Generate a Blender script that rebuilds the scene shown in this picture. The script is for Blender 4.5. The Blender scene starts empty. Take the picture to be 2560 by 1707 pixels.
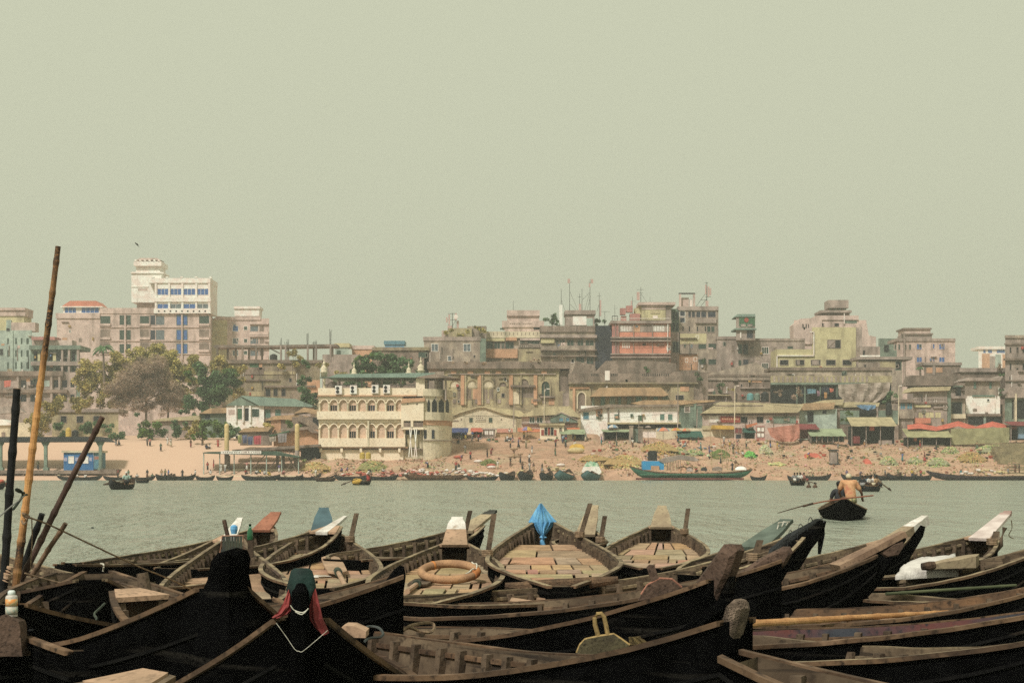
import bpy, math, random
from mathutils import Vector, noise as mnoise
R = random.Random(7)
S = bpy.context.scene
COL = S.collection
F, H, YH, CX = 3600.0, 1.4, 1180.0, 1280.0      # lens in photo pixels, eye height, horizon row, centre column
def wx(x, Y): return (x - CX) * Y / F
def wz(y, Y): return H - (y - YH) * Y / F
def at(x, y, Y): return (wx(x, Y), Y, wz(y, Y))

# ------------------------------------------------------------------ materials
MATS = {}
def lin(c):
    return tuple(((v / 255) / 12.92 if v / 255 <= .04045 else ((v / 255 + .055) / 1.055) ** 2.4) for v in c)
def M(key, c1=None, c2=None, rough=.85, scale=2.0, contrast=.5, streak=None, bump=0.0, tint=False, metal=0.0, spec=.3, fine=0.0, emit=None, trans=0):
    """procedural material: two base colours mixed by world-space noise, optional vertical streaks, fine grain and bump"""
    if key in MATS: return MATS[key]
    m = bpy.data.materials.new(key); m.use_nodes = True
    nt = m.node_tree; N = nt.nodes; Lk = nt.links; bs = N['Principled BSDF']
    bs.inputs['Roughness'].default_value = rough; bs.inputs['Metallic'].default_value = metal
    bs.inputs['Specular IOR Level'].default_value = spec
    c2 = c2 or tuple(v * .7 for v in c1)
    geo = N.new('ShaderNodeNewGeometry')
    n1 = N.new('ShaderNodeTexNoise'); n1.inputs['Scale'].default_value = scale; n1.inputs['Detail'].default_value = 5
    Lk.new(geo.outputs['Position'], n1.inputs['Vector'])
    rp = N.new('ShaderNodeValToRGB'); w = .5 * (1 - contrast) * .5
    rp.color_ramp.elements[0].position = .3 + w; rp.color_ramp.elements[1].position = .7 - w
    rp.color_ramp.elements[0].color = (*c2, 1); rp.color_ramp.elements[1].color = (*c1, 1)
    Lk.new(n1.outputs['Fac'], rp.inputs['Fac']); out = rp.outputs['Color']
    def mult(fac_socket, col, lo, hi):
        nonlocal out
        r2 = N.new('ShaderNodeMapRange'); r2.inputs['From Min'].default_value = lo; r2.inputs['From Max'].default_value = hi
        Lk.new(fac_socket, r2.inputs['Value'])
        mx = N.new('ShaderNodeMix'); mx.data_type = 'RGBA'; mx.blend_type = 'MIX'
        Lk.new(r2.outputs['Result'], mx.inputs['Factor']); Lk.new(out, mx.inputs['A']); mx.inputs['B'].default_value = (*col, 1)
        out = mx.outputs['Result']
    if streak:
        mp = N.new('ShaderNodeMapping'); mp.inputs['Scale'].default_value = streak.get('s', (1.2, 1.2, .12))
        Lk.new(geo.outputs['Position'], mp.inputs['Vector'])
        n2 = N.new('ShaderNodeTexNoise'); n2.inputs['Scale'].default_value = streak.get('k', 1.0); n2.inputs['Detail'].default_value = 6
        Lk.new(mp.outputs['Vector'], n2.inputs['Vector'])
        mult(n2.outputs['Fac'], streak['c'], streak.get('lo', .5), streak.get('hi', .75))
    if fine:
        n3 = N.new('ShaderNodeTexNoise'); n3.inputs['Scale'].default_value = scale * 9; n3.inputs['Detail'].default_value = 4
        Lk.new(geo.outputs['Position'], n3.inputs['Vector'])
        mult(n3.outputs['Fac'], tuple(v * (1 - fine) for v in c2), .52, .72)
    if tint:
        at_ = N.new('ShaderNodeAttribute'); at_.attribute_name = 'tint'
        mx = N.new('ShaderNodeMix'); mx.data_type = 'RGBA'; mx.blend_type = 'MULTIPLY'; mx.inputs['Factor'].default_value = 1
        Lk.new(out, mx.inputs['A']); Lk.new(at_.outputs['Color'], mx.inputs['B']); out = mx.outputs['Result']
    Lk.new(out, bs.inputs['Base Color'])
    if bump:
        b = N.new('ShaderNodeBump'); b.inputs['Strength'].default_value = bump; b.inputs['Distance'].default_value = .02
        n4 = N.new('ShaderNodeTexNoise'); n4.inputs['Scale'].default_value = scale * 6; n4.inputs['Detail'].default_value = 4
        Lk.new(geo.outputs['Position'], n4.inputs['Vector'])
        Lk.new(n4.outputs['Fac'], b.inputs['Height']); Lk.new(b.outputs['Normal'], bs.inputs['Normal'])
    if emit: bs.inputs['Emission Color'].default_value = (*emit, 1); bs.inputs['Emission Strength'].default_value = 1
    MATS[key] = m
    return m

# ------------------------------------------------------------------ mesh helper
class MB:
    def __init__(s): s.v = []; s.f = []; s.m = []; s.t = []; s.mi = 0; s.tc = (1, 1, 1)
    def add(s, pts, faces):
        b = len(s.v); s.v += [tuple(p) for p in pts]; s.t += [s.tc] * len(pts)
        for f in faces: s.f.append([b + i for i in f]); s.m.append(s.mi)
    def hexa(s, p):   # 8 points: bottom 4 (ccw from above), top 4
        s.add(p, [(3, 2, 1, 0), (4, 5, 6, 7), (0, 1, 5, 4), (1, 2, 6, 5), (2, 3, 7, 6), (3, 0, 4, 7)])
    def box(s, x0, x1, y0, y1, z0, z1):
        s.hexa([(x0, y0, z0), (x1, y0, z0), (x1, y1, z0), (x0, y1, z0), (x0, y0, z1), (x1, y0, z1), (x1, y1, z1), (x0, y1, z1)])
    def px(s, x0, y0, x1, y1, Y, d, out=0.0):
        """block whose front face covers photo pixels x0..x1, y0..y1 at distance Y-out, going back to Y+d"""
        a, b = wx(x0, Y), wx(x1, Y); s.box(min(a, b), max(a, b), Y - out, Y + d, wz(max(y0, y1), Y), wz(min(y0, y1), Y))
    def poly(s, pts, Y, d):
        """extrude a photo-space polygon standing at distance Y by depth d"""
        n = len(pts); fr = [at(x, y, Y) for x, y in pts]; bk = [(p[0], Y + d, p[2]) for p in fr]
        s.add(fr + bk, [tuple(range(n)), tuple(range(2 * n - 1, n - 1, -1))] + [(i, i + n, (i + 1) % n + n, (i + 1) % n) for i in range(n)])
    def loft(s, secs, caps=True, closed=True):
        n = len(secs[0]); pts = [p for q in secs for p in q]; fs = []
        for k in range(len(secs) - 1):
            for i in range(n if closed else n - 1):
                j = (i + 1) % n; fs.append((k * n + i, k * n + j, (k + 1) * n + j, (k + 1) * n + i))
        if caps: fs += [tuple(range(n - 1, -1, -1)), tuple((len(secs) - 1) * n + i for i in range(n))]
        s.add(pts, fs)
    def tube(s, pts, r, n=6, caps=True):
        pts = [Vector(p) for p in pts]; rs = r if isinstance(r, (list, tuple)) else [r] * len(pts); secs = []
        up = Vector((.13, .21, 1)).normalized()
        for i, p in enumerate(pts):
            d = (pts[min(i + 1, len(pts) - 1)] - pts[max(i - 1, 0)])
            d = d.normalized() if d.length > 1e-9 else Vector((0, 0, 1))
            if abs(d.dot(up)) > .95: a = Vector((1, 0, 0)).cross(d).normalized()
            else: a = up.cross(d).normalized()
            b = d.cross(a)
            secs.append([tuple(p + (a * math.cos(6.2832 * k / n) + b * math.sin(6.2832 * k / n)) * rs[i]) for k in range(n)])
        s.loft(secs, caps)
    def lathe(s, c, prof, n=12):
        s.loft([[(c[0] + r * math.cos(6.2832 * k / n), c[1] + r * math.sin(6.2832 * k / n), c[2] + z) for k in range(n)] for r, z in prof])
    def ball(s, c, rx, ry, rz, n=8, m=6, jit=0, rot=0):
        secs = []; cr, sr = math.cos(rot), math.sin(rot)
        for j in range(m + 1):
            th = math.pi * (j + .001) / (m + .002); q = []
            for k in range(n):
                a = 6.2832 * k / n; e = 1 + R.uniform(-jit, jit)
                x, y = rx * math.sin(th) * math.cos(a) * e, ry * math.sin(th) * math.sin(a) * e
                q.append((c[0] + x * cr - y * sr, c[1] + x * sr + y * cr, c[2] - rz * math.cos(th) * e))
            secs.append(q)
        s.loft(secs)
    def build(s, name, mats, parent=None, smooth=False, origin=None):
        me = bpy.data.meshes.new(name); o = bpy.data.objects.new(name, me); COL.objects.link(o)
        ox = Vector(parent['o_'] if parent is not None and 'o_' in parent.keys() else (origin or (0, 0, 0)))
        me.from_pydata([(x - ox[0], y - ox[1], z - ox[2]) for x, y, z in s.v], [], s.f)
        if not isinstance(mats, (list, tuple)): mats = [mats]
        for m in mats: me.materials.append(m)
        me.polygons.foreach_set('material_index', s.m)
        if any(t != (1, 1, 1) for t in s.t):
            a = me.attributes.new('tint', 'FLOAT_COLOR', 'POINT')
            a.data.foreach_set('color', [c for t in s.t for c in (*t, 1)])
        if smooth: me.polygons.foreach_set('use_smooth', [True] * len(me.polygons))
        me.update()
        if parent is not None: o.parent = parent; o['o_'] = tuple(ox)
        elif origin: o.location = origin
        return o
TH = []
def thing(name, loc, label, cat, group=None):
    o = bpy.data.objects.new(name, None); COL.objects.link(o); o.location = loc; o.empty_display_size = .2
    o['o_'] = tuple(loc); tag(o, label, cat, group); return o
def tag(o, label, cat, group=None):
    o['label'] = label; o['category'] = cat
    if group: o['group'] = group
    TH.append(o); return o
def solo(mb, name, mats, label, cat, group=None, smooth=False):
    """a thing that is one mesh, its origin at the middle of its base"""
    xs = [p[0] for p in mb.v]; ys = [p[1] for p in mb.v]; zs = [p[2] for p in mb.v]
    o = mb.build(name, mats, smooth=smooth, origin=((min(xs) + max(xs)) / 2, (min(ys) + max(ys)) / 2, min(zs)))
    return tag(o, label, cat, group)
def copy_tree(o, parent=None):
    c = o.copy(); COL.objects.link(c)
    if parent is not None: c.parent = parent
    for ch in list(o.children): copy_tree(ch, c)
    return c

# ------------------------------------------------------------------ camera, light, air
cam = bpy.data.cameras.new('camera'); co = bpy.data.objects.new('camera', cam); COL.objects.link(co)
co.location = (0, 0, H); co.rotation_euler = (math.pi / 2, 0, 0)
cam.sensor_width = 36; cam.lens = 36 * F / 2560; cam.shift_y = (YH - 1707 / 2) / 2560; cam.clip_end = 6000; cam.clip_start = .1
S.camera = co
W = bpy.data.worlds.new('World'); S.world = W; W.use_nodes = True
nt = W.node_tree; bg = nt.nodes['Background']; bg.inputs['Strength'].default_value = .1
sky = nt.nodes.new('ShaderNodeTexSky'); sky.sky_type = 'NISHITA'; sky.sun_disc = False
EL, AZ = math.radians(48), math.radians(-150)      # sun high behind the camera's left shoulder
sky.sun_elevation = EL; sky.sun_rotation = AZ; sky.air_density = 1.5; sky.dust_density = 6; sky.ozone_density = .5
hs = nt.nodes.new('ShaderNodeHueSaturation'); hs.inputs['Saturation'].default_value = .12; hs.inputs['Value'].default_value = .8
mx = nt.nodes.new('ShaderNodeMix'); mx.data_type = 'RGBA'; mx.inputs['Factor'].default_value = .88
mx.inputs['B'].default_value = (6.5, 6.75, 4.95, 1)      # flat overcast
nt.links.new(sky.outputs['Color'], hs.inputs['Color']); nt.links.new(hs.outputs['Color'], mx.inputs['A'])
nt.links.new(mx.outputs['Result'], bg.inputs['Color'])
sl = bpy.data.lights.new('sun', 'SUN'); sl.energy = 3.6; sl.angle = math.radians(7); sl.color = (1, .95, .89)
so = bpy.data.objects.new('sun', sl); COL.objects.link(so)
sd = Vector((math.sin(AZ) * math.cos(EL), math.cos(AZ) * math.cos(EL), math.sin(EL)))
so.rotation_euler = sd.to_track_quat('Z', 'Y').to_euler(); so.location = (0, -20, 60)
S.view_settings.view_transform = 'Standard'; S.view_settings.look = 'None'; S.view_settings.exposure = 0; S.view_settings.gamma = 1
S.cycles.use_denoising = False; S.cycles.use_adaptive_sampling = False; S.cycles.max_bounces = 6; S.cycles.diffuse_bounces = 3; S.cycles.glossy_bounces = 3; S.cycles.volume_bounces = 0
S.cycles.transparent_max_bounces = 6; S.cycles.sample_clamp_indirect = 4
HAZE = 0.00065
def make_haze():
    mb = MB(); mb.box(-330, 330, -40, 760, -6, 95)
    m = bpy.data.materials.new('haze_air'); m.use_nodes = True; n = m.node_tree
    n.nodes.remove(n.nodes['Principled BSDF'])
    v = n.nodes.new('ShaderNodeVolumePrincipled'); v.inputs['Color'].default_value = (.92, .93, .84, 1)
    v.inputs['Density'].default_value = HAZE; v.inputs['Anisotropy'].default_value = .2
    n.links.new(v.outputs['Volume'], n.nodes['Material Output'].inputs['Volume'])
    o = mb.build('haze', m); o['kind'] = 'stuff'; return o
FIT = {"B7":[-3.82, 17.29, 1.46, 6.265, 1.253, 0.425, 0.627, 0.526],
 "X8":[-3.99, 16.757, 1.439, 5.184, 1.251, 0.401, 0.627, 0.508],
 "B8":[-3.394, 14.551, 1.561, 5.517, 1.217, 0.347, 0.644, 0.461],
 "B9":[-2.487,12.448,1.754,7.723,1.094,0.409,0.621,0.712],
 "B6":[-3.401,14.589,1.246,7.343,1.24,0.423,0.72,0.65],
 "B1":[-1.953,14.746,1.699,7.987,1.202,0.455,0.681,0.644],
 "B5":[-2.249,14.982,1.075,7.597,1.254,0.442,0.725,0.65],
 "B2":[-0.664,12.989,1.565,7.161,1.168,0.471,0.598,0.652],
 "B3":[0.413,14.55,1.57,8.704,1.327,0.528,0.763,0.626],
 "B4":[1.742,17.352,1.451,7.38,1.237,0.467,0.64,0.65],
 "A1":[-4.048,12.055,-1.083,4.926,1.231,0.457,0.662,0.59],
 "A0":[-3.82,11.837,-1.132,5.291,1.261,0.483,0.726,0.532],
 "A2":[-3.892, 11.927, -0.809, 3.621, 0.968, 0.42, 0.51, 0.578],
 "A3":[-2.776, 9.081, 1.666, 3.332, 1.246, 0.48, 0.455, 0.718],
 "A4":[-2.79, 9.22, -1.25, 4.66, 1.0, 0.56, 0.53, 0.6],
 "N0":[-2.22, 8.686, -1.178, 4.766, 1.505, 0.463, 0.88, 0.65],
 "N2":[-3.333,7.919,0.121,5.455,1.248,0.464,0.815,0.65],
 "N3":[-1.163, 7.154, -1.339, 2.596, 1.389, 0.357, 0.796, 0.633],
 "N4":[-0.782, 7.252, -0.826, 4.828, 1.198, 0.497, 0.836, 0.658],
 "N5":[-1.238, 9.874, -0.835, 6.861, 1.282, 0.35, 0.854, 0.65],
 "C1":[0.378, 11.559, 0.681, 5.815, 1.179, 0.416, 0.793, 0.64],
 "C2":[-1.353, 10.458, -0.149, 6.507, 1.13, 0.396, 0.797, 0.65],
 "Ra":[0.171,11.248,0.852,7.08,1.229,0.394,0.767,0.65],
 "Rd":[-0.225,10.668,0.19,6.176,1.21,0.391,0.755,0.65],
 "Re":[1.164,12.123,0.726,7.42,1.246,0.426,0.741,0.65],
 "Rf":[3.375,13.841,0.936,7.444,1.267,0.461,0.682,0.65],
 "Rg":[1.937,12.336,0.105,5.354,1.204,0.4,0.73,0.65],
 "Rh":[0.979, 11.966, -0.279, 5.548, 1.268, 0.427, 0.383, 0.65],
 "Ri":[1.32, 10.392, -0.21, 4.885, 1.222, 0.359, 0.637, 0.65],
 "Rj":[-0.009, 9.054, -0.487, 6.501, 1.186, 0.407, 0.69, 0.65],
 "Rk":[0.75, 8.294, -0.921, 5.405, 1.158, 0.448, 0.705, 0.65],
 "Rl":[3.026, 3.696, 2.61, 5.252, 1.196, 0.499, 0.767, 0.65],
 "BL":[-2.895,3.751,0.802,4.525,1.26,0.476,0.647,0.65]}
# ------------------------------------------------------------------ water and ground
def lerp(a, b, t): return a + (b - a) * t
def interp(x, tab):
    if x <= tab[0][0]: return tab[0][1:]
    for p, q in zip(tab, tab[1:]):
        if x <= q[0]:
            t = (x - p[0]) / (q[0] - p[0]); return [lerp(a, b, t) for a, b in zip(p[1:], q[1:])]
    return tab[-1][1:]
Y0 = 252.0      # far waterline
#        photo x, top-of-bank row, its distance, roughness
BANK = [(-400, 1104, 278, .05), (700, 1106, 276, .08), (745, 1150, 262, .35), (1118, 1150, 262, .4), (1135, 1146, 264, .12), (1490, 1146, 264, .14),
        (1510, 1100, 281, .45), (1700, 1094, 283, .5), (2000, 1106, 282, .45), (2300, 1112, 282, .35), (3000, 1112, 282, .3)]
def gz(X, Y):
    x = CX + X * F / max(Y, 200)
    yt, Yt, am = interp(x, BANK)
    zt = H - (yt - YH) * Yt / F
    if Y < Y0 - 6: return -3
    if Y < Y0: z = lerp(-3, 0, (Y - Y0 + 6) / 6)
    elif Y < Yt:
        t = (Y - Y0) / (Yt - Y0); z = zt * (t ** .85)
    else: z = lerp(zt, 9.0, min(1, (Y - Yt) / 22))
    if Y0 - 1 < Y < Yt + 6:
        e = min(1, max(0, (Y - Y0 + 1) / 4))
        z += am * e * (1.6 * mnoise.noise((X * .16, Y * .16, 1.3)) + .9 * mnoise.noise((X * .5, Y * .5, 4.1)) + .45 * mnoise.noise((X * 1.4, Y * 1.4, 8)))
    return z
def gpt(x, y, Ya=252.2, Yb=310):
    """where the sight line through photo pixel (x, y) meets the bank"""
    Y = Ya
    while Y < Yb:
        X = wx(x, Y)
        if gz(X, Y) >= wz(y, Y): return (X, Y, gz(X, Y))
        Y += .25
    return (wx(x, Yb), Yb, gz(wx(x, Yb), Yb))
sand = M('sand', (.50, .31, .205), (.37, .23, .15), .95, .5, .6, fine=.35, bump=.3, streak=dict(c=(.40, .30, .19), s=(.4, .7, 1), k=.35, lo=.52, hi=.66))
nt_ = sand.node_tree      # the sand on the left is paler and drier than the trodden market bank
g_ = nt_.nodes.new('ShaderNodeNewGeometry'); sx_ = nt_.nodes.new('ShaderNodeSeparateXYZ'); mr_ = nt_.nodes.new('ShaderNodeMapRange'); mx_ = nt_.nodes.new('ShaderNodeMix'); mx_.data_type = 'RGBA'
nt_.links.new(g_.outputs['Position'], sx_.inputs[0]); nt_.links.new(sx_.outputs['X'], mr_.inputs['Value']); mr_.inputs['From Min'].default_value = -42; mr_.inputs['From Max'].default_value = -30
old_ = nt_.nodes['Principled BSDF'].inputs['Base Color'].links[0].from_socket
nt_.links.new(mr_.outputs['Result'], mx_.inputs['Factor']); mx_.inputs['A'].default_value = (.57, .385, .27, 1); nt_.links.new(old_, mx_.inputs['B']); nt_.links.new(mx_.outputs['Result'], nt_.nodes['Principled BSDF'].inputs['Base Color'])
def make_ground():
    xs = [-2500, -1200, -500, -250, -160] + [-110 + .8 * i for i in range(276)] + [160, 250, 500, 1200, 2500]
    ys = [-60, 100, 200, 244] + [246 + .55 * i for i in range(118)] + [320, 340, 380, 450, 600, 1000, 2000, 4000]
    mb = MB(); n = len(xs)
    mb.add([(x, y, gz(x, y)) for y in ys for x in xs],
           [(j * n + i, j * n + i + 1, (j + 1) * n + i + 1, (j + 1) * n + i) for j in range(len(ys) - 1) for i in range(n - 1)])
    g = mb.build('ground', sand, smooth=True); g['kind'] = 'structure'
def make_water():
    m = bpy.data.materials.new('river_water'); m.use_nodes = True; nt = m.node_tree; N = nt.nodes; L = nt.links; bs = N['Principled BSDF']
    bs.inputs['Base Color'].default_value = (.31, .345, .265, 1); bs.inputs['Roughness'].default_value = .2; bs.inputs['IOR'].default_value = 1.33
    g = N.new('ShaderNodeNewGeometry'); mp = N.new('ShaderNodeMapping'); mp.inputs['Scale'].default_value = (1.5, .38, 1)
    L.new(g.outputs['Position'], mp.inputs['Vector'])
    a = N.new('ShaderNodeTexNoise'); a.inputs['Scale'].default_value = 1.5; a.inputs['Detail'].default_value = 5; a.inputs['Roughness'].default_value = .6
    b_ = N.new('ShaderNodeTexNoise'); b_.inputs['Scale'].default_value = .22; b_.inputs['Detail'].default_value = 2
    for q in (a, b_): L.new(mp.outputs['Vector'], q.inputs['Vector'])
    ad = N.new('ShaderNodeMath'); ad.operation = 'MULTIPLY_ADD'; ad.inputs[1].default_value = 3.5
    L.new(b_.outputs['Fac'], ad.inputs[0]); L.new(a.outputs['Fac'], ad.inputs[2])
    b = N.new('ShaderNodeBump'); b.inputs['Strength'].default_value = 1; b.inputs['Distance'].default_value = .9
    L.new(ad.outputs[0], b.inputs['Height']); L.new(b.outputs['Normal'], bs.inputs['Normal'])
    mb = MB(); mb.add([(-2500, -60, 0), (2500, -60, 0), (2500, Y0 + 5, 0), (-2500, Y0 + 5, 0)], [(0, 1, 2, 3)])
    o = mb.build('water', m); o['kind'] = 'structure'

# ------------------------------------------------------------------ moored boats in the foreground
tar = M('tar', (.004, .004, .0042), (.0018, .0018, .0018), .75, 6, .6, fine=.3, bump=.5, spec=.0, streak=dict(c=(.02, .018, .015), s=(.5, .5, 9), k=2.0, lo=.60, hi=.72))
tar2 = M('tar_worn_skylit', (.008, .0075, .007), (.003, .003, .003), .8, 5, .7, fine=.3, spec=.05, streak=dict(c=(.045, .034, .024), s=(.8, .8, 3), k=2.5, lo=.58, hi=.72))  # strake tar painted paler as if its ridges catch the sky, brown scuffs over
wood_in = M('wood_in', (.185, .135, .085), (.075, .052, .033), .9, 2.2, .7, fine=.5, bump=.5, streak=dict(c=(.028, .02, .014), s=(.5, .5, 13), k=1.6, lo=.54, hi=.62))
wood_rib = M('wood_rib', (.14, .10, .065), (.05, .034, .022), .9, 4, .7, fine=.5, bump=.4)
wood_cap = M('wood_cap', (.30, .235, .14), (.15, .11, .07), .85, 2.5, .6, fine=.4, streak=dict(c=(.06, .042, .028), s=(1, 1, 1), k=4, lo=.55, hi=.68), bump=.4)
wood_rail = M('wood_rail', (.15, .09, .05), (.055, .034, .021), .85, 2.6, .75, fine=.5, streak=dict(c=(.22, .14, .085), s=(1, 1, 1), k=5, lo=.56, hi=.72), bump=.5)
wood_pale = M('wood_pale', (.44, .29, .19), (.31, .21, .135), .85, 3, .6, fine=.35, bump=.3)
floor_m = M('floor_boards', (.47, .345, .24), (.33, .24, .165), .88, 5, .6, fine=.4, bump=.3, tint=True, streak=dict(c=(.16, .12, .08), s=(1, 1, 1), k=2.2, lo=.56, hi=.72))
wood_dark = M('wood_dark', (.085, .052, .032), (.035, .022, .014), .85, 9, .7, fine=.5, bump=.6)
rope_m = M('rope', (.27, .19, .12), (.16, .11, .07), .9, 30, .5)
rope_g = M('rope_green', (.06, .075, .05), (.03, .04, .03), .9, 30, .5)
rope_w = M('rope_white', (.6, .57, .48), (.4, .38, .3), .9, 30, .5)
white_p = M('white_paint', (.70, .67, .61), (.52, .48, .42), .8, 7, .7, fine=.35, streak=dict(c=(.34, .27, .2), s=(1, 1, 1), k=5, lo=.6, hi=.72))
blue_pl = M('blue_plastic', (.17, .42, .64), (.11, .32, .56), .55, 9, .6, spec=.3, bump=.3)
slate_cl = M('slate_cloth', (.08, .135, .15), (.055, .09, .10), .85, 4, .6, bump=.4)
red_cl = M('red_cloth', (.30, .055, .05), (.19, .035, .035), .9, 3, .6, bump=.5, streak=dict(c=(.34, .12, .05), s=(2, 2, 2), k=1.5, lo=.6, hi=.72))
teal_cl = M('teal_cloth', (.012, .034, .028), (.005, .010, .009), .8, 7, .7, bump=.4)
black_pl = M('black_plastic', (.016, .018, .021), (.008, .009, .01), .35, 6, .6, spec=.4, bump=.6)
bamboo = M('bamboo', (.48, .265, .11), (.33, .165, .065), .6, 9, .7, fine=.3, streak=dict(c=(.17, .07, .028), s=(4, 4, 1.2), k=1.5, lo=.6, hi=.72))
bamboo_b = M('bamboo_brown', (.115, .068, .05), (.06, .035, .026), .75, 9, .7, fine=.4)
bamboo_k = M('bamboo_black', (.012, .012, .012), (.006, .006, .006), .6, 9, .6, spec=.2)

WE = .10
class Boat:
    def __init__(s, prm, t0=-1.0, t1=1.0, stem0=False, stem1=False, la=None, lf=None):
        s.X, s.Y, s.a, s.L, s.B, s.zm, s.z1, s.z0 = prm; s.lf, s.la = (lf or s.L), (la or s.L); s.t0, s.t1 = t0, t1; s.stem0, s.stem1 = stem0, stem1
        s.u = (math.cos(s.a), math.sin(s.a)); s.v = (-s.u[1], s.u[0])
    def w(s, t):
        w = WE + (s.B / 2 - WE) * (1 - abs(t) ** 2.4)
        for te, sg in ((s.t0, 1), (s.t1, -1)):
            if abs(te) < 1: w *= max(.16, min(1, sg * (t - te) / .16)) ** .5
        return w
    def zg(s, t): return s.zm + ((s.z1 if t > 0 else s.z0) - s.zm) * abs(t) ** 2.8
    def kz(s, t):
        if (t > 0 and s.stem1) or (t < 0 and s.stem0): return -.12
        return lerp(-.12, s.zg(t) - .28, abs(t) ** 5)
    def P(s, t, lat, z, ds=0): 
        l = t * (s.lf if t > 0 else s.la) / 2 + ds
        return (s.X + s.u[0] * l + s.v[0] * lat, s.Y + s.u[1] * l + s.v[1] * lat, z)
    PR = [(1, 0), (.985, .16), (.93, .42), (.80, .68), (.55, .90), (.22, 1)]
    def half(s, t, inset=0.0):
        zg, kz, w = s.zg(t), s.kz(t) + inset, s.w(t) - inset
        return [(max(.012, w) * a, zg - (zg - kz) * d) for a, d in s.PR]
    def sec(s, t, inset=0.0):
        h = s.half(t, inset); return [s.P(t, y, z) for y, z in h] + [s.P(t, -y, z) for y, z in reversed(h)]
    def wat(s, t, z, inset=.03):
        h = s.half(t, inset)
        for p, q in zip(h, h[1:]):
            if q[1] <= z <= p[1]: return lerp(q[0], p[0], (z - q[1]) / max(1e-6, p[1] - q[1]))
        return 0.0
BOATS = {}
GB = 'wooden rowing boats moored in the foreground'
def make_boat(key, label, prm, t0=-1.0, t1=1.0, stem0=False, stem1=False, floor=(-.7, .6), ribs=True, cap=None, inside=None, deck1=True, deck0=False,
              post=None, floor_tint=None, railh=.016, z0=None, z1=None, fo=.125, cut=None, thw=(), cat='boat', thwart=True, tiles=True, group=GB, outside=None, rib_n=None, la=None, lf=None):
    prm = list(prm); prm[7] = z0 or prm[7]; prm[6] = z1 or prm[6]; b = Boat(prm, t0, t1, stem0, stem1, la, lf)
    if cut:
        t0 = min((t for t in [i / 60 - .98 for i in range(110)]), key=lambda t: abs(pxb(b, t, 0, .4)[0] - cut)); b.t0 = t0
    BOATS[key] = b
    rt = thing('wooden_boat', (b.X, b.Y, 0), label, cat, group); b.rt = rt
    cap = cap or wood_cap; n = 30; ts = [lerp(t0, t1, i / n) for i in range(n + 1)]
    mb = MB(); mb.loft([b.sec(t) for t in ts], caps=True, closed=False); mb.build('hull', outside or tar, rt, True)
    mb = MB(); q = [lerp(t0, t1, .012 + .976 * i / n) for i in range(n + 1)]
    mb.loft([list(reversed(b.sec(t, .028))) for t in q], caps=True, closed=False); mb.build('planking', inside or wood_in, rt, False)
    for sg in (1, -1):
        mb = MB(); secs = []
        for i, t in enumerate(ts):
            w, z = b.w(t), b.zg(t); j = .0015 * math.sin(i * 1.3 + b.X)
            secs.append([b.P(t, sg * (w + .018), z - railh + j), b.P(t, sg * (w + .020), z + .006 + j), b.P(t, sg * max(.01, w - .024), z + .008 + j), b.P(t, sg * max(.008, w - .022), z - .012)])
        mb.loft(secs); o = mb.build('gunwale', [cap, wood_rail], rt, False)
        o.data.polygons.foreach_set('material_index', [1 if (k % 4 == 0) else 0 for k in range(len(o.data.polygons))])
    for sg in (1, -1) if ribs else ():
        mb = MB(); secs = []
        for t in ts[1:-1]:
            z = b.zg(t) - .055; w = b.wat(t, z, .028); secs.append([b.P(t, sg * w, z - .02), b.P(t, sg * max(.01, w - .016), z - .018), b.P(t, sg * max(.01, w - .016), z + .006), b.P(t, sg * w, z + .008)])
        mb.loft(secs); mb.build('stringer', cap, rt)
        mb = MB()
        for dd in (.2, .45):
            secs = []
            for t in ts:
                zg, kz, w = b.zg(t), b.kz(t), b.w(t); f = 1 - .015 * (dd / .16) if dd < .3 else .92; z = zg - (zg - kz) * dd
                o_ = w * (lerp(.985, .93, (dd - .16) / .26) if dd < .42 else lerp(.93, .80, (dd - .42) / .26)); secs.append([b.P(t, sg * (o_ - .01), z - .015), b.P(t, sg * (o_ + .010), z - .012), b.P(t, sg * (o_ + .008), z + .004), b.P(t, sg * (o_ - .01), z + .006)])
            mb.loft(secs)
        mb.build('strake', outside or tar2, rt)
    if ribs:
        nr = rib_n or int((t1 - t0) * b.L / 2 / .19)
        for k in range(1, nr):
            t = lerp(t0, t1, k / nr) + R.uniform(-.006, .006)
            if b.w(t) < .17: continue
            mb = MB(); dt = (.015 + R.uniform(0, .007)) / (b.L / 2); secs = []
            for tt in (t - dt, t + dt):
                h = b.half(t, .026); zg = h[0][1]
                h = [(h[0][0], zg - .025)] + h[1:]
                out = [(y, z) for y, z in h] + [(-y, z) for y, z in reversed(h)]
                hi = [(max(.0, y - .05 + .01 * (z < zg - .1)), z + (.05 if z < .12 else 0)) for y, z in h]
                inn = [(y, z) for y, z in hi] + [(-y, z) for y, z in reversed(hi)]
                secs.append([b.P(tt, y, z) for y, z in out] + [b.P(tt, y, z) for y, z in reversed(inn)])
            m_ = len(secs[0]); hN = m_ // 2
            mb.add(secs[0] + secs[1], [(i, i + 1, m_ - 2 - i, m_ - 1 - i) for i in range(hN - 1)] + [(m_ + i + 1, m_ + i, m_ + m_ - 1 - i, m_ + m_ - 2 - i) for i in range(hN - 1)] +
                   [(m_ - 1 - i, m_ - 2 - i, 2 * m_ - 2 - i, 2 * m_ - 1 - i) for i in range(hN - 1)] + [(0, m_ - 1, 2 * m_ - 1, m_), (hN - 1, m_ + hN - 1, m_ + hN, hN)])
            mb.build('rib', wood_rib, rt)
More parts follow.
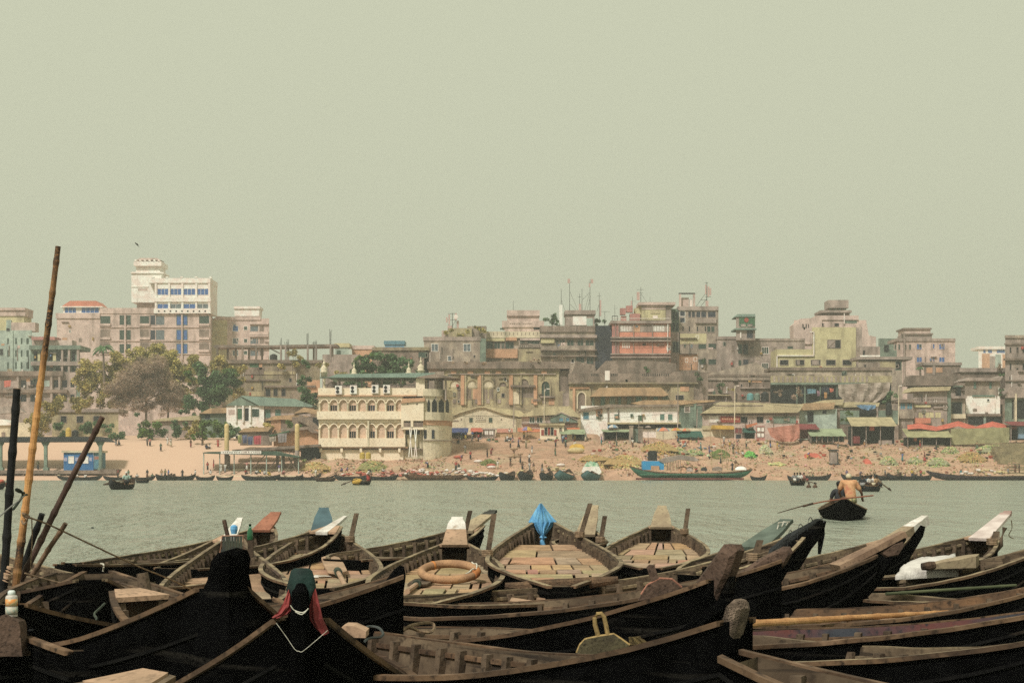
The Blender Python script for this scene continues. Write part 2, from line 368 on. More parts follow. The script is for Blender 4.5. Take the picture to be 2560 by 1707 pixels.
    if floor:
        mb = MB(); t = floor[0]; st = .85 / (b.L / 2)
        tn = floor_tint or [(1.0, .9, .82), (.9, .9, .78), (.85, .8, .72), (1.04, .93, .86), (.8, .8, .7), (.92, .8, .72)]
        while t < floor[1] - .01:
            te = min(floor[1], t + st * R.uniform(.85, 1.15)); za, zb = b.zg(t) - fo, b.zg(te) - fo; w0, w1 = b.wat(t, za), b.wat(te, zb)
            cuts = [-1] + sorted(R.uniform(-.92, .92) for _ in range(R.choice((4, 5, 5, 6)))) + [1] if tiles else [-1, -.33, .33, 1]
            cuts = [c for i, c in enumerate(cuts) if i in (0, len(cuts) - 1) or (c - cuts[i - 1] > .16 and 1 - c > .16)]
            for c0, c1 in zip(cuts, cuts[1:]):
                g = R.uniform(.008, .014); z = R.uniform(-.006, .008); mb.tc = tuple(v * R.uniform(.85, 1.1) for v in R.choice(tn))
                t_a, t_b = t + .004, te - .0015
                mb.hexa([b.P(t_a, c0 * w0 + g, za + z - .02), b.P(t_b, c0 * w1 + g, zb + z - .02), b.P(t_b, c1 * w1 - g, zb + z - .02), b.P(t_a, c1 * w0 - g, za + z - .02),
                         b.P(t_a, c0 * w0 + g, za + z), b.P(t_b, c0 * w1 + g, zb + z), b.P(t_b, c1 * w1 - g, zb + z), b.P(t_a, c1 * w0 - g, za + z)])
            t = te
        mb.build('floor_boards', floor_m, rt)
    for t in thw:
        mb = MB(); z = b.zg(t) - .07; w = b.wat(t, z); d = R.uniform(.05, .08); sk = R.uniform(-.04, .04)
        mb.hexa([b.P(t, -w, z - .03, -d + sk), b.P(t, -w, z - .03, d + sk), b.P(t, w, z - .03, d - sk), b.P(t, w, z - .03, -d - sk), b.P(t, -w, z, -d + sk), b.P(t, -w, z, d + sk), b.P(t, w, z, d - sk), b.P(t, w, z, -d - sk)]); mb.build('thwart', R.choice((wood_rib, wood_cap, wood_pale)), rt)
    for on, sg in ((deck1, 1), (deck0, -1)):
        if not on: continue
        mb = MB(); secs = []
        for t in (.91, .94, .97, .995):
            t *= sg; w, z = b.w(t) - .02, b.zg(t) + .018
            secs.append([b.P(t, -w, z - .03), b.P(t, w, z - .03), b.P(t, w, z), b.P(t, -w, z)])
        mb.loft(secs); mb.build('end_deck', wood_pale, rt)
        if thwart:
            mb = MB(); t = .84 * sg; z = b.zg(t) - .16; w = b.wat(t, z); d = .07
            mb.hexa([b.P(t, -w, z - .03, -d), b.P(t, -w, z - .03, d), b.P(t, w, z - .03, d), b.P(t, w, z - .03, -d), b.P(t, -w, z, -d), b.P(t, -w, z, d), b.P(t, w, z, d), b.P(t, w, z, -d)])
            mb.build('thwart', wood_rib, rt)
    if post:      # (t, side, height above gunwale, lean outward)
        t, sg, hh, ln = post; w, z = b.w(t), b.zg(t); mb = MB(); r = .028
        c = [b.P(t, sg * (w - .09), .12), b.P(t, sg * (w - .05), z), b.P(t + .02, sg * (w - .02 + ln), z + hh)]
        mb.loft([[(p[0] - r, p[1] - r, p[2]), (p[0] + r, p[1] - r, p[2]), (p[0] + r, p[1] + r, p[2]), (p[0] - r, p[1] + r, p[2])] for p in c]); mb.build('oar_post', wood_rib, rt)
        mb = MB()
        for k in range(4): 
            a0 = [b.P(t, sg * (w - .05) + .055 * math.cos(x), z + .02 + .018 * k, .06 * math.sin(x)) for x in [i * .7 for i in range(10)]]
            mb.tube(a0, .010, 5)
        mb.build('lashing', rope_m, rt)
    return b
def tongue(b, tip, end=1, hw=(.13, .07), out=.3, mats=None, split=None, name='stern_board', th=.035, lift=0.02):
    """the plank that rises past the end of a boat; tip = photo pixel of its top, out = metres past the hull end"""
    t = .9 * end; base = b.P(t, 0, b.zg(t) + lift); s_out = b.P(end, 0, 0, out * end); z = wz(tip[1], s_out[1])
    lat = (wx(tip[0], s_out[1]) - s_out[0]) * .6
    tipp = (s_out[0] + lat, s_out[1], z); v = Vector((b.v[0], b.v[1], 0))
    d = (Vector(tipp) - Vector(base)).normalized(); nrm = d.cross(v).normalized() * th
    if nrm.z > 0: nrm = -nrm
    def sec(k):
        p = Vector(base).lerp(Vector(tipp), k); w_ = lerp(hw[0], hw[1], k) if k < .93 else hw[1] * .78
        return [tuple(p - v * w_), tuple(p + v * w_), tuple(p + v * w_ + nrm), tuple(p - v * w_ + nrm)]
    mats = mats or [wood_pale]; ks = [0, .3, .6, .93, 1]
    if split:
        mb = MB(); mb.loft([sec(k) for k in (0, split * .5, split)]); o = mb.build(name, mats[0], b.rt)
        mb = MB(); mb.loft([sec(k) for k in (split + .002, (split + 1) / 2, .93, 1)]); mb.build('painted_tip', mats[1], o)
    else:
        mb = MB(); mb.loft([sec(k) for k in ks]); o = mb.build(name, mats[0], b.rt)
    b.tip = Vector(tipp); b.tbase = Vector(base)
    return o
def prow(b, secs, end=1, mats=None, name='prow'):
    """solid stem post: (metres past hull end, height, half width, half depth, lateral shift)"""
    mb = MB(); L = []
    pts = [Vector(b.P(end, q[4] if len(q) > 4 else 0, q[1], q[0] * end)) for q in secs]; v = Vector((b.v[0], b.v[1], 0))
    for i, q in enumerate(secs):
        d = (pts[min(i + 1, len(pts) - 1)] - pts[max(0, i - 1)]).normalized(); n = d.cross(v).normalized()
        p = pts[i]; hw, hd = q[2], q[3]
        L.append([tuple(p + v * x * hw + n * y * hd) for x, y in ((-1, -.6), (-.6, -1), (.6, -1), (1, -.6), (1, .6), (.6, 1), (-.6, 1), (-1, .6))])
    mb.loft(L); return mb.build(name, mats or tar, b.rt)
def pxb(b, t, lat, z, ds=0):
    p = b.P(t, lat, z, ds); return (CX + F * p[0] / p[1], YH - F * (p[2] - H) / p[1])

def fplate(b, pts, d, end=-1, mat=None, name='stem_block'):
    """stem seen end on: outline facing out past the hull end, bevelled, with a ridge down its middle"""
    Y = b.P(end, 0, 0)[1] - .03; P = [Vector(at(x, y, Y)) for x, y in pts]; n = len(P); c = sum(P, Vector()) / n; mb = MB()
    fr = [p.lerp(Vector((c.x, p.y, p.z)), .3) + Vector((0, -.05, -.015)) for p in P]
    mid = [Vector((c.x + .02, Y - .09, p.z - .01)) for p in P]
    A = [tuple(p) for p in fr] + [tuple(p) for p in P] + [(p.x, p.y + d, p.z) for p in P] + [tuple(p) for p in mid]
    fs = [(i, (i + 1) % n, 3 * n + (i + 1) % n, 3 * n + i) for i in range(n)]
    for k in range(2): fs += [(k * n + i, (k + 1) * n + i, (k + 1) * n + (i + 1) % n, k * n + (i + 1) % n) for i in range(n)]
    fs += [tuple(range(2 * n, 3 * n))]
    mb.add(A, fs); return mb.build(name, mat or tar, b.rt)
def mk(key, label, **k): return make_boat(key, label, FIT[key], **k)
grey_cl = M('grey_green_cloth', (.12, .15, .12), (.075, .095, .075), .85, 4, .6, bump=.4)
red_bd = M('red_brown_board', (.33, .14, .085), (.22, .09, .055), .8, 4, .6, fine=.3)
tan_bd = M('tan_board', (.37, .30, .19), (.25, .19, .125), .85, 3, .6, fine=.3, bump=.3)
grey_wood = M('grey_weathered_wood', (.25, .185, .135), (.07, .05, .036), .95, 22, .8, fine=.6, bump=1.0)
brown_prow = M('brown_prow', (.115, .072, .050), (.055, .034, .024), .85, 6, .8, fine=.6, bump=.6)
red_in = M('red_blue_inside', (.16, .05, .038), (.045, .05, .06), .9, 2.2, .8, fine=.5, bump=.4)
orange_in = M('orange_brown_inside', (.20, .11, .055), (.075, .048, .03), .9, 3, .8, fine=.5, bump=.4)

# --- back row, far ends pointing out over the river
b = mk('B7', 'weathered boat with a bare red-brown stern board and boxy dark end, behind the slatted seat', floor=None, la=7.4, thw=(.35, 0))
tongue(b, (697, 1279), hw=(.13, .10), out=.25, mats=[red_bd])
b = mk('X8', 'low boat with a black rounded nose tied by a pale cord, at the back left', floor=None, t1=-.15, deck1=False)
b = mk('B8', 'black-nosed boat with a white painted stern board behind the slatted seat', floor=None, thw=(.1, .45))
tongue(b, (603, 1293), hw=(.09, .045), out=.4, mats=[white_p])
b = mk('B6', 'boat whose white pointed stern board peeks out right of the slate blue cloth', floor=None, t0=.0)
tongue(b, (853, 1289), hw=(.08, .035), out=.5, mats=[white_p])
b = mk('B5', 'boat with a dark canvas bundle on its stern, behind the life ring one', floor=None, t0=.22, post=(.78, -1, .35, .02), thw=(.5,))
tongue(b, (1228, 1274), hw=(.15, .07), out=.5, mats=[tan_bd, M('dark_canvas', (.05, .05, .04), (.03, .03, .025), .9, 5)], split=.78)
b = mk('B1', 'broad open boat with slate blue cloth over its stern and a paddle inside', la=5.8, z0=.44, floor=(-.9, .74), post=(.70, -1, .36, .05))
tongue(b, (812, 1268), hw=(.15, .085), out=.12, mats=[slate_cl])
b = mk('B3', 'open boat with bright blue plastic tied over its stern', post=(.66, -1, .42, .10), la=5.2, z0=.45, deck1=False, floor=(-.92, .74))
b = mk('B4', 'open boat with a plain tan stern board, farthest right of the open-floored row', la=6, z0=.44, floor=(-.9, .74), post=(.72, -1, .36, .02))
tongue(b, (1655, 1263), hw=(.155, .085), out=.3, mats=[tan_bd])
b = make_boat('B3b', 'boat with a bare tan stern board, half hidden behind the blue plastic one', [.40, 15.6, math.radians(80), 7.0, 1.2, .44, .62, .62], floor=None, t0=.6, deck1=False, post=(.72, -1, .34, .02))
tongue(b, (1487, 1262), hw=(.13, .08), out=.55, mats=[tan_bd])
b = mk('B2', 'open boat with an orange-brown life ring and a half white stern board', la=5.0, z0=.44, floor=(-.9, .74), post=(.60, -1, .46, .04))
tongue(b, (1144, 1291), hw=(.145, .085), out=.12, mats=[wood_pale, white_p], split=.55)

# --- left group
b = mk('A1', 'ribbed boat lying behind the bamboo stakes with a brown rounded nose', floor=None, deck1=False, thw=(.2, -.3))
b = mk('A2', 'long empty ribbed boat lying across, behind the one with the pale end seat', floor=None, deck1=False, thw=(-.1, .4))
b = mk('A3', 'small boat with a pale triangular end seat and rope on its floor at left', deck1=True, floor=(-.6, .8), tiles=False, fo=.16)
b = mk('A4', cap=wood_rail, label='black boat with a rust-brown double rail in the bottom left corner', floor=None, deck1=False, stem1=True)
b = mk('N0', cap=wood_rail, label='big black boat with a tall broad tarred stem facing the camera at left', floor=None, deck1=False, stem1=True)
fplate(b, [(528, 1402), (544, 1382), (575, 1373), (602, 1379), (610, 1400), (606, 1440), (616, 1490), (640, 1560), (640, 1720), (480, 1720), (495, 1500), (518, 1450)], .16, 1)
b = mk('B9', label='ribbed boat with the slatted seat on its far end, behind the tall tarred stem', la=5.0, z0=.42, floor=(-.6, .72), deck1=False)
b = mk('N2', cap=wood_rail, label='black boat with a curved knife-like stem beside the life ring', floor=None, deck1=False, stem1=True, la=3.0)
b = mk('N3', cap=wood_rail, label='black boat whose bow is draped with red and dark teal cloth', floor=None, deck1=False, stem1=True, la=3.2)
b = mk('BL', 'boat with a pale bow deck just showing at the bottom edge', floor=None)

# --- centre
b = mk('C1', 'long boat whose far end is wrapped in black plastic', floor=(-.6, .5), deck1=False, stem1=False, cut=925, thw=(-.3, .1))
b = mk('C2', cap=wood_rail, label='long boat with a brown carved side board and a dark blunt bow', floor=None, deck1=False, stem1=True, cut=930, thw=(.0, .45))
b = mk('N5', cap=wood_rail, label='black boat with a big bare brown wooden prow block in the middle right', floor=None, deck1=False, stem1=True, cut=900)
b = mk('N4', cap=wood_rail, label='black boat with a grey weathered prow, planks and rope inside, nearest at the bottom', floor=(-.95, .1), tiles=False, fo=.2, deck1=False, stem1=True, deck0=True, thwart=False, rib_n=26)

# --- right group
b = mk('Ra', 'boat with a grey-green cloth tied by white cords over its stern', floor=None, post=(.78, -1, .2, .0), cut=1720)
tongue(b, (1962, 1297), hw=(.15, .09), out=.35, mats=[grey_cl])
b = mk('Re', 'dark boat with a white-tipped upright stern behind the long tan bow plank', floor=None, stem1=True, cut=1990)
tongue(b, (2302, 1288), hw=(.09, .05), out=.55, mats=[tan_bd, white_p], split=.62, th=.10)
b = mk('Rd', cap=wood_rail, label='black boat with a long tan bow plank sloping up, right of the black plastic', floor=None, deck1=False, thwart=False, cut=1800)
b = mk('Rf', 'boat with white sacking over its stern and a white sheet inside, far right', floor=None, la=6.0, post=(.80, -1, .16, .0), thw=(.5,))
tongue(b, (2520, 1276), hw=(.12, .06), out=.7, mats=[M('white_sacking', (.62, .54, .49), (.47, .39, .35), .9, 6, .7, bump=.5), M('pinkish_wood', (.42, .30, .26), (.3, .2, .17), .85, 5)], split=.86)
b = mk('Rg', 'grey-panelled boat lying in front of the one with the white sheet', floor=None, deck1=False, cut=2090, thw=(.3, .62))
b = mk('Rh', 'pale olive boat half hidden in the middle of the right-hand group', floor=None, deck1=False, cut=2090)
b = mk('Ri', cap=wood_rail, label='brown boat with a yellow bamboo pole lying along it', floor=None, deck1=False, inside=orange_in, cut=1760, thw=(.2, .55))
b = mk('Rj', cap=wood_rail, label='boat painted dull red and dark blue inside', floor=None, deck1=False, inside=red_in, cut=1700)
b = mk('Rk', 'grey-brown boat with wide ribs above a tall black hull, bottom right', floor=None, deck1=False, cut=1600, thw=(.3, .6))
b = mk('Rl', cap=wood_rail, label='boat with a rounded brown end and pale ribs in the bottom right corner', floor=None, deck1=False, thwart=False, thw=(.45,))
# ------------------------------------------------------------------ stems and side boards cut to their own outlines
def axpt(b, x, y, lat=0.0):
    """point of a boat's middle plane seen at photo pixel (x, y)"""
    dx, dz = (x - CX) / F, (YH - y) / F
    nx, ny = b.v; c = (b.X + b.v[0] * lat) * nx + (b.Y + b.v[1] * lat) * ny
    Y = c / (dx * nx + ny); return Vector((dx * Y, Y, H + dz * Y))
def plate(b, pts, th, mat, name, parent=None, bulge=0.0, ins=.72):
    v = Vector((b.v[0], b.v[1], 0)); P = [axpt(b, x, y) for x, y in pts]; n = len(P); c = sum(P, Vector()) / n
    mb = MB(); inner = [c.lerp(p, ins) for p in P]
    rings = [[p - v * th * .55 for p in P], [p + v * th * .55 for p in P]]
    A = [tuple(p - v * (th + bulge)) for p in inner] + [tuple(p) for p in rings[0]] + [tuple(p) for p in rings[1]] + [tuple(p + v * (th + bulge)) for p in inner]
    fs = [tuple(range(n - 1, -1, -1)), tuple(range(3 * n, 4 * n))]
    for k in range(3): fs += [(k * n + i, k * n + (i + 1) % n, (k + 1) * n + (i + 1) % n, (k + 1) * n + i) for i in range(n)]
    mb.add(A, fs); return mb.build(name, mat, parent or b.rt)
BB = BOATS
plate(BB['N2'], [(948, 1474), (985, 1424), (1000, 1413), (1010, 1416), (1014, 1440), (1006, 1500), (1008, 1520), (1000, 1545), (998, 1600), (960, 1620), (930, 1560)], .045, tar, 'stem_post')
plate(BB['N5'], [(1738, 1470), (1810, 1372), (1820, 1359), (1845, 1361), (1852, 1376), (1835, 1430), (1812, 1475), (1800, 1512), (1778, 1518), (1762, 1500)], .055, brown_prow, 'prow_block')
plate(BB['N5'], [(1740, 1474), (1800, 1512), (1832, 1440), (1826, 1500), (1838, 1525), (1815, 1600), (1790, 1700), (1700, 1700)], .045, tar, 'stem_post')
o = plate(BB['N4'], [(1795, 1570), (1815, 1560), (1825, 1535), (1832, 1508), (1845, 1496), (1858, 1500), (1862, 1520), (1852, 1560), (1840, 1600), (1834, 1622), (1812, 1598)], .036, grey_wood, 'prow_block', bulge=.006, ins=.85)
plate(BB['N4'], [(1745, 1588), (1800, 1575), (1835, 1612), (1838, 1650), (1828, 1700), (1815, 1790), (1740, 1790)], .05, tar, 'stem_post')
plate(BB['C2'], [(1850, 1430), (1900, 1395), (1958, 1366), (1976, 1366), (1982, 1380), (1965, 1410), (1935, 1440), (1890, 1445)], .06, brown_prow, 'prow_block')
plate(BB['C2'], [(1830, 1450), (1905, 1428), (1935, 1440), (1985, 1400), (1950, 1460), (1895, 1500), (1830, 1520)], .05, tar, 'stem_post')
plate(BB['Rd'], [(2080, 1440), (2110, 1412), (2190, 1372), (2256, 1334), (2262, 1348), (2236, 1392), (2190, 1465), (2140, 1520), (2080, 1560)], .05, tar, 'stem_post')
plate(BB['Rd'], [(2185, 1384), (2228, 1356), (2252, 1352), (2258, 1362), (2240, 1388), (2205, 1396)], .062, brown_prow, 'worn_patch')
plate(BB['Re'], [(2236, 1362), (2262, 1338), (2296, 1312), (2308, 1316), (2302, 1340), (2270, 1394), (2240, 1440), (2190, 1470), (2190, 1420)], .05, tar, 'stem_post')
tongue(BB['Rd'], (2257, 1327), hw=(.10, .06), out=.26, mats=[M('bow_tan', (.30, .20, .13), (.19, .12, .08), .85, 4, .6, fine=.4)], name='bow_plank', th=.045)
plate(BB['C1'], [(1930, 1390), (1990, 1336), (2046, 1300), (2058, 1302), (2050, 1335), (2018, 1375), (1992, 1420), (1940, 1440)], .07, tar, 'prow_block')
b4 = BB['N4']; mb = MB(); q = [axpt(b4, x, y, -.0) for x, y in ((1712, 1580), (1760, 1552), (1800, 1520), (1835, 1503))]
mb.tube(q, [.02, .032, .034, .022], 8); mb.build('bow_beam', tar, b4.rt)
# carved boards standing on the boats
def sheet(mb, L, Rr, bulge=.04, th=.012, nu=8, rip=0.0, k=3.0):
    """cloth between two edge lines of 3-D points, bowed towards the camera with ripples"""
    L = [Vector(p) for p in L]; Rr = [Vector(p) for p in Rr]
    def samp(P, t):
        f = t * (len(P) - 1); i = min(int(f), len(P) - 2); return P[i].lerp(P[i + 1], f - i)
    nv = max(6, (len(L) - 1) * 4); fr, bk = [], []
    for j in range(nv + 1):
        a, c = samp(L, j / nv), samp(Rr, j / nv)
        for i in range(nu + 1):
            u = i / nu; p = a.lerp(c, u)
            p.y -= bulge * math.sin(math.pi * u) + rip * math.sin(u * 6.28 * k + j * .35) + rip * .6 * mnoise.noise((p.x * 9, p.z * 9, j * .2))
            fr.append(tuple(p)); bk.append((p.x, p.y + th, p.z))
    m = nu + 1; N_ = len(fr); fs = []
    for j in range(nv):
        for i in range(nu):
            a = j * m + i; fs += [(a, a + m, a + m + 1, a + 1), (N_ + a, N_ + a + 1, N_ + a + m + 1, N_ + a + m)]
    edge = [i for i in range(m)] + [j * m + nu for j in range(1, nv + 1)] + [nv * m + i for i in range(nu - 1, -1, -1)] + [j * m for j in range(nv - 1, 0, -1)]
    fs += [(edge[i], edge[(i + 1) % len(edge)], N_ + edge[(i + 1) % len(edge)], N_ + edge[i]) for i in range(len(edge))]
    mb.add(fr + bk, fs)
def pp(lst, Y): return [at(x, y, Y) for x, y in lst]
def pv(lst, Y, xc=750, k=.004): return [at(x, y, Y + k * max(0, abs(x - xc) - 60)) for x, y in lst]
rim = M('rim_yellow', (.36, .25, .10), (.22, .15, .06), .8, 8, .6, fine=.3)
rim_p = M('rim_pink', (.33, .15, .10), (.2, .09, .06), .8, 8, .6, fine=.3)
board_g = M('board_olive', (.10, .085, .045), (.05, .04, .024), .9, 8, .7, fine=.5, bump=.4)
def carved(label, poly, rimpts, loop, Y, bm, rm, handle=None):
    rt = thing('carved_board', at(sum(p[0] for p in poly) / len(poly), max(p[1] for p in poly), Y), label, 'wooden board')
    mb = MB(); mb.poly(poly, Y, .035); mb.build('board', bm, rt)
    mb = MB(); mb.tube([(x_, y_ + .012, z_) for x_, y_, z_ in pp(rimpts, Y)], .010, 6); mb.build('rim', rm, rt)
    if loop:
        mb = MB(); mb.tube([(x_, y_ + .015, z_) for x_, y_, z_ in pp(loop, Y)], .012, 7); mb.build('loop_handle', rm, rt)
    if handle:
        mb = MB(); mb.poly(handle, Y + .004, .03); mb.build('upright', bm, rt)
carved('olive carved board with a pale rim and a loop handle, on the nearest boat',
       [(1440, 1640), (1450, 1612), (1462, 1598), (1500, 1590), (1535, 1585), (1552, 1597), (1572, 1612), (1576, 1632), (1540, 1640)],
       [(1444, 1632), (1452, 1612), (1464, 1599), (1500, 1591), (1534, 1586), (1552, 1598), (1573, 1613)],
       [(1496, 1590), (1488, 1562), (1487, 1545), (1494, 1535), (1503, 1534), (1511, 1543), (1516, 1565), (1520, 1586)], 7.35, board_g, rim)
carved('brown carved board with a pinkish rim and stubby upright, on the long boat',
       [(1596, 1500), (1618, 1463), (1650, 1447), (1680, 1449), (1702, 1468), (1722, 1482), (1722, 1498)],
       [(1604, 1486), (1620, 1462), (1650, 1446), (1680, 1448), (1704, 1468)], None, 9.2, brown_prow, rim_p, [(1628, 1452), (1617, 1418), (1624, 1411), (1636, 1412), (1648, 1448)])
mb = MB(); sheet(mb, pp([(1572, 1592), (1574, 1612)], 7.45), pp([(1604, 1588), (1636, 1606)], 7.45), .03, .02, 8, .006, 5)
solo(mb, 'woven_mat', M('woven_mat', (.30, .22, .09), (.10, .07, .03), .95, 60, .9, bump=1), 'small yellowish woven mat beside the loop-handled board', 'mat')
rt = thing('side_board', at(385, 1545, 9.3), 'reddish brown plank board standing on edge by the grey stub post at left', 'wooden board')
mb = MB(); mb.poly([(340, 1550), (350, 1517), (394, 1482), (404, 1490), (434, 1506), (398, 1520)], 9.3, .05); mb.build('board', brown_prow, rt)
mb = MB(); mb.tube(pp([(356, 1432), (366, 1500)], 10.4), [.042, .05], 10)
rt = solo(mb, 'mooring_stub', wood_rib, 'short grey mooring post between the ribbed boats at left', 'post')
mb = MB(); mb.tube(pp([(507, 1536), (517, 1570), (528, 1600)], 6.9), [.024, .026, .028], 10); mb.mi = 1
mb.ball(at(507, 1537, 6.9), .024, .024, .012)
solo(mb, 'oar_shaft', [brown_prow, grey_wood], 'round brown oar shaft poking up beside the lumpy brown block', 'oar')
rt = thing('oar_block', at(530, 1660, 6.75), 'lumpy dark block with a rust-brown rounded top by the oar shaft', 'wooden block')
mb = MB(); mb.poly([(490, 1680), (489, 1612), (500, 1600), (520, 1592), (548, 1586), (562, 1600), (566, 1640), (566, 1680)], 6.75, .10); mb.build('block', tar, rt)
mb = MB(); mb.tube([(x_, y_ + .05, z_) for x_, y_, z_ in pp([(490, 1610), (505, 1598), (530, 1589), (550, 1584), (560, 1590)], 6.75)], [.022, .034, .036, .034, .02], 8); mb.build('worn_top', wood_rail, rt)
mb = MB(); mb.tube(pp([(556, 1606), (576, 1610)], 6.8), .02, 7); mb.build('peg', grey_wood, rt)

# ------------------------------------------------------------------ bamboo stakes at the left
def stake(label, p0, p1, Y0_, Y1_, r0, r1, mat, nodes, cat='bamboo pole', name='bamboo_pole', hollow=False, bow=0.0):
    a, c = Vector(at(*p0, Y0_)), Vector(at(*p1, Y1_)); L = (c - a).length; mb = MB(); pts, rs = [], []; n = nodes * 6
    for i in range(n + 1):
        t = i / n; p = a.lerp(c, t); p.x += bow * math.sin(math.pi * t) + .002 * math.sin(t * 9); pts.append(p)
        rs.append(lerp(r0, r1, t) * (1.2 if i % 6 == 3 else 1.0))
    mb.tube(pts, rs, 12)
    if hollow:
        mb.mi = 1; d = (c - a).normalized(); mb.tube([c + d * .001, c + d * .004], [r1 * .95, r1 * .8], 12); mb.mi = 2; mb.tube([c + d * .0045, c + d * .005], [r1 * .72, r1 * .7], 12)
    return solo(mb, name, [mat, wood_pale, tar], label, cat, 'bamboo stakes at the left edge', smooth=False)
bamboo2 = M('bamboo_scorched', (.62, .34, .13), (.45, .22, .08), .6, 7, .7, fine=.3, streak=dict(c=(.03, .018, .012), s=(1.4, 1.4, 1.1), k=.75, lo=.52, hi=.6))
stake('tall yellow bamboo pole with dark scorched rings at the left edge', (38, 1470), (145, 616), 11.3, 11.3, .031, .021, bamboo2, 11)
stake('black hollow-topped bamboo pole, leftmost of the stakes', (6, 1500), (42, 972), 11.0, 11.0, .031, .028, bamboo_k, 5, hollow=True)
stake('long brown bamboo pole leaning far to the right', (52, 1450), (256, 1042), 11.4, 11.2, .025, .021, bamboo_b, 6)
stake('short dark stake behind the leaning brown pole', (50, 1440), (105, 1284), 11.8, 11.7, .026, .024, bamboo_k, 2)
stake('short tan stake with a bark lashing, rightmost of the stakes', (78, 1440), (164, 1308), 11.6, 11.5, .021, .019, M('bamboo_tan', (.20, .125, .075), (.11, .07, .045), .8, 9, .7, fine=.4), 3)
stake('pale sawn-off bamboo stub low at the left edge', (14, 1452), (26, 1416), 10.8, 10.8, .026, .026, wood_pale, 1)
def rope(pts, r, mat, label, cat='rope', n=5, group=None, name='rope'):
    mb = MB(); P = [Vector(p) for p in pts]; out = []
    for i in range(len(P) - 1):      # smooth through the points
        p0, p1, p2, p3 = P[max(i - 1, 0)], P[i], P[i + 1], P[min(i + 2, len(P) - 1)]
        for k in range(4):
            t = k / 4; out.append(.5 * ((2 * p1) + (p2 - p0) * t + (2 * p0 - 5 * p1 + 4 * p2 - p3) * t * t + (3 * p1 - p0 - 3 * p2 + p3) * t ** 3))
    mb.tube(out + [P[-1]], r, n); return solo(mb, name, mat, label, cat, group)
rope([at(57, 1288, 11.2), at(66, 1291, 11.2), at(120, 1310, 11.3), at(210, 1352, 11.6), at(297, 1393, 12), at(352, 1418, 12.2), at(400, 1437, 12.4), at(445, 1456, 12.6), at(480, 1474, 12.8)], .0075, rope_m, 'brown mooring rope stretched from the yellow bamboo to the slatted-seat boat')
rope([at(55, 1282, 11.24), at(70, 1288, 11.24), at(72, 1294, 11.3), at(58, 1293, 11.32), at(53, 1287, 11.3), at(68, 1297, 11.25), at(60, 1310, 11.24), at(54, 1300, 11.25)], .009, rope_m, 'knotted brown rope wound round the yellow bamboo pole')
rope([at(79, 1292, 11.2), at(80, 1340, 11.2), at(78, 1385, 11.2), at(76, 1420, 11.2)], .005, rope_m, 'thin brown cord hanging straight down from the mooring rope')
rope([at(-10, 1298, 10.8), at(30, 1264, 10.9), at(62, 1238, 11.2)], .006, M('cord_grey', (.28, .28, .25), (.2, .2, .18)), 'grey cord running off the left edge to the yellow bamboo')
rope([at(62, 1232, 11.2), at(44, 1228, 11.15), at(40, 1222, 11.1), at(50, 1225, 11.15), at(56, 1240, 11.2), at(36, 1268, 11.1), at(33, 1273, 11.1), at(42, 1262, 11.15), at(58, 1240, 11.2), at(68, 1236, 11.24)], .009, rope_g, 'green knotted cord looped round the yellow bamboo')
rope([at(62, 1432, 10.9), at(110, 1446, 11.0), at(170, 1460, 11.1), at(240, 1470, 11.2)], .0065, rope_m, 'brown rope lying low across the ribbed boats at left')
rope([at(72, 1575, 7.4), at(120, 1568, 7.8), at(205, 1560, 8.4)], .006, M('rope_slate', (.06, .065, .075), (.03, .03, .04)), 'dark slate rope pulled tight in front of the small boat')
rope([at(262, 1508, 9.2), at(250, 1520, 9.0), at(236, 1534, 8.9), at(242, 1548, 8.7), at(225, 1562, 8.5)], .008, rope_g, 'green frayed rope over the end of the small boat with the pale seat')
rope([at(252, 1408, 12.6), at(259, 1411, 12.2), at(258, 1425, 12.2), at(254, 1444, 12.2)], .007, rope_w, 'pale cord tying the black rounded noses at left')

# bottle on its block
rt = BB['A4'].rt; mb = MB(); mb.poly([(-40, 1640), (-30, 1548), (2, 1538), (14, 1537), (46, 1554), (50, 1566), (52, 1600), (56, 1640)], 7.3, .10); mb.build('bow_block', brown_prow, rt)
bx, by, bz = at(29, 1541, 7.36); rt = thing('bottle', (bx, by, bz), 'white plastic bottle with an orange and green label on the brown block', 'bottle')
mb = MB(); mb.lathe((bx, by, bz), [(.027, 0), (.03, .004), (.03, .1), (.027, .108), (.014, .113)], 16); mb.build('body', white_p, rt, True)
mb = MB(); mb.lathe((bx, by, bz), [(.0305, .055), (.0305, .092)], 16); o = mb.build('label_band', M('label_orange', (.62, .26, .07), (.55, .45, .25), .6, 60), rt, True)
mb = MB(); mb.lathe((bx, by, bz), [(.0305, .012), (.0305, .05)], 16); mb.build('label_band', M('label_green', (.30, .36, .30), (.5, .45, .35), .6, 60), rt, True)
mb = MB(); mb.lathe((bx, by, bz), [(.017, .112), (.019, .114), (.019, .128), (.012, .135)], 14); mb.build('cap', M('cap_white', (.66, .70, .66), (.55, .6, .56), .6), rt, True)

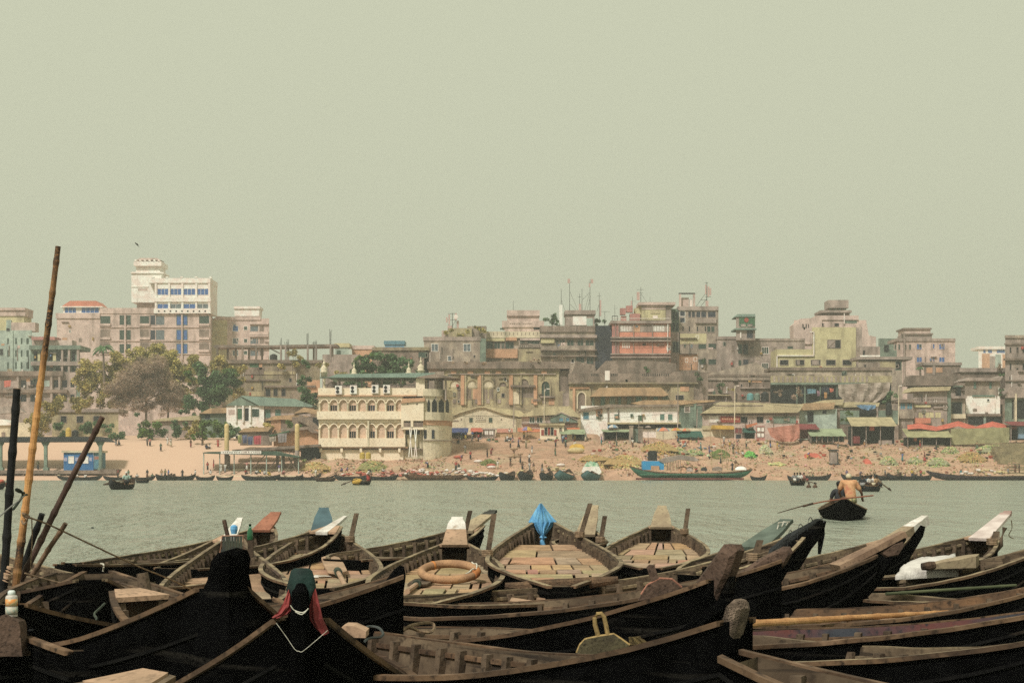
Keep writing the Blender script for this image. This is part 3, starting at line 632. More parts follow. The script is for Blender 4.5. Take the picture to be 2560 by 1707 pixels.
# ------------------------------------------------------------------ things lying in and on the boats
# slatted seat at the far end of the stem-post boat
Yc = 15.6; rt = thing('slatted_seat', at(583, 1385, Yc), 'dark green slatted plastic seat with a pinkish frame on the stem-post boat', 'seat')
mb = MB(); a_ = [(549, 1386), (556, 1340), (608, 1338), (613, 1384)]
mb.tube(pp(a_ + [a_[0]], Yc + .02), .011, 6); mb.build('frame', M('seat_frame', (.32, .18, .12), (.24, .13, .09), .7), rt)
gm = M('seat_green', (.052, .06, .042), (.035, .04, .036), .5, 8)
for i in range(7):
    x0 = lerp(556, 603, i / 6.6); mb = MB(); mb.poly([(x0, 1376), (x0 + .4, 1340), (x0 + 6.4, 1340), (x0 + 6, 1376)], Yc, .015); mb.build('slat', gm, rt)
mb = MB(); mb.px(552, 1374, 611, 1381, Yc - .01, .03); mb.build('rail', gm, rt)
mb = MB(); mb.px(540, 1384, 622, 1390, Yc, .16); mb.build('thwart', wood_rib, BB['B9'].rt)
bx, by, bz = at(625, 1350, 15.2); rt = thing('bottle', (bx, by, bz), 'tall green glass bottle standing on a short post beside the slatted seat', 'bottle')
mb = MB(); mb.lathe((bx, by, bz), [(.03, 0), (.033, .01), (.031, .09), (.016, .125), (.012, .155)], 12); mb.build('body', M('green_glass', (.015, .10, .04), (.01, .06, .03), .15, spec=.6), rt, True)
mb = MB(); mb.lathe((bx, by, bz), [(.014, .155), (.014, .172)], 10); mb.build('cap', tar, rt)
mb = MB(); mb.px(619, 1350, 632, 1392, 15.17, .06); mb.build('post', wood_rib, BB['B9'].rt)
mb = MB(); mb.tube(pp([(560, 1299), (572, 1352)], 16.2), .024, 6); mb.build('oar_post', brown_prow, BB['B8'].rt)
bx, by, bz = at(585, 1334, 16.0); mb = MB(); mb.lathe((bx, by, bz), [(.03, 0), (.042, .05), (.040, .085), (.015, .1)], 12)
solo(mb, 'blue_cup', blue_pl, 'small round blue plastic cup beside the white stern board', 'cup')
V_ = Vector
def up(x, y, z):
    Y = F * (H - z) / (y - YH); return Vector((wx(x, Y), Y, z))
def paddle(label, a, c, zs, bw, bl, mats, name='paddle'):
    a, c = up(*a, zs[0]), up(*c, zs[1]); d = c - a; rt = thing(name, tuple(c), label, 'paddle'); lat = d.cross(Vector((0, 0, 1))).normalized()
    mb = MB(); secs = []
    for t, w in ((0, .5), (.04, .9), (bl * .5, 1), (bl * .92, .9), (bl, .3)):
        p = a + d * t; secs.append([tuple(p - lat * bw * w), tuple(p + lat * bw * w), tuple(p + lat * bw * w + Vector((0, 0, .02))), tuple(p - lat * bw * w + Vector((0, 0, .02)))])
    mb.loft(secs); mb.build('blade', mats[0], rt)
    mb = MB(); mb.tube([a + d * (bl * .8) + Vector((0, 0, .02)), c + Vector((0, 0, .02))], .024, 8); mb.build('shaft', mats[1], rt)
    mb = MB()
    for k in range(3): p = a + d * (bl + .02 * k - .03) + Vector((0, 0, .02)); mb.tube([p - d * .012, p + d * .012], .042, 8)
    mb.build('lashing', rope_g, rt)
paddle('wooden paddle with a broad blade lying on the slate-cloth boat floor', (824, 1394), (868, 1478), (.42, .34), .11, .55, [wood_pale, wood_pale])
paddle('short broad paddle lying beside the life ring', (1062, 1450), (1018, 1484), (.36, .36), .10, .5, [wood_rib, wood_pale])
paddle('spare paddle lying across the dark gap in front of the white sheet boat', (2395, 1449), (2530, 1472), (.42, .38), .04, .3, [wood_rib, bamboo])
mb = MB(); mb.ball(up(797, 1441, .345), .10, .12, .012, 9, 4, .4); solo(mb, 'white_rag', white_p, 'crumpled white rag on the slate-cloth boat floor', 'rag')
# life ring leaning on the thwart
c = Vector((wx(1123, 13.7), 13.7, .455)); rt = thing('life_ring', tuple(c), 'orange-brown padded life ring lying in the half white board boat', 'life ring')
tl = math.radians(13); Rr_, rr = .262, .040
def torus(a0, a1, n, k=10, g=0.0):
    mb = MB(); secs = []
    for i in range(n + 1):
        a = lerp(a0, a1, i / n); q = []
        for j in range(k):
            e = 6.2832 * j / k; rad = Rr_ + (rr + g) * math.cos(e); x, y, z = rad * math.cos(a), rad * math.sin(a), (rr + g) * math.sin(e)
            q.append((c.x + x, c.y + y * math.cos(tl) - z * math.sin(tl), c.z + y * math.sin(tl) + z * math.cos(tl)))
        secs.append(q)
    mb.loft(secs, caps=abs(a1 - a0) < 6); return mb
torus(0, 6.2832, 40).build('ring', M('ring_canvas', (.40, .235, .125), (.29, .165, .09), .85, 9, .6, fine=.3), rt, True)
torus(-.55, .05, 8, 10, .003).build('orange_band', M('ring_orange', (.50, .20, .06), (.40, .15, .05), .8), rt, True)
torus(2.2, 2.3, 3, 10, .003).build('orange_band', MATS['ring_orange'], rt, True)
P = [c + Vector((Rr_ * math.cos(a), Rr_ * math.sin(a) * .97, .05 + Rr_ * math.sin(a) * .22 + .012 * math.sin(a * 9))) for a in [-.9 + .14 * i for i in range(12)]]
rope(P + [P[-1] + Vector((.03, -.05, -.08)), P[-1] + Vector((.05, -.12, -.10))], .007, rope_w, 'pale cord tied along the life ring edge')
# blue plastic over the stern
def wrap(mb, rows, Y, depth=.5, pl=9, amp=.12):
    secs = []; n = 28
    for x0, x1, y in rows:
        q = []; cx, hw = (x0 + x1) / 2, (x1 - x0) / 2
        for i in range(n):
            a = 6.2832 * i / n; e = 1 + amp * math.sin(a * pl + y * .05) + amp * .5 * mnoise.noise((i * .7, y * .08, 3))
            q.append((wx(cx + hw * math.cos(a) * (1 + .3 * (e - 1)), Y), Y + hw * Y / F * depth * math.sin(a) * e, wz(y, Y)))
        secs.append(q)
    mb.loft(secs)
b = BB['B3']; Yb = b.P(.98, 0, 0)[1]
mb = MB(); mb.poly([(1322, 1310), (1345, 1268), (1358, 1268), (1392, 1310)], Yb, .06); mb.build('stern_board', wood_pale, b.rt)
rt = thing('plastic_sheet', at(1357, 1372, Yb), 'bright blue plastic sheet knotted over a boat stern', 'plastic sheet')
sheet(mb, pp([(1349, 1258), (1338, 1275), (1321, 1304), (1334, 1320), (1350, 1338), (1354, 1346)], Yb - .03), pp([(1354, 1257), (1368, 1276), (1392, 1304), (1378, 1322), (1364, 1338), (1360, 1346)], Yb - .03), .14, .015, 22, .012, 6); mb.build('drape', blue_pl, rt, False)
mb = MB(); wrap(mb, [(1352, 1362, 1338), (1349, 1367, 1343), (1352, 1362, 1348), (1350, 1362, 1352), (1349, 1363, 1360), (1353, 1366, 1366), (1362, 1368, 1372)], Yb - .12, .8); mb.build('knot', blue_pl, rt, False)
# black plastic and its hanging flap
b = BB['C1']; q = [axpt(b, x, y) for x, y in ((1925, 1392), (1965, 1362), (2005, 1338), (2040, 1312), (2056, 1306))]
rt = thing('plastic_wrap', tuple(q[0]), 'black plastic sheeting bound round a raised boat prow with a hanging flap', 'plastic sheet')
mb = MB(); secs = []
for i, p in enumerate(q):
    r = (.11, .13, .125, .10, .06)[i]; n = 18
    secs.append([tuple(p + Vector((.35 * r * math.cos(a), .7 * r * math.cos(a), r * (1 + .12 * math.sin(5 * a + i)) * math.sin(a) - r * .35))) for a in [6.2832 * k / n for k in range(n)]])
mb.loft(secs); mb.build('wrapping', black_pl, rt)
mb = MB(); Yf = q[-1].y - .06; sheet(mb, pp([(2036, 1308), (2044, 1340), (2045, 1385)], Yf), pp([(2060, 1302), (2062, 1335), (2052, 1384)], Yf), .02, .012, 8, .014, 2); mb.build('flap', black_pl, rt)
for i in range(3):
    mb = MB(); p = q[1].lerp(q[3], .15 + .33 * i); mb.tube([p + Vector((.1 * math.cos(a) * .5, .1 * math.cos(a), .14 * math.sin(a) - .03)) for a in [6.2832 * k / 12 for k in range(13)]], .004, 5); mb.build('binding', rope_w if i == 9 else black_pl, rt)
# white cords over the grey-green cloth
b = BB['Ra']; tp, tb = b.tip, b.tbase
for i, (x0, y0, x1, y1) in enumerate([(1970, 1306, 1937, 1352), (1960, 1302, 1942, 1352), (1948, 1305, 1936, 1348), (1945, 1307, 1974, 1304)]):
    Yq = tp.y - .15 - .02 * i; rope([at(x0, y0, Yq), at((x0 + x1) / 2, (y0 + y1) / 2 - 1, Yq - .02), at(x1, y1, Yq)], .006, rope_w, 'thin white cord stretched over the grey-green cloth', group='white cords on the grey-green cloth')
# white sheet, plank and bundle inside the far right boat
def lump(mb, corners, nu=14, nv=10, amp=.03, th=.05):
    P = [Vector(p) for p in corners]; g = []
    for j in range(nv + 1):
        for i in range(nu + 1):
            u, v_ = i / nu, j / nv; p = P[0].lerp(P[1], u).lerp(P[3].lerp(P[2], u), v_)
            e = math.sin(math.pi * min(1, max(0, u))) * math.sin(math.pi * v_); p.z += th * (e ** .4 if e > 0 else 0) + amp * mnoise.noise((p.x * 6, p.y * 6, 2)); g.append(tuple(p))
    m = nu + 1; N_ = len(g); fs = [(j * m + i, j * m + i + 1, (j + 1) * m + i + 1, (j + 1) * m + i) for j in range(nv) for i in range(nu)]
    low = [(x, y, min(z, min(q_.z for q_ in P)) - .03) for x, y, z in g]; ed = [i for i in range(m)] + [j * m + nu for j in range(1, nv + 1)] + [nv * m + i for i in range(nu - 1, -1, -1)] + [j * m for j in range(nv - 1, 0, -1)]
    mb.add(g + [low[e] for e in ed], fs + [(ed[i], N_ + i, N_ + (i + 1) % len(ed), ed[(i + 1) % len(ed)]) for i in range(len(ed))])
mb = MB(); lump(mb, [at(2238, 1440, 12.2), at(2396, 1420, 12.6), at(2388, 1386, 13.4), at(2262, 1410, 12.9)], amp=.03)
solo(mb, 'white_sheet', M('white_sheet', (.62, .59, .54), (.46, .43, .39), .85, 6, .7, bump=.6), 'crumpled white sheet spread inside the far right boat', 'sheet', smooth=True)
mb = MB(); lump(mb, [at(2310, 1414, 12.3), at(2440, 1390, 12.5), at(2448, 1384, 12.8), at(2330, 1406, 12.7)], amp=.006, th=.02)
solo(mb, 'plank', tan_bd, 'tan plank laid beside the white sheet in the far right boat', 'plank')
mb = MB(); mb.tube(pp([(2304, 1416), (2325, 1414), (2338, 1411)], 12.2), [.03, .04, .03], 8); solo(mb, 'brown_bundle', wood_dark, 'dark brown bundle at the end of the tan plank', 'bundle')
b = BB['Rf']; mb = MB(); mb.tube(pp([(2466, 1396), (2500, 1360), (2512, 1318)], b.P(.9, -.3, 0)[1]), [.05, .04, .03], 8); mb.build('curved_brace', wood_rib, b.rt)
rope(pp([(2528, 1300), (2530, 1320), (2522, 1338), (2534, 1346)], b.tip.y), .006, rope_m, 'dark cord dangling from the white sacking stern')
stake('yellow bamboo pole lying along the brown boat on the right', (1845, 1560), (2370, 1530), 9.2, 10.2, .024, .016, bamboo, 7, bow=.0)
stake('thin greenish bamboo pole lying across the right-hand boats', (2215, 1484), (2540, 1462), 10.6, 11.0, .012, .010, M('bamboo_green', (.09, .10, .05), (.05, .06, .03), .8), 4)
# ropes, planks and block in the nearest boat
fl = .22
def inb(x, y, z): return tuple(up(x, y, z))
rope([inb(985, 1606, .42), inb(1005, 1620, .36), inb(1030, 1640, .33), inb(1065, 1664, .33), inb(1110, 1680, .33), inb(1165, 1690, .34)], .006, rope_m, 'brown rope trailing over the pale planks of the nearest boat')
rope([at(868, 1598, 7.0), at(895, 1580, 7.2), at(920, 1566, 7.4), at(945, 1568, 7.4), at(958, 1582, 7.3), at(950, 1592, 7.2), at(925, 1594, 7.1), at(912, 1602, 7.0)], .007, M('rope_slate2', (.07, .08, .075), (.04, .045, .04)), 'slate grey rope coiled at the left end of the nearest boat')
rope([inb(920, 1602, .42), inb(945, 1606, .42), inb(960, 1622, .4), inb(985, 1634, .38), inb(994, 1645, .36), inb(990, 1660, .35)], .009, rope_g, 'thick olive rope lying knotted in the nearest boat')
rope([at(1008, 1575, 8.3), at(1030, 1562, 8.4), at(1070, 1556, 8.5), at(1085, 1562, 8.5), at(1082, 1576, 8.4), at(1060, 1580, 8.3), at(1020, 1568, 8.3), at(1000, 1580, 8.2)], .010, rope_m, 'thick brown rope loop at the left of the dark middle boat')
mb = MB(); mb.poly([(852, 1592), (853, 1568), (862, 1563), (884, 1564), (915, 1578), (914, 1594)], 7.05, .16); mb.build('end_block', wood_pale, BB['N4'].rt)
for i, (x0, y0, x1, y1) in enumerate([(955, 1642, 1066, 1636), (966, 1654, 1072, 1647)]):
    mb = MB(); a, c = up(x0, y0, .36), up(x1, y1, .36); mb.hexa([tuple(a + Vector(v)) for v in ((0, 0, -.02), (c.x - a.x, c.y - a.y, -.02), (c.x - a.x, c.y - a.y + .1, -.02), (0, .1, -.02))] + [tuple(a + Vector(v)) for v in ((0, 0, .01), (c.x - a.x, c.y - a.y, .01), (c.x - a.x, c.y - a.y + .1, .01), (0, .1, .01))])
    mb.build('thwart', wood_pale, BB['N4'].rt)
mb = MB(); a, c = up(1282, 1503, .40), up(1378, 1513, .40); mb.tube([a, c], [.035, .02], 6); solo(mb, 'loose_plank', wood_pale, 'pale loose plank wedged in the long middle boat', 'plank')
# cloth on the nearest bow
b = BB['N3']; Yn = b.P(1, 0, 0)[1] - .05
mb = MB(); mb.tube([at(750, 1720, Yn + .12), at(750, 1600, Yn + .08), at(750, 1500, Yn + .06), at(752, 1430, Yn + .05)], [.05, .055, .05, .035], 8); mb.build('stem_post', tar, b.rt)
rt = thing('draped_cloth', at(745, 1590, Yn), 'red cloth flaps and dark teal cap tied with string over a black bow', 'cloth')
mb = MB(); wrap(mb, [(735, 772, 1420), (727, 780, 1426), (722, 788, 1450), (716, 792, 1474), (722, 786, 1498), (732, 776, 1520), (738, 768, 1534)], Yn + .03, .8, 5, .1); mb.build('teal_cap', teal_cl, rt, True)
mb = MB(); mb.tube([at(750, 1700, Yn + .02), at(750, 1540, Yn - .045), at(751, 1478, Yn - .065), at(752, 1462, Yn - .05)], [.045, .042, .034, .02], 8); mb.build('stem_face', tar, b.rt)
mb = MB(); sheet(mb, pv([(722, 1472), (708, 1508), (694, 1530), (679, 1543)], Yn), pv([(730, 1498), (736, 1516), (722, 1534), (698, 1544)], Yn), .015, .012, 7, .006, 2); mb.build('red_flap', red_cl, rt)
mb = MB(); sheet(mb, pv([(779, 1498), (770, 1522), (776, 1550), (790, 1572), (806, 1588)], Yn), pv([(788, 1470), (799, 1510), (806, 1545), (818, 1572), (822, 1582)], Yn), .015, .012, 8, .006, 2); mb.build('red_flap', red_cl, rt)
rope(pp([(726, 1512), (735, 1524), (752, 1530), (762, 1528), (771, 1520), (755, 1535), (738, 1528)], Yn - .13), .0022, rope_w, 'pale string knotted round the cloth-draped bow', name='string')
rope(pv([(690, 1556), (715, 1590), (737, 1622), (748, 1627), (757, 1627), (790, 1600), (819, 1575)], Yn - .14), .0011, rope_w, 'thin white string hanging in a V across the draped black bow', name='string')
b = BB['N2']
for k in range(2):
    rope([tuple(Vector(at(868, 1484, 10.15)) + Vector((.05 * math.cos(a), .02 * math.cos(a) + .02 * k, -.02 + (.035 + .012 * k) * math.sin(a)))) for a in [6.2832 * i / 10 for i in range(11)]], .004, rope_m, 'brown cord looped twice over the rail beside the curved stem', group='cords looped on the rail')

mb = MB(); pts_ = pp([(1262, 1464), (1300, 1468), (1360, 1463), (1420, 1459), (1480, 1455), (1545, 1448)], 12.3); mb.tube(pts_, [.03, .05, .055, .05, .05, .03], 9); solo(mb, 'canvas_roll', M('canvas_brown', (.17, .105, .06), (.07, .045, .028), .95, 9, .8, fine=.5, bump=.8), 'rolled brown canvas lying across the near end of the blue plastic boat', 'canvas roll')
for i, (x0, y0, x1, y1, z, r, lb) in enumerate(((640, 1392, 700, 1440, .42, .016, 'thin oar shaft lying in the slatted-seat boat'), (1150, 1522, 1330, 1512, .38, .014, 'thin pole lying along the long boat with the carved board'), (2230, 1518, 2420, 1498, .36, .012, 'thin cane lying beside the yellow bamboo pole'), (150, 1470, 340, 1482, .40, .014, 'thin pole lying across the ribbed boats on the left'), (2000, 1588, 2200, 1580, .40, .012, 'thin cane lying in the red and blue boat'))):
    mb = MB(); a, c = up(x0, y0, z), up(x1, y1, z); mb.tube([a, a.lerp(c, .5) + V_((0, 0, .01)), c], r, 6); solo(mb, 'pole', R.choice((bamboo_b, wood_pale, brown_prow)), lb, 'pole')
# ------------------------------------------------------------------ the town on the far bank
def wall(key, c1, c2=None, dirt=(.12, .09, .065), k=.5, lo=.50, hi=.78, scale=.55, fine=.42):
    c1 = tuple(min(.84, v * 1.2) for v in c1); c2 = tuple(min(.8, v * 1.12) for v in c2) if c2 else None
    return M(key, c1, c2 or tuple(v * .78 for v in c1), .92, scale, .55, streak=dict(c=dirt, s=(1.1, 1.1, .25), k=k, lo=lo, hi=hi), fine=fine)
w_pink = wall('plaster_pink', (.55, .425, .365), (.46, .355, .305), (.25, .19, .15))
w_white = wall('plaster_white', (.80, .70, .63), (.72, .62, .55), (.5, .42, .36), lo=.62, hi=.9)
w_grey = wall('plaster_grey', (.37, .295, .25), (.28, .225, .19), (.14, .11, .09), lo=.45)
w_grey2 = wall('plaster_stained', (.39, .32, .245), (.28, .225, .18), (.12, .095, .075), lo=.42)
w_olive = wall('plaster_olive', (.38, .325, .19), (.30, .245, .155), (.15, .11, .075), lo=.48)
w_yellow = wall('plaster_yellow', (.49, .44, .255), (.43, .38, .22), (.24, .2, .12), lo=.56)
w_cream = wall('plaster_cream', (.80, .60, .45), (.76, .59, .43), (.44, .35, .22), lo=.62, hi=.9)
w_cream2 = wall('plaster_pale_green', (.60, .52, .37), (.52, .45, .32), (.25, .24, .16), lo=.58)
w_mint = wall('plaster_mint', (.36, .43, .36), (.30, .36, .31), (.14, .17, .15), lo=.48)
w_green = wall('plaster_green', (.18, .23, .175), (.13, .165, .13), (.06, .07, .055), lo=.5)
w_brown = wall('masonry_brown', (.25, .19, .15), (.18, .137, .107), (.07, .055, .042), lo=.47)
w_brown2 = wall('masonry_stained', (.23, .18, .135), (.28, .235, .14), (.075, .058, .045), lo=.45, scale=.2)
w_coral = wall('plaster_coral', (.56, .23, .15), (.50, .205, .14), (.25, .12, .1), lo=.55)
w_orange = wall('plaster_orange', (.50, .29, .175), (.44, .255, .15), (.26, .17, .12), lo=.55)
w_pinkred = wall('plaster_rose', (.42, .20, .17), (.36, .17, .15), (.2, .12, .1), lo=.5)
w_blue = wall('plaster_blue', (.12, .28, .42), (.1, .24, .36), (.12, .2, .26), lo=.6)
w_navy = wall('net_navy', (.035, .042, .055), (.022, .026, .034), (.05, .055, .06), lo=.55)
roof_tan = wall('roof_tan', (.42, .28, .16), (.35, .235, .135), (.2, .14, .09), lo=.52, scale=.6)
roof_yel = wall('roof_straw', (.46, .39, .24), (.40, .335, .205), (.22, .18, .11), lo=.55, scale=.6)
roof_teal = wall('roof_teal', (.20, .27, .22), (.17, .23, .19), (.1, .14, .12), lo=.56, scale=.6)
roof_red = wall('roof_red', (.52, .20, .13), (.47, .18, .12), (.35, .14, .1), lo=.6)
roof_grey = wall('roof_rust', (.26, .205, .155), (.2, .155, .12), (.11, .085, .07), lo=.5)
g_blue = M('glass_blue', (.055, .14, .36), (.04, .10, .26), .2, 2, spec=.5)
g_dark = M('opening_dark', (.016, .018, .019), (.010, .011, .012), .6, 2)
g_green = M('glass_green', (.045, .075, .055), (.03, .05, .04), .3, 2, spec=.4)
g_grey = M('glass_grey', (.15, .18, .19), (.1, .12, .13), .3, 2, spec=.4)
sh_green = M('shutter_green', (.06, .15, .075), (.045, .11, .055), .7, 2)
sh_blue = M('shutter_blue', (.10, .24, .30), (.08, .19, .24), .7, 2)
sh_red = M('shutter_red', (.33, .07, .05), (.26, .055, .04), .7, 2)
sh_teal = M('shutter_teal', (.12, .21, .17), (.09, .16, .13), .7, 2)
tank_k = M('tank_black', (.018, .02, .022), (.012, .013, .014), .5, 2)
steel = M('steel_dark', (.06, .06, .055), (.04, .04, .036), .6, 3)
steel_p = M('panel_pink', (.52, .36, .31), (.45, .31, .27), .7, 3)
GB_ = 8.2
t_cl = [M('laundry_' + k, c, None, .9) for k, c in (('red', (.45, .10, .08)), ('blue', (.12, .2, .34)), ('white', (.6, .56, .5)), ('ochre', (.45, .3, .1)))]
class Bd:
    def __init__(s, label, x0, x1, yt, Y, d, mat, cat='building', name='town_building', yb=None, group=None, sk=0, wall_=True):
        s.Y, s.d, s.m = Y, d, mat; z0 = GB_ - 1 if yb is None else wz(yb, Y)
        s.rt = thing(name, (wx((x0 + x1) / 2, Y), Y + d / 2, z0), label, cat, group)
        if wall_:
            mb = MB(); a, b, zt = wx(x0, Y), wx(x1, Y), wz(yt, Y); a2, b2 = wx(x0 + sk, Y + d), wx(x1 + sk, Y + d)
            mb.hexa([(a, Y, z0), (b, Y, z0), (b2, Y + d, z0), (a2, Y + d, z0), (a, Y, zt), (b, Y, zt), (b2, Y + d, zt), (a2, Y + d, zt)]); mb.build('wall', mat, s.rt)
    def fuss(s, x0, x1, y0, y1, n):
        for _ in range(n):
            x, y = R.uniform(x0, x1), R.uniform(y0, y1); k = R.random()
            if k < .35: s.box(x, y, x + R.choice((.9, 1.3)), min(y1 + 12, y + R.uniform(14, 34)), R.choice((w_white, w_grey, w_brown, steel)), 'drain_pipe', .22)
            elif k < .6: s.win(x, y, x + R.uniform(3, 7), y + R.uniform(5, 10), R.choice((g_dark, g_green, w_brown)), R.choice((w_grey, w_white, w_green)))
            elif k < .75: s.box(x, y, x + R.uniform(8, 22), y + 1.2, R.choice((w_brown, w_grey)), 'ledge', .5)
            elif k < .88: s.box(x, y, x + R.uniform(3, 6), y + R.uniform(4, 7), R.choice((t_cl)), 'laundry', .4, .05)
            else: s.box(x, y, x + R.uniform(6, 16), y + R.uniform(4, 9), R.choice((w_grey2, w_olive, w_orange, w_pink)), 'patch', .05)
        return s
    def box(s, x0, y0, x1, y1, mat=None, name='ledge', out=.35, d=.06, dy=0):
        mb = MB(); mb.px(x0, y0, x1, y1, s.Y + dy, d, out); return mb.build(name, mat or s.m, s.rt)
    def poly(s, pts, mat=None, name='roof', dy=0, d=4, out=0):
        mb = MB(); mb.poly(pts, s.Y + dy - out, d); return mb.build(name, mat or s.m, s.rt)
    def win(s, x0, y0, x1, y1, pane=None, fr=None, name='window', dy=0, bars=0):
        mb = MB(); Y = s.Y + dy; fr_ = fr or w_grey
        t = 1.1
        if bars is not None:
            for q in ((x0 - t, y0 - t, x1 + t, y0), (x0 - t, y1, x1 + t, y1 + t), (x0 - t, y0, x0, y1), (x1, y0, x1 + t, y1)): mb.px(*q, Y, .03, .07)
            for i in range(bars): xm = lerp(x0, x1, (i + 1) / (bars + 1)); mb.px(xm - .4, y0, xm + .4, y1, Y, .02, .05)
        mb.mi = 1; mb.px(x0, y0, x1, y1, Y, .04, .012)
        return mb.build(name, [fr_, pane or g_dark], s.rt)
    def wins(s, xs, ys, pane=None, fr=None, **k):
        for y0, y1 in ys:
            for x0, x1 in xs: s.win(x0, y0, x1, y1, pane, fr, **k)
    def arch(s, xc, hw, yt, ysp, yb, pane=None, fr=None, name='arched_window', point=0.0, t=2.0, dy=0, out=.10):
        """opening with an arched head: surround proud of the wall, dark pane behind it"""
        Y = s.Y + dy; n = 10; a = []
        for i in range(n + 1):
            th = math.pi * i / n; x = -math.cos(th); y = math.sin(th) ** (1 + point * .6) if point else math.sin(th); a.append((x, y))
        inn = [(xc - hw, yb)] + [(xc + x * hw, ysp - (ysp - yt) * y) for x, y in a] + [(xc + hw, yb)]
        ou = [(xc - hw - t, yb)] + [(xc + x * (hw + t), ysp - (ysp - yt + t) * y) for x, y in a] + [(xc + hw + t, yb)]
        mb = MB(); P = [at(x, y, Y - out) for x, y in inn]; Q = [at(x, y, Y - out) for x, y in ou]; B_ = [(p[0], Y + .05, p[2]) for p in P]; C_ = [(p[0], Y + .05, p[2]) for p in Q]; k = len(P)
        mb.add(P + Q + B_ + C_, [(i, i + 1, k + i + 1, k + i) for i in range(k - 1)] + [(i + 1, i, 2 * k + i, 2 * k + i + 1) for i in range(k - 1)] + [(k + i, k + i + 1, 3 * k + i + 1, 3 * k + i) for i in range(k - 1)])
        mb.mi = 1; mb.add([at(x, y, Y - .015) for x, y in inn], [tuple(range(k))])
        return mb.build(name, [fr or s.m, pane or g_dark], s.rt)
def tank(label, x0, x1, y0, y1, Y, mat, group=None):
    r = (wx(x1, Y) - wx(x0, Y)) / 2; h = wz(y0, Y) - wz(y1, Y); c = (wx((x0 + x1) / 2, Y), Y + r, wz(y1, Y)); mb = MB()
    mb.lathe(c, [(r * .96, 0), (r, h * .08), (r * .97, h * .3), (r, h * .34), (r * .97, h * .6), (r, h * .64), (r * .97, h * .8), (r * .5, h * .94), (r * .3, h)], 12)
    return solo(mb, 'water_tank', mat, label, 'water tank', group)
def mast(label, x, y0, y1, Y, panels=(), stays=(), cross=(), r=.07, name='antenna_mast', lean=0):
    rt = thing(name, at(x, y1, Y), label, 'antenna'); mb = MB(); mb.tube(pp([(x, y1), (x + lean, y0)], Y), [r, r * .6], 5)
    for a, b, c, d in stays: mb.tube(pp([(a, b), (c, d)], Y), r * .45, 4)
    for a, b, c in cross: mb.tube(pp([(a, c), (b, c)], Y), r * .5, 4)
    mb.build('mast', steel, rt)
    for x0, y0_, x1, y1_ in panels: mb = MB(); mb.px(x0, y0_, x1, y1_, Y - .15, .2, .1); mb.build('panel', steel_p, rt)
def dish(rt, x, y, r, Y):
    mb = MB(); c = at(x, y, Y); mb.loft([[(c[0] + q * math.cos(a), c[1] - e, c[2] + q * math.sin(a)) for a in [6.2832 * k / 10 for k in range(10)]] for q, e in ((r, .2), (r * .6, .05), (r * .05, 0))]); mb.build('dish', w_white, rt)

# --- hotel block with the white tower, far left
b = Bd('long pinkish block with a white tower and blue glass, tallest at far left', 142, 526, 783, 430, 14, w_pink, sk=6)
b.box(140, 783, 250, 796, name='parapet'); b.box(250, 770, 388, 784, name='parapet', out=.2)
for y in (818, 852, 885): b.box(250, y - 1, 526, y + 1, name='ledge', out=.3)
for x in (251, 350, 498):
    for y0, y1 in ((790, 815), (824, 849), (857, 880)):
        b.win(x, y0, x + 25, y1, g_green if y0 < 800 else w_brown, w_pink); b.box(x - 1, y1 - 6, x + 26, y1, w_pink, 'balcony', .6)
for x0, x1, m in ((299, 311, g_green), (316, 327, g_green), (374, 388, w_navy), (442, 453, g_blue), (458, 468, g_blue)):
    for y0, y1 in ((788, 812), (825, 849), (860, 883)): b.win(x0, y0, x1, y1, m if y0 < 855 or m is not w_navy else w_brown, w_pink if m is not g_blue else w_green)
b.wins([(390, 411)], [(790, 812), (825, 849), (858, 878)], g_grey, w_pink)
for x in (311.5, 453.5): b.box(x, 786, x + 4, 900, name='pilaster', out=.5, mat=w_pink)
# white upper storeys
b.box(388, 700, 526, 783, w_white, 'upper_storeys', .3, 10); b.box(372, 696, 527, 708, w_white, 'parapet', .7, 10)
for i in range(5): x = 380 + i * 36; b.box(x, 692, x + 6, 697, w_white, 'merlon', .7, .4)
for y in (744, 772): b.box(386, y, 528, y + (12 if y > 760 else 11), w_white, 'balcony_band', .8)
for i, (x0, x1) in enumerate(((394, 421), (426, 453), (459, 488), (493, 521))):
    b.win(x0, 722, x1, 737, g_blue, w_white, bars=2, dy=-.3); b.win(x0, 760, x1, 771, g_grey if i % 2 else g_blue, w_white, bars=1, dy=-.3)
for i in range(9): b.win(395 + i * 14.5, 776, 399 + i * 14.5, 780, g_dark, w_white, dy=-.8, bars=None, name='vent')
for x in (388, 421.5, 454.5, 489, 521.5): b.box(x, 708, x + 5, 784, w_white, 'pilaster', .6, .1)
b.box(371, 708, 388, 755, w_white, 'stair_bay', .0, 6, 3); b.win(376, 722, 386, 744, g_grey, w_white, dy=3); b.box(342, 755, 390, 785, w_pink, 'stair_bay', 0, 5, 4)
b.box(329, 680, 404, 756, w_white, 'tower', .2, 8, 2); b.box(340, 664, 400, 682, w_white, 'tower', .0, 7, 2.6); b.box(335, 654, 404, 665, w_white, 'tower_crown', .4, 8, 2)
for i in range(6): b.box(337 + i * 11.6, 649, 342 + i * 11.6, 655, w_white, 'merlon', .4, .4, 2)
b.poly([(340, 650), (350, 645), (392, 645), (402, 650)], w_pink, 'roof', 3, 5); b.box(328, 681, 410, 684, w_white, 'ledge', .6, 7, 2); b.box(329, 716, 372, 718, w_white, 'ledge', .4, 1, 2); b.win(345, 722, 368, 727, w_pink, w_white, dy=1.8)
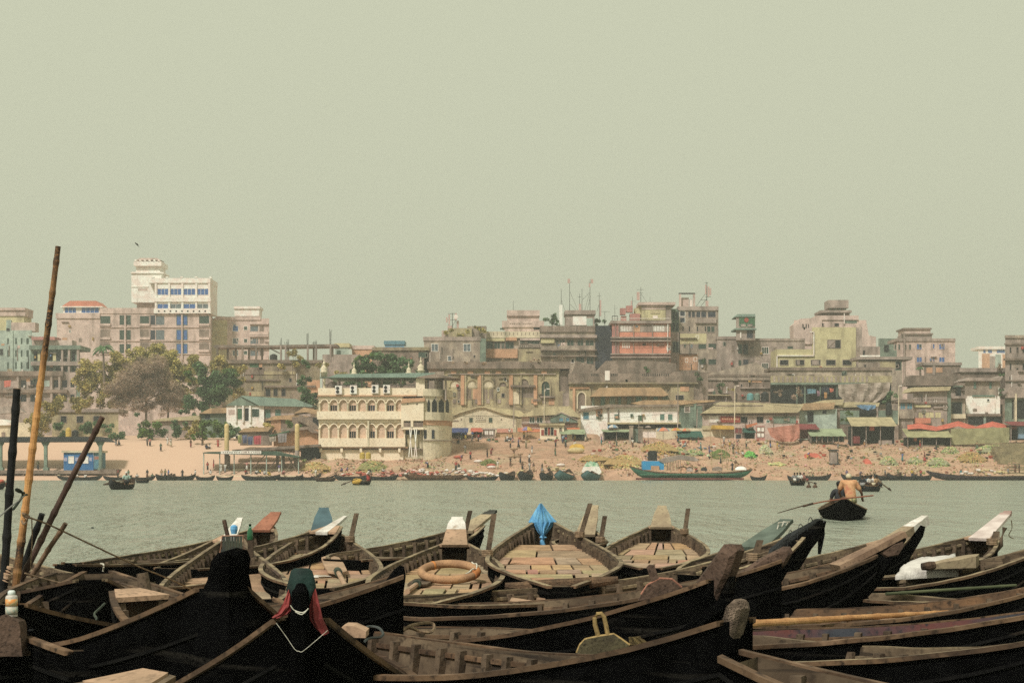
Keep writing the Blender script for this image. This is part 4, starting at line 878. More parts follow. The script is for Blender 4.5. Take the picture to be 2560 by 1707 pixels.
# penthouse
b.box(158, 766, 250, 784, w_white, 'penthouse', 0, 7, 1); b.poly([(152, 767), (175, 752), (240, 752), (256, 767)], roof_red, 'roof', .6, 7.5); b.win(162, 769, 190, 782, g_blue, w_white, dy=1, bars=2); b.win(204, 769, 247, 782, g_blue, w_white, dy=1, bars=3); b.box(152, 766, 257, 768.5, w_white, 'eave', .4, 8, .6)
# --- pinkish block right of it
b = Bd('pinkish apartment block with a white rooftop room, right of the white tower', 528, 673, 796, 440, 12, w_pink)
b.poly([(529, 800), (544, 790), (570, 792), (570, 798)], w_pink, 'parapet', -.1, 6); b.box(568, 792, 652, 800, w_pink, 'parapet', .3); b.box(586, 771, 648, 790, w_white, 'rooftop_room', 0, 5, 2); b.box(585, 766, 650, 772, w_white, 'roof_slab', .4, 6, 2)
b.box(529, 800, 568, 960, w_yellow, 'side_wall', .05)
for y in (815, 846, 876):
    b.win(544, y, 552, y + 16, g_green, w_yellow); b.win(582, y, 595, y + 13, g_blue if y < 820 else g_grey, w_white); b.win(610, y + 1, 618, y + 10, g_green, w_white); b.win(626, y, 645, y + 15, g_grey, w_pink); b.win(650, y, 660, y + 15, w_brown, w_pink); b.box(624, y + 14, 672, y + 23, w_pink, 'balcony', .7); b.box(624, y - 7, 672, y - 4, w_pink, 'ledge', .6)
# --- mint block and the grey slab building, left edge
b = Bd('streaked mint-green block cut by the left edge', -60, 80, 826, 385, 10, w_mint)
b.box(-40, 776, 64, 790, w_pink, 'rooftop_room', .3, 6, 2); b.box(-40, 770, 65, 776, w_pink, 'roof_slab', .7, 6, 2); b.box(-40, 790, 60, 826, w_yellow, 'rooftop_room', 0, 6, 2); b.box(16, 800, 28, 826, w_mint, 'stair_wall', .1, 4, 1.8); b.win(16, 820, 25, 828, g_dark, w_mint, dy=-.0); b.box(28, 806, 88, 828, w_pink, 'parapet_wall', 0, 3, 1)
b.wins([(18, 22), (38, 42), (52, 56), (66, 72)], [(845, 860), (875, 892), (905, 922)], g_green, w_mint, bars=None); b.win(0, 872, 8, 888, g_dark, w_mint); b.box(31, 826, 33, 960, w_mint, 'drain_pipe', .2)
b = Bd('unfinished grey-green concrete house with open floors, left of the trees', 76, 200, 866, 372, 9, w_green)
b.box(80, 842, 138, 850, w_pinkred, 'roof_slab', .4, 5); b.box(80, 850, 180, 868, w_pink, 'rooftop_wall', .0, 4, 1); b.box(76, 864, 204, 874, w_green, 'floor_slab', 1.0, 8); b.box(80, 904, 216, 914, w_grey, 'floor_slab', 1.0, 8)
b.wins([(84, 94), (100, 108), (118, 132), (140, 154), (160, 168), (180, 188)], [(878, 902), (918, 936)], g_dark, w_green, bars=None); b.wins([(86, 112), (122, 140)], [(884, 902)], w_yellow, w_green, bars=None)
for x in (155, 172, 194): b.box(x, 872, x + 5, 940, w_grey, 'column', .8)
b = Bd('low grey building with stacked balconies at the left edge', -60, 190, 930, 352, 8, w_grey)
b.box(-60, 928, 160, 940, w_brown, 'floor_slab', .9, 7); b.box(-60, 974, 170, 982, w_brown, 'floor_slab', .9, 7); b.wins([(52, 66), (76, 96), (134, 146), (155, 168), (176, 186)], [(950, 968), (986, 1004)], g_dark, w_green, bars=None); b.win(108, 950, 124, 966, w_mint, w_grey)
for x in (44, 100, 128, 148): b.box(x, 938, x + 5, 1010, w_grey, 'column', .7)
mb = MB(); sheet(mb, pp([(10, 952), (11, 968)], 350.6), pp([(28, 950), (26, 966)], 350.6), .1, .05, 6, .06); solo(mb, 'hanging_cloth', M('cloth_coral', (.55, .16, .12), (.45, .13, .1), .9), 'coral cloth hung on the grey balcony at the left edge', 'cloth')

# --- bare concrete frame on the ridge
b = Bd('bare concrete frame of a building under construction with rebar sticking up', 535, 842, 862, 365, 6, w_brown, name='concrete_frame', wall_=False)
b.poly([(532, 864), (540, 862), (680, 863), (700, 862), (842, 860), (842, 866), (700, 868), (535, 869)], w_brown, 'floor_slab', 0, 6)
for x, t in ((543, 866), (569, 866), (589, 866), (606, 866), (622, 866), (640, 862), (655, 866), (702, 848), (714, 856), (720, 850), (769, 832), (784, 848), (790, 850), (826, 826), (831, 862)):
    b.box(x - 2, max(t, 862), x + 2.2, 905, w_brown if x < 690 else w_grey, 'column', .1, .5, R.choice((0, 2, 4)))
    if t < 862: mb = MB(); [mb.tube(pp([(x + q, 864), (x + q * 1.6, t + R.uniform(-4, 8))], 366), .05, 4) for q in (-1.4, 0, 1.3)]; mb.build('rebar', steel, b.rt)
b.poly([(676, 870), (704, 884), (704, 887), (672, 871)], w_brown, 'stair_flight', 1, 1)
tank('black water tank under the bare concrete frame', 673, 692, 884, 900, 363, tank_k)
b = Bd('peach flat-roofed house on the ridge behind the green tree', 880, 934, 872, 430, 8, w_orange, name='small_house'); b.box(878, 864, 936, 873, w_pink, 'parapet', .3, 8)
b = Bd('pale house with a yellow band right of the concrete frame', 838, 872, 866, 425, 6, w_mint, name='small_house'); b.box(836, 858, 874, 868, w_yellow, 'parapet', .4, 6); b.win(842, 876, 852, 888, g_green, w_mint)
b = Bd('small bright blue house on the ridge', 962, 1010, 860, 430, 6, w_blue, name='small_house'); b.box(960, 852, 1012, 861, sh_blue, 'parapet', .4, 6); b.win(968, 870, 976, 884, g_dark, w_blue)
b = Bd('grey stained low wall building behind the bare frame, with a pale strip', 806, 900, 886, 380, 4, w_grey, name='small_house')
# --- decayed brown range behind the trees
b = Bd('long decayed brown masonry range with yellow stains behind the trees', 556, 800, 905, 338, 10, w_brown2, name='old_range')
b.box(560, 900, 806, 908, w_brown, 'cornice', .5, 2); b.box(612, 918, 660, 936, w_brown, 'panel', .2); b.box(660, 928, 740, 936, w_olive, 'stained_band', .15); b.box(612, 948, 700, 952, w_brown, 'ledge', .4); b.box(660, 964, 790, 968, w_brown, 'ledge', .6); b.win(624, 906, 646, 926, sh_green, w_brown); b.box(648, 906, 656, 924, w_orange, 'panel', .2)
b.wins([(664, 676), (684, 694), (704, 714)], [(972, 990)], g_dark, w_brown); b.box(596, 978, 660, 990, w_olive, 'panel', .2)
b.arch(784, 8, 960, 974, 996, g_dark, w_orange); b.box(768, 950, 800, 990, w_orange, 'panel', .06)
b = Bd('dark brown ruined wall right of the big green tree', 930, 1072, 872, 345, 6, w_brown, name='old_range'); b.box(930, 868, 1074, 876, w_brown2, 'cornice', .4); b.win(1046, 880, 1068, 894, g_green, w_brown)

# --- grey house with plants, cream tiers, grey-green block
b = Bd('grey and yellow stained house with three windows under a rooftop wall of creepers', 1060, 1214, 846, 345, 9, w_grey2, name='apartment_building')
b.box(1058, 842, 1202, 852, w_grey, 'parapet', .2, 8); b.wins([(1079, 1095), (1159, 1176)], [(860, 878)], g_grey, w_white, bars=1); b.win(1120, 890, 1129, 902, g_grey, w_white); b.box(1200, 846, 1215, 930, w_green, 'side_wall', .05); b.box(1120, 820, 1180, 844, w_olive, 'rooftop_wall', 0, 3, 2); b.box(1168, 815, 1216, 846, w_grey2, 'rooftop_wall', 0, 3, 3); b.box(1104, 826, 1122, 846, w_pink, 'rooftop_wall', 0, 3, 2.5)
mast('pink panelled telecom mast on the creeper-grown roof', 1131, 782, 845, 348, panels=[(1115, 793, 1119, 806), (1121, 786, 1125, 812), (1137, 783, 1142, 800), (1142, 802, 1147, 820), (1119, 814, 1130, 830)], stays=[(1122, 840, 1122, 790), (1140, 840, 1140, 784), (1122, 830, 1140, 800)], cross=[(1119, 1142, 784), (1119, 1142, 800)], r=.1); dish(bpy.data.objects[TH[-1].name], 1140, 792, .5, 347)
b = Bd('cream and grey tiered building with a salmon balcony band', 1212, 1354, 845, 352, 10, w_grey2, name='apartment_building')
b.box(1210, 829, 1354, 845, w_cream2, 'parapet', .5, 9); b.box(1262, 815, 1348, 830, w_pink, 'tier', 0, 6, 3); b.box(1255, 802, 1360, 818, w_pink, 'tier', .3, 7, 3); b.box(1268, 782, 1348, 803, w_pink, 'tier', 0, 5, 4); b.box(1267, 776, 1349, 790, w_pink, 'parapet', .5, 6, 4)
for i in range(12):
    if i != 6: b.box(1275 + i * 4.6, 808 + R.uniform(-.5, .5), 1277.8 + i * 4.6, 811, w_brown, 'lettering', .34, .02, 3)
for i in range(14): b.box(1213 + i * 10, 831, 1214.2 + i * 10, 838, w_brown, 'baluster', .54, .02)
b.box(1214, 846, 1262, 853, w_yellow, 'fascia', .5); b.box(1264, 844, 1292, 852, w_orange, 'awning', .9); b.box(1300, 846, 1350, 851, w_pink, 'fascia', .5); b.wins([(1216, 1232), (1236, 1250), (1254, 1260), (1264, 1284)], [(855, 871)], g_green, w_grey, bars=1); b.wins([(1300, 1312), (1318, 1348)], [(852, 860)], g_green, w_grey); b.box(1215, 873, 1294, 895, w_orange, 'balcony', .6); b.box(1296, 862, 1376, 869, w_grey2, 'balcony', .5)
for i in range(14): b.win(1300 + i * 5.2, 864, 1302.4 + i * 5.2, 867, g_dark, w_grey, bars=None, name='vent', dy=-.5)
b.box(1296, 872, 1374, 930, w_olive, 'lower_wall', .25); b.box(1250, 820, 1259, 824, g_green, 'window', .05, .02, 3); b.win(1334, 816, 1350, 824, g_dark, w_pink, dy=3)
mast('thin rooftop mast on the cream tiered building', 1283, 752, 778, 356, r=.06)
b = Bd('grey-green apartment block with dark ledges and navy netting on its right', 1352, 1490, 828, 350, 10, w_grey2, name='apartment_building')
b.box(1350, 815, 1488, 830, w_brown, 'parapet', .4, 9); b.box(1488, 814, 1530, 920, w_navy, 'netting', .1, 9)
for y in (838, 874, 889): b.box(1350, y, 1492, y + (7 if y < 840 else 3), w_grey if y < 840 else w_brown, 'ledge', .9)
b.box(1352, 846, 1386, 858, w_yellow, 'balcony', .5); b.box(1396, 864, 1488, 874, w_grey2, 'balcony', .6); b.wins([(1390, 1396), (1400, 1412), (1418, 1434), (1444, 1458), (1464, 1484)], [(850, 864)], g_green, w_grey, bars=1); b.wins([(1360, 1372)], [(845, 852)], g_dark, w_grey); b.wins([(1440, 1460), (1466, 1484)], [(892, 910)], g_green, w_grey, bars=1)
b.box(1414, 786, 1486, 816, w_grey, 'rooftop_room', 0, 6, 3); b.box(1412, 776, 1489, 786, w_grey, 'roof_slab', .5, 7, 3); b.box(1432, 790, 1466, 813, w_white, 'panel', .1, .05, 3); b.box(1466, 796, 1482, 815, w_mint, 'panel', .1, .05, 3); b.box(1398, 762, 1406, 812, w_white, 'chimney', 0, .7, 2)
for i in range(4): b.box(1384 + i * 27, 812, 1386 + i * 27, 828, w_grey, 'post', .42, .2)
b.box(1390, 812, 1400, 820, g_green, 'planter', .3); b.box(1424, 814, 1462, 820, g_green, 'planter', .3)
for lb, x, y0, y1, st, pn in (('leftmost thin lattice mast above the grey-green block', 1403, 722, 776, [(1404, 752, 1412, 776)], []), ('tall mast with a pink dish above the grey-green block', 1424, 698, 778, [(1425, 730, 1446, 778), (1425, 760, 1440, 776)], [(1419, 697, 1425, 708)]),
      ('short mast beside the tall pair on the grey-green block', 1449, 734, 776, [], [(1447, 760, 1453, 776)]), ('slender middle mast on the grey-green block', 1455, 722, 778, [(1456, 750, 1473, 732)], []), ('tall mast with clustered antennas at the right of the grey-green roof', 1475, 698, 778, [(1474, 732, 1462, 776), (1476, 740, 1468, 776)], [(1477, 698, 1483, 708), (1472, 708, 1476, 718)]),
      ('banded mast on the navy netting roof', 1498, 732, 800, [(1498, 760, 1492, 780)], [(1499, 750, 1503, 790)]), ('low mast with a cross arm left of the coral building', 1512, 778, 822, [], [])):
    mast(lb, x, y0, y1, 354, panels=pn, stays=st, cross=[(x - 5, x + 5, y0 + 8)] if pn else ([(1504, 1524, 779)] if x == 1512 else []), r=.075)
# --- coral building
b = Bd('coral red apartment building with grille bands and a cluttered roof', 1530, 1676, 806, 345, 11, w_coral, name='apartment_building')
b.box(1527, 802, 1678, 809, w_grey, 'roof_slab', .6, 9); b.box(1531, 811, 1546, 900, w_pinkred, 'corner_wall', .12)
for y in (843, 851, 884, 892): b.box(1526, y, 1676, y + 3, w_grey, 'ledge', .9)
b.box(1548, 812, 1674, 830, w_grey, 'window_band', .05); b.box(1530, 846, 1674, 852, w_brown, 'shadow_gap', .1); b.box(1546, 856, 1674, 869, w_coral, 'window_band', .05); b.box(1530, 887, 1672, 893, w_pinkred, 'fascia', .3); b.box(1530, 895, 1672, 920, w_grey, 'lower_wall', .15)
for x0, x1, y0, y1 in ((1552, 1580, 814, 828), (1630, 1662, 814, 828), (1556, 1577, 856, 870)):
    for i in range(int((x1 - x0) / 4)): b.box(x0 + i * 4, y0, x0 + i * 4 + 2.2, y1, w_white, 'grille_bar', .12, .02)
b.win(1548, 814, 1552, 828, g_dark, w_grey); b.box(1582, 812, 1600, 830, w_orange, 'panel', .1); b.win(1588, 813, 1595, 819, g_grey, w_orange, dy=-.12); b.wins([(1606, 1613), (1617, 1626)], [(813, 828)], g_green, w_grey); b.wins([(1604, 1616), (1618, 1632), (1634, 1656)], [(855, 868)], w_navy, w_coral, bars=1); b.wins([(1637, 1656), (1606, 1616)], [(894, 902)], w_navy, w_grey)
for x in (1538, 1546, 1583, 1630): b.box(x, 806, x + 1.2, 905, w_grey, 'drain_pipe', .35)
b.box(1668, 806, 1670, 880, w_white, 'drain_pipe', .4)
b.box(1604, 762, 1664, 800, w_yellow, 'rooftop_room', 0, 6, 3); b.box(1664, 768, 1678, 804, w_grey, 'rooftop_room', 0, 6, 3.2); b.box(1596, 756, 1688, 763, w_pink, 'roof_slab', .7, 7, 3); b.box(1604, 763, 1664, 774, w_pink, 'fascia', .1, .05, 3); b.box(1626, 776, 1650, 784, roof_yel, 'panel', .12, .05, 3); b.box(1632, 789, 1644, 796, w_white, 'panel', .12, .05, 3)
for q in ((1551, 770, 1564, 786), (1566, 764, 1582, 780), (1575, 784, 1600, 801), (1586, 770, 1604, 786), (1553, 790, 1566, 802)): b.box(*q, R.choice((w_pinkred, w_yellow, w_pinkred)), 'rooftop_box', 0, 2, R.uniform(2, 5))
b.box(1529, 796, 1676, 797, w_white, 'railing', .5); b.box(1530, 790, 1544, 791, steel, 'railing', .5); b.box(1530, 790, 1531, 802, steel, 'railing', .5); b.box(1543, 790, 1544, 802, steel, 'railing', .5)
mast('mast with a pink panel on the coral building roof', 1602, 718, 760, 350, panels=[(1592, 730, 1599, 750)], cross=[(1592, 1609, 724), (1594, 1608, 732)], stays=[(1603, 735, 1618, 758)], r=.08)
mast('thin mast amid the clutter on the coral roof', 1581, 740, 790, 349, panels=[(1577, 752, 1580, 775)], cross=[(1577, 1590, 753)], r=.05); mast('short aerial at the left corner of the coral roof', 1537, 762, 800, 346, cross=[(1536, 1542, 771)], r=.05); mast('single thin aerial behind the coral roof slab', 1625, 742, 757, 351, r=.04)
# --- tall grey building
b = Bd('tall grey stained building with open windows and a rooftop frame', 1698, 1796, 770, 352, 11, w_grey2, name='apartment_building')
b.box(1695, 766, 1796, 776, w_grey, 'parapet', .3, 10); b.box(1676, 772, 1700, 900, w_green, 'side_wall', -.2, 8); b.box(1676, 830, 1700, 1000, w_grey, 'side_wall', .0, 8); b.wins([(1682, 1688), (1690, 1696)], [(780, 800), (806, 826), (855, 880)], w_navy, w_green)
b.wins([(1700, 1712)], [(778, 790), (794, 806)], w_navy, w_white); b.wins([(1721, 1727), (1730, 1737), (1741, 1751), (1753, 1765), (1770, 1789)], [(779, 793)], w_navy, w_grey); b.box(1738, 796, 1790, 808, w_grey, 'balcony', .5)
b.wins([(1706, 1709), (1722, 1725), (1742, 1745), (1762, 1765)], [(816, 828)], g_dark, w_grey, bars=None); b.wins([(1768, 1776), (1778, 1786)], [(816, 830)], g_green, w_grey); b.box(1700, 834, 1766, 860, w_yellow, 'stained_panel', .06); b.box(1698, 886, 1744, 925, w_orange, 'stained_panel', .06); b.wins([(1746, 1765), (1771, 1790)], [(859, 872), (898, 911)], g_green, w_grey); b.wins([(1726, 1732)], [(858, 870), (896, 910)], g_grey, w_pink); b.wins([(1706, 1711)], [(857, 861), (896, 899)], g_dark, w_grey, bars=None)
for y in (845, 884): b.box(1700, y, 1742, y + 1.2, w_brown, 'ledge', .6)
for x in (1698, 1733): b.box(x, 735, x + 5, 770, w_pink, 'frame_post', 0, .6, 2)
b.box(1697, 732, 1738, 735, steel, 'frame_beam', 0, .6, 2); b.box(1704, 744, 1722, 768, w_pink, 'rooftop_box', 0, 2, 3); b.box(1724, 748, 1731, 768, w_white, 'rooftop_box', 0, 1, 3)
mast('tall telecom mast with long pink panels and slanting stays on the grey building', 1767, 706, 770, 356, panels=[(1769, 716, 1773, 742), (1774, 720, 1778, 738), (1763, 712, 1766, 736), (1764, 752, 1771, 768)], stays=[(1766, 730, 1739, 768), (1766, 748, 1750, 768)], cross=[(1752, 1768, 750), (1762, 1770, 707), (1763, 1778, 742)], r=.11)
# --- wide grey house with the painted flag tower
b = Bd('wide plain grey house below the little painted tower', 1792, 2012, 846, 350, 9, w_grey, name='apartment_building')
b.box(1792, 841, 1842, 848, w_grey, 'parapet', .2, 8); b.box(1840, 846, 2010, 852, w_grey, 'parapet', .2, 8); b.wins([(1829, 1835)], [(864, 880), (902, 916)], w_brown, w_grey); b.win(1845, 860, 1856, 884, g_green, w_grey); b.win(1858, 860, 1870, 886, w_navy, w_grey); b.wins([(1846, 1853)], [(900, 913)], g_green, w_grey); b.win(1858, 899, 1871, 913, w_navy, w_grey); b.win(1905, 868, 1921, 884, g_green, w_white, bars=2); b.win(1905, 908, 1920, 921, g_green, w_white, bars=2); b.wins([(1877, 1883)], [(868, 871), (906, 909)], g_green, w_brown); b.win(1969, 866, 1982, 872, g_green, w_grey); b.wins([(1934, 1941)], [(868, 876)], w_brown, w_grey)
b = Bd('little rooftop tower with a green panel and red disc', 1840, 1888, 790, 347, 6, w_grey, name='rooftop_tower', cat='tower', yb=850)
b.poly([(1838, 792), (1844, 785), (1888, 785), (1889, 792)], roof_teal, 'roof', -.3, 6.5); b.box(1848, 792, 1887, 815, sh_green, 'painted_panel', .08); b.box(1837, 821, 1890, 825, roof_teal, 'ledge', .7, 6); b.wins([(1852, 1864), (1869, 1881)], [(810, 816)], w_grey, w_green, dy=-.1); b.win(1867, 825, 1882, 845, w_navy, w_grey); b.box(1850, 830, 1853, 845, w_white, 'drain_pipe', .2)
mb = MB(); c = at(1866, 800, 346.86); mb.loft([[(c[0] + .55 * math.cos(a), c[1] - e, c[2] + .55 * math.sin(a)) for a in [6.2832 * k / 20 for k in range(20)]] for e in (0, .03)]); mb.build('red_disc', sh_red, b.rt)
# --- stepped pink block, yellow house
b = Bd('stepped pinkish block with a box water tower on its roof', 1985, 2166, 800, 372, 10, w_pink, name='apartment_building')
b.poly([(1983, 812), (2000, 797), (2055, 793), (2055, 860), (1985, 860)], w_pink, 'corner_wall', -.4, 5); b.box(2040, 789, 2146, 800, w_pink, 'parapet', .3, 9); b.box(2050, 776, 2128, 782, w_grey, 'deck', .6, 7); b.box(2066, 782, 2124, 792, w_pink, 'rooftop_room', 0, 5, 2); b.box(2071, 750, 2121, 770, w_grey, 'water_tank_box', .2, 5, 2)
for x in (2074, 2086, 2097, 2110): b.box(x, 769, x + 5, 778, w_green, 'leg', 0, .6, 2.4)
b.wins([(2049, 2059), (2086, 2097)], [(808, 816)], g_dark, w_pink); b.wins([(2006, 2009), (2014, 2017), (2020, 2022)], [(810, 820)], g_dark, w_pink, dy=-.4, bars=None); b.box(2112, 801, 2142, 808, w_green, 'opening', .05); b.box(2109, 780, 2111, 810, w_white, 'drain_pipe', .4)
b.poly([(2140, 812), (2166, 806), (2172, 838), (2190, 842), (2190, 870), (2140, 870)], w_pink, 'side_block', -.6, 5)
b = Bd('yellow unfinished house with square open windows and white trim', 2030, 2140, 818, 338, 9, w_yellow, name='apartment_building')
b.box(1942, 873, 2032, 980, w_yellow, 'wing', .05, 8, .06); b.box(2140, 818, 2156, 930, w_grey, 'side_wall', -.3, 8); b.win(2069, 850, 2101, 870, g_dark, w_grey); b.box(2070, 851, 2088, 869, w_grey, 'inner_wall', .02, .02)
b.poly([(2071, 868), (2086, 853), (2088, 855), (2073, 869)], w_brown, 'stair_flight', -.06, .03)
b.wins([(1950, 1970), (1990, 2010), (2028, 2050), (2066, 2088), (2107, 2128)], [(900, 912)], g_dark, w_grey, dy=-.06); b.wins([(2030, 2048), (1992, 2000)], [(901, 911)], w_grey, w_grey, dy=-.08, bars=None)
b.box(1942, 888, 2034, 890.5, w_white, 'trim', .4); b.box(1941, 890, 1943, 925, w_white, 'trim', .4); b.box(2033, 830, 2035, 890, w_white, 'trim', .4); b.box(2024, 829, 2035, 831, w_white, 'trim', .4); b.box(2025, 833, 2031, 860, w_pink, 'bay', .2)
b = Bd('grey stained flat house right of the yellow one', 2146, 2256, 902, 330, 7, w_grey2, name='small_house'); b.box(2140, 892, 2280, 899, w_grey, 'roof_slab', .5, 6); b.box(2150, 866, 2200, 896, w_grey, 'upper_room', 0, 4, 2); b.box(2150, 888, 2200, 894, w_white, 'parapet', .1, .1, 1.9); b.win(2182, 906, 2196, 920, w_brown, w_grey); b.box(2200, 904, 2238, 920, w_olive, 'stained_panel', .06); b.win(2240, 904, 2252, 924, g_dark, w_green); b.win(2157, 876, 2162, 888, g_dark, w_grey, dy=2)
b = Bd('hazy green house behind the grey flat one', 2196, 2256, 846, 405, 6, w_green, name='small_house'); b.win(2210, 862, 2222, 880, g_dark, w_green)
b = Bd('grey-pink apartment block with blue windows on the right', 2242, 2388, 850, 392, 10, w_pink, name='apartment_building')
b.box(2240, 846, 2388, 853, w_grey, 'parapet', .3, 9); b.box(2258, 836, 2330, 848, w_grey, 'rooftop_room', 0, 6, 2); b.box(2260, 824, 2326, 836, w_pink, 'rooftop_room', .1, 6, 2); b.box(2257, 820, 2328, 824, w_brown, 'roof_slab', .5, 7, 2); b.box(2254, 833, 2332, 837, w_brown, 'ledge', .4, 1, 2); b.wins([(2292, 2304), (2348, 2361)], [(860, 873), (893, 905)], g_blue, w_pink, bars=1); b.wins([(2332, 2336)], [(860, 871), (893, 903)], g_blue, w_pink); b.wins([(2236, 2240), (2246, 2250), (2262, 2266), (2273, 2277)], [(861, 874)], g_green, w_pink); b.box(2258, 836, 2262, 960, w_grey, 'column', .5)
b = Bd('hazy distant white and orange block near the right edge', 2446, 2512, 870, 620, 12, w_white, name='apartment_building'); b.box(2445, 866, 2513, 873, w_white, 'roof_slab', .8, 10); b.box(2455, 884, 2474, 960, w_orange, 'panel', .1); b.box(2506, 886, 2516, 960, w_orange, 'panel', .1); b.wins([(2458, 2464), (2470, 2480), (2492, 2512)], [(874, 882)], g_blue, w_white); b.box(2488, 886, 2502, 960, w_mint, 'panel', .1); b.box(2474, 890, 2488, 960, w_grey, 'panel', .1)
b = Bd('grey-brown block cut by the right edge', 2513, 2640, 840, 322, 9, w_grey, name='apartment_building', sk=8); b.box(2511, 858, 2640, 862, w_brown, 'ledge', .3); b.box(2509, 896, 2640, 901, w_brown, 'ledge', .8); b.wins([(2524, 2528), (2541, 2546), (2556, 2561)], [(868, 882), (908, 924)], g_dark, w_grey); b.box(2512, 838, 2640, 845, w_grey2, 'parapet', .3); b.box(2512, 950, 2640, 953, w_brown, 'ledge', .4)
b = Bd('brown low block with two orange patches on the right', 2310, 2402, 912, 338, 6, w_brown, name='small_house'); b.box(2308, 906, 2404, 913, w_grey, 'parapet', .3, 6); b.box(2316, 919, 2332, 932, w_orange, 'stained_panel', .05); b.box(2340, 919, 2356, 931, w_orange, 'stained_panel', .05); b.box(2331, 906, 2337, 938, w_grey, 'pilaster', .2)
b = Bd('long low brown-grey house in front of the right edge block', 2400, 2520, 928, 330, 6, w_brown, name='small_house'); b.box(2398, 920, 2512, 930, w_grey, 'roof_slab', .5, 6)
for nm, x0, x1, y0, y1, n in (('streaked mint', 2, 78, 835, 925, 9), ('low grey building with st', 0, 185, 942, 1000, 14), ('unfinished grey-green', 80, 196, 880, 930, 8), ('pinkish apartment', 575, 668, 805, 880, 8), ('long decayed brown', 562, 790, 910, 990, 22), ('grey and yellow stained', 1064, 1196, 856, 900, 7), ('cream and grey tiered', 1216, 1348, 848, 900, 10), ('grey-green apartment', 1354, 1486, 842, 905, 14), ('coral red', 1548, 1668, 858, 902, 8), ('tall grey stained', 1700, 1790, 838, 915, 12), ('wide plain grey', 1795, 2005, 856, 930, 16), ('stepped pinkish', 1990, 2160, 812, 850, 9), ('yellow unfinished', 1950, 2136, 916, 932, 6), ('grey-pink apartment', 2246, 2384, 856, 912, 9), ('grey-brown block cut', 2516, 2556, 866, 960, 8), ('long pinkish block', 146, 246, 800, 900, 8), ('dark brown ruined', 934, 1068, 880, 900, 6), ('grey stained flat', 2150, 2250, 905, 935, 6)):
    o = next(t for t in TH if t['label'].startswith(nm)); q = Bd.__new__(Bd); q.rt = o; w = next(c for c in o.children if c.name.startswith('wall')); q.Y = o.location.y + min(v.co.y for v in w.data.vertices); q.d = 1; q.m = w_grey; q.fuss(x0, x1, y0, y1, n)
# ------------------------------------------------------------------ middle and front rows of the far bank
b = Bd('old olive mansion with orange pilasters and a row of arches', 1110, 1398, 925, 314, 9, w_olive, cat='mansion', name='old_mansion')
b.box(1068, 905, 1425, 922, w_brown, 'cornice', .9, 8); b.box(1100, 921, 1400, 927, w_brown2, 'cornice', .5); b.box(1118, 934, 1390, 936, w_grey, 'ledge', .4)
for x in (1134, 1176, 1218, 1246, 1307, 1360): b.box(x - 7, 924, x + 7, 934, w_orange if x not in (1307,) else w_olive, 'medallion', .25)
for x in (1152, 1194, 1273, 1334): b.box(x, 938, x + 9, 1012, w_orange, 'pilaster', .45)
for x in (1162, 1204, 1300): b.box(x, 938, x + 4, 1012, w_olive, 'pilaster', .5)
for xc, hw, yt, ys, yb_, p in ((1137, 12, 950, 962, 968, w_cream2), (1180, 12, 950, 962, 968, w_cream2), (1220, 13, 950, 964, 968, w_cream2), (1257, 9, 955, 964, 966, w_brown), (1310, 12, 947, 962, 963, w_brown), (1364, 10, 953, 966, 992, g_green)):
    b.arch(xc, hw, yt, ys, yb_, p, w_olive, t=4, out=.3)
b.wins([(1144, 1151), (1167, 1178), (1208, 1219), (1223, 1233)], [(972, 998)], w_brown, w_olive, bars=1); b.win(1254, 984, 1261, 993, g_dark, w_grey); b.box(1276, 963, 1338, 968, w_brown, 'awning', 1.0); b.win(1300, 970, 1332, 992, w_brown, w_grey, bars=3); b.box(1279, 972, 1298, 1010, w_cream2, 'panel', .2)
b.box(1182, 972, 1196, 998, w_orange, 'panel', .1); b.box(1372, 996, 1390, 1012, w_orange, 'panel', .1); b.box(1350, 990, 1386, 994, w_grey, 'balcony', .7)
for i in range(9): b.box(1132 + i * 28, 998, 1140 + i * 28, 1008, R.choice((w_brown, w_orange, w_grey)), 'base_panel', .15)
b.box(1386, 926, 1424, 1020, w_brown, 'side_wall', -.4, 8); b.box(1386, 978, 1412, 1030, w_olive, 'annex', .3, 2); b.win(1408, 982, 1426, 1014, w_grey, w_grey, dy=-.5)
b = Bd('dark weathered terrace house with a balustraded parapet and long tan awning', 1423, 1742, 958, 312, 9, w_olive, cat='terrace house', name='terrace_house')
b.box(1421, 934, 1742, 957, w_brown, 'parapet', .6, 8); b.box(1421, 956, 1744, 960, w_brown2, 'cornice', 1.0, 8); b.poly([(1480, 938), (1514, 902), (1600, 900), (1690, 908), (1690, 938)], w_brown, 'rooftop_wall', 2, 3); b.poly([(1430, 936), (1440, 902), (1480, 912), (1484, 938)], w_brown, 'rooftop_wall', 1.5, 2); b.poly([(1680, 930), (1735, 925), (1770, 936), (1770, 1000), (1740, 1000), (1740, 950), (1680, 950)], w_brown, 'rooftop_wall', -.2, 5)
for x0, x1, s_ in ((1478, 1498, 4), (1528, 1546, 4.5), (1606, 1674, 4.6)):
    x = x0
    while x < x1: b.win(x, 934, x + 2, 940, g_dark, w_grey, bars=None, name='baluster_gap', dy=-.6); x += s_
b.box(1512, 927, 1524, 951, w_white, 'white_panel', .7, .05); b.arch(1454, 9, 981, 992, 1022, w_brown, w_cream2, t=3, out=.3); b.box(1424, 967, 1474, 972, w_orange, 'band', .3); b.box(1432, 972, 1438, 1030, w_orange, 'pilaster', .3); b.box(1473, 972, 1477, 1030, w_olive, 'pilaster', .3)
b.poly([(1476, 991), (1498, 969), (1652, 968), (1672, 987), (1660, 990), (1600, 989)], roof_tan, 'awning', -2.2, 2.4); b.box(1478, 990, 1672, 1020, g_dark, 'arcade_shadow', -.2, .2, -.05)
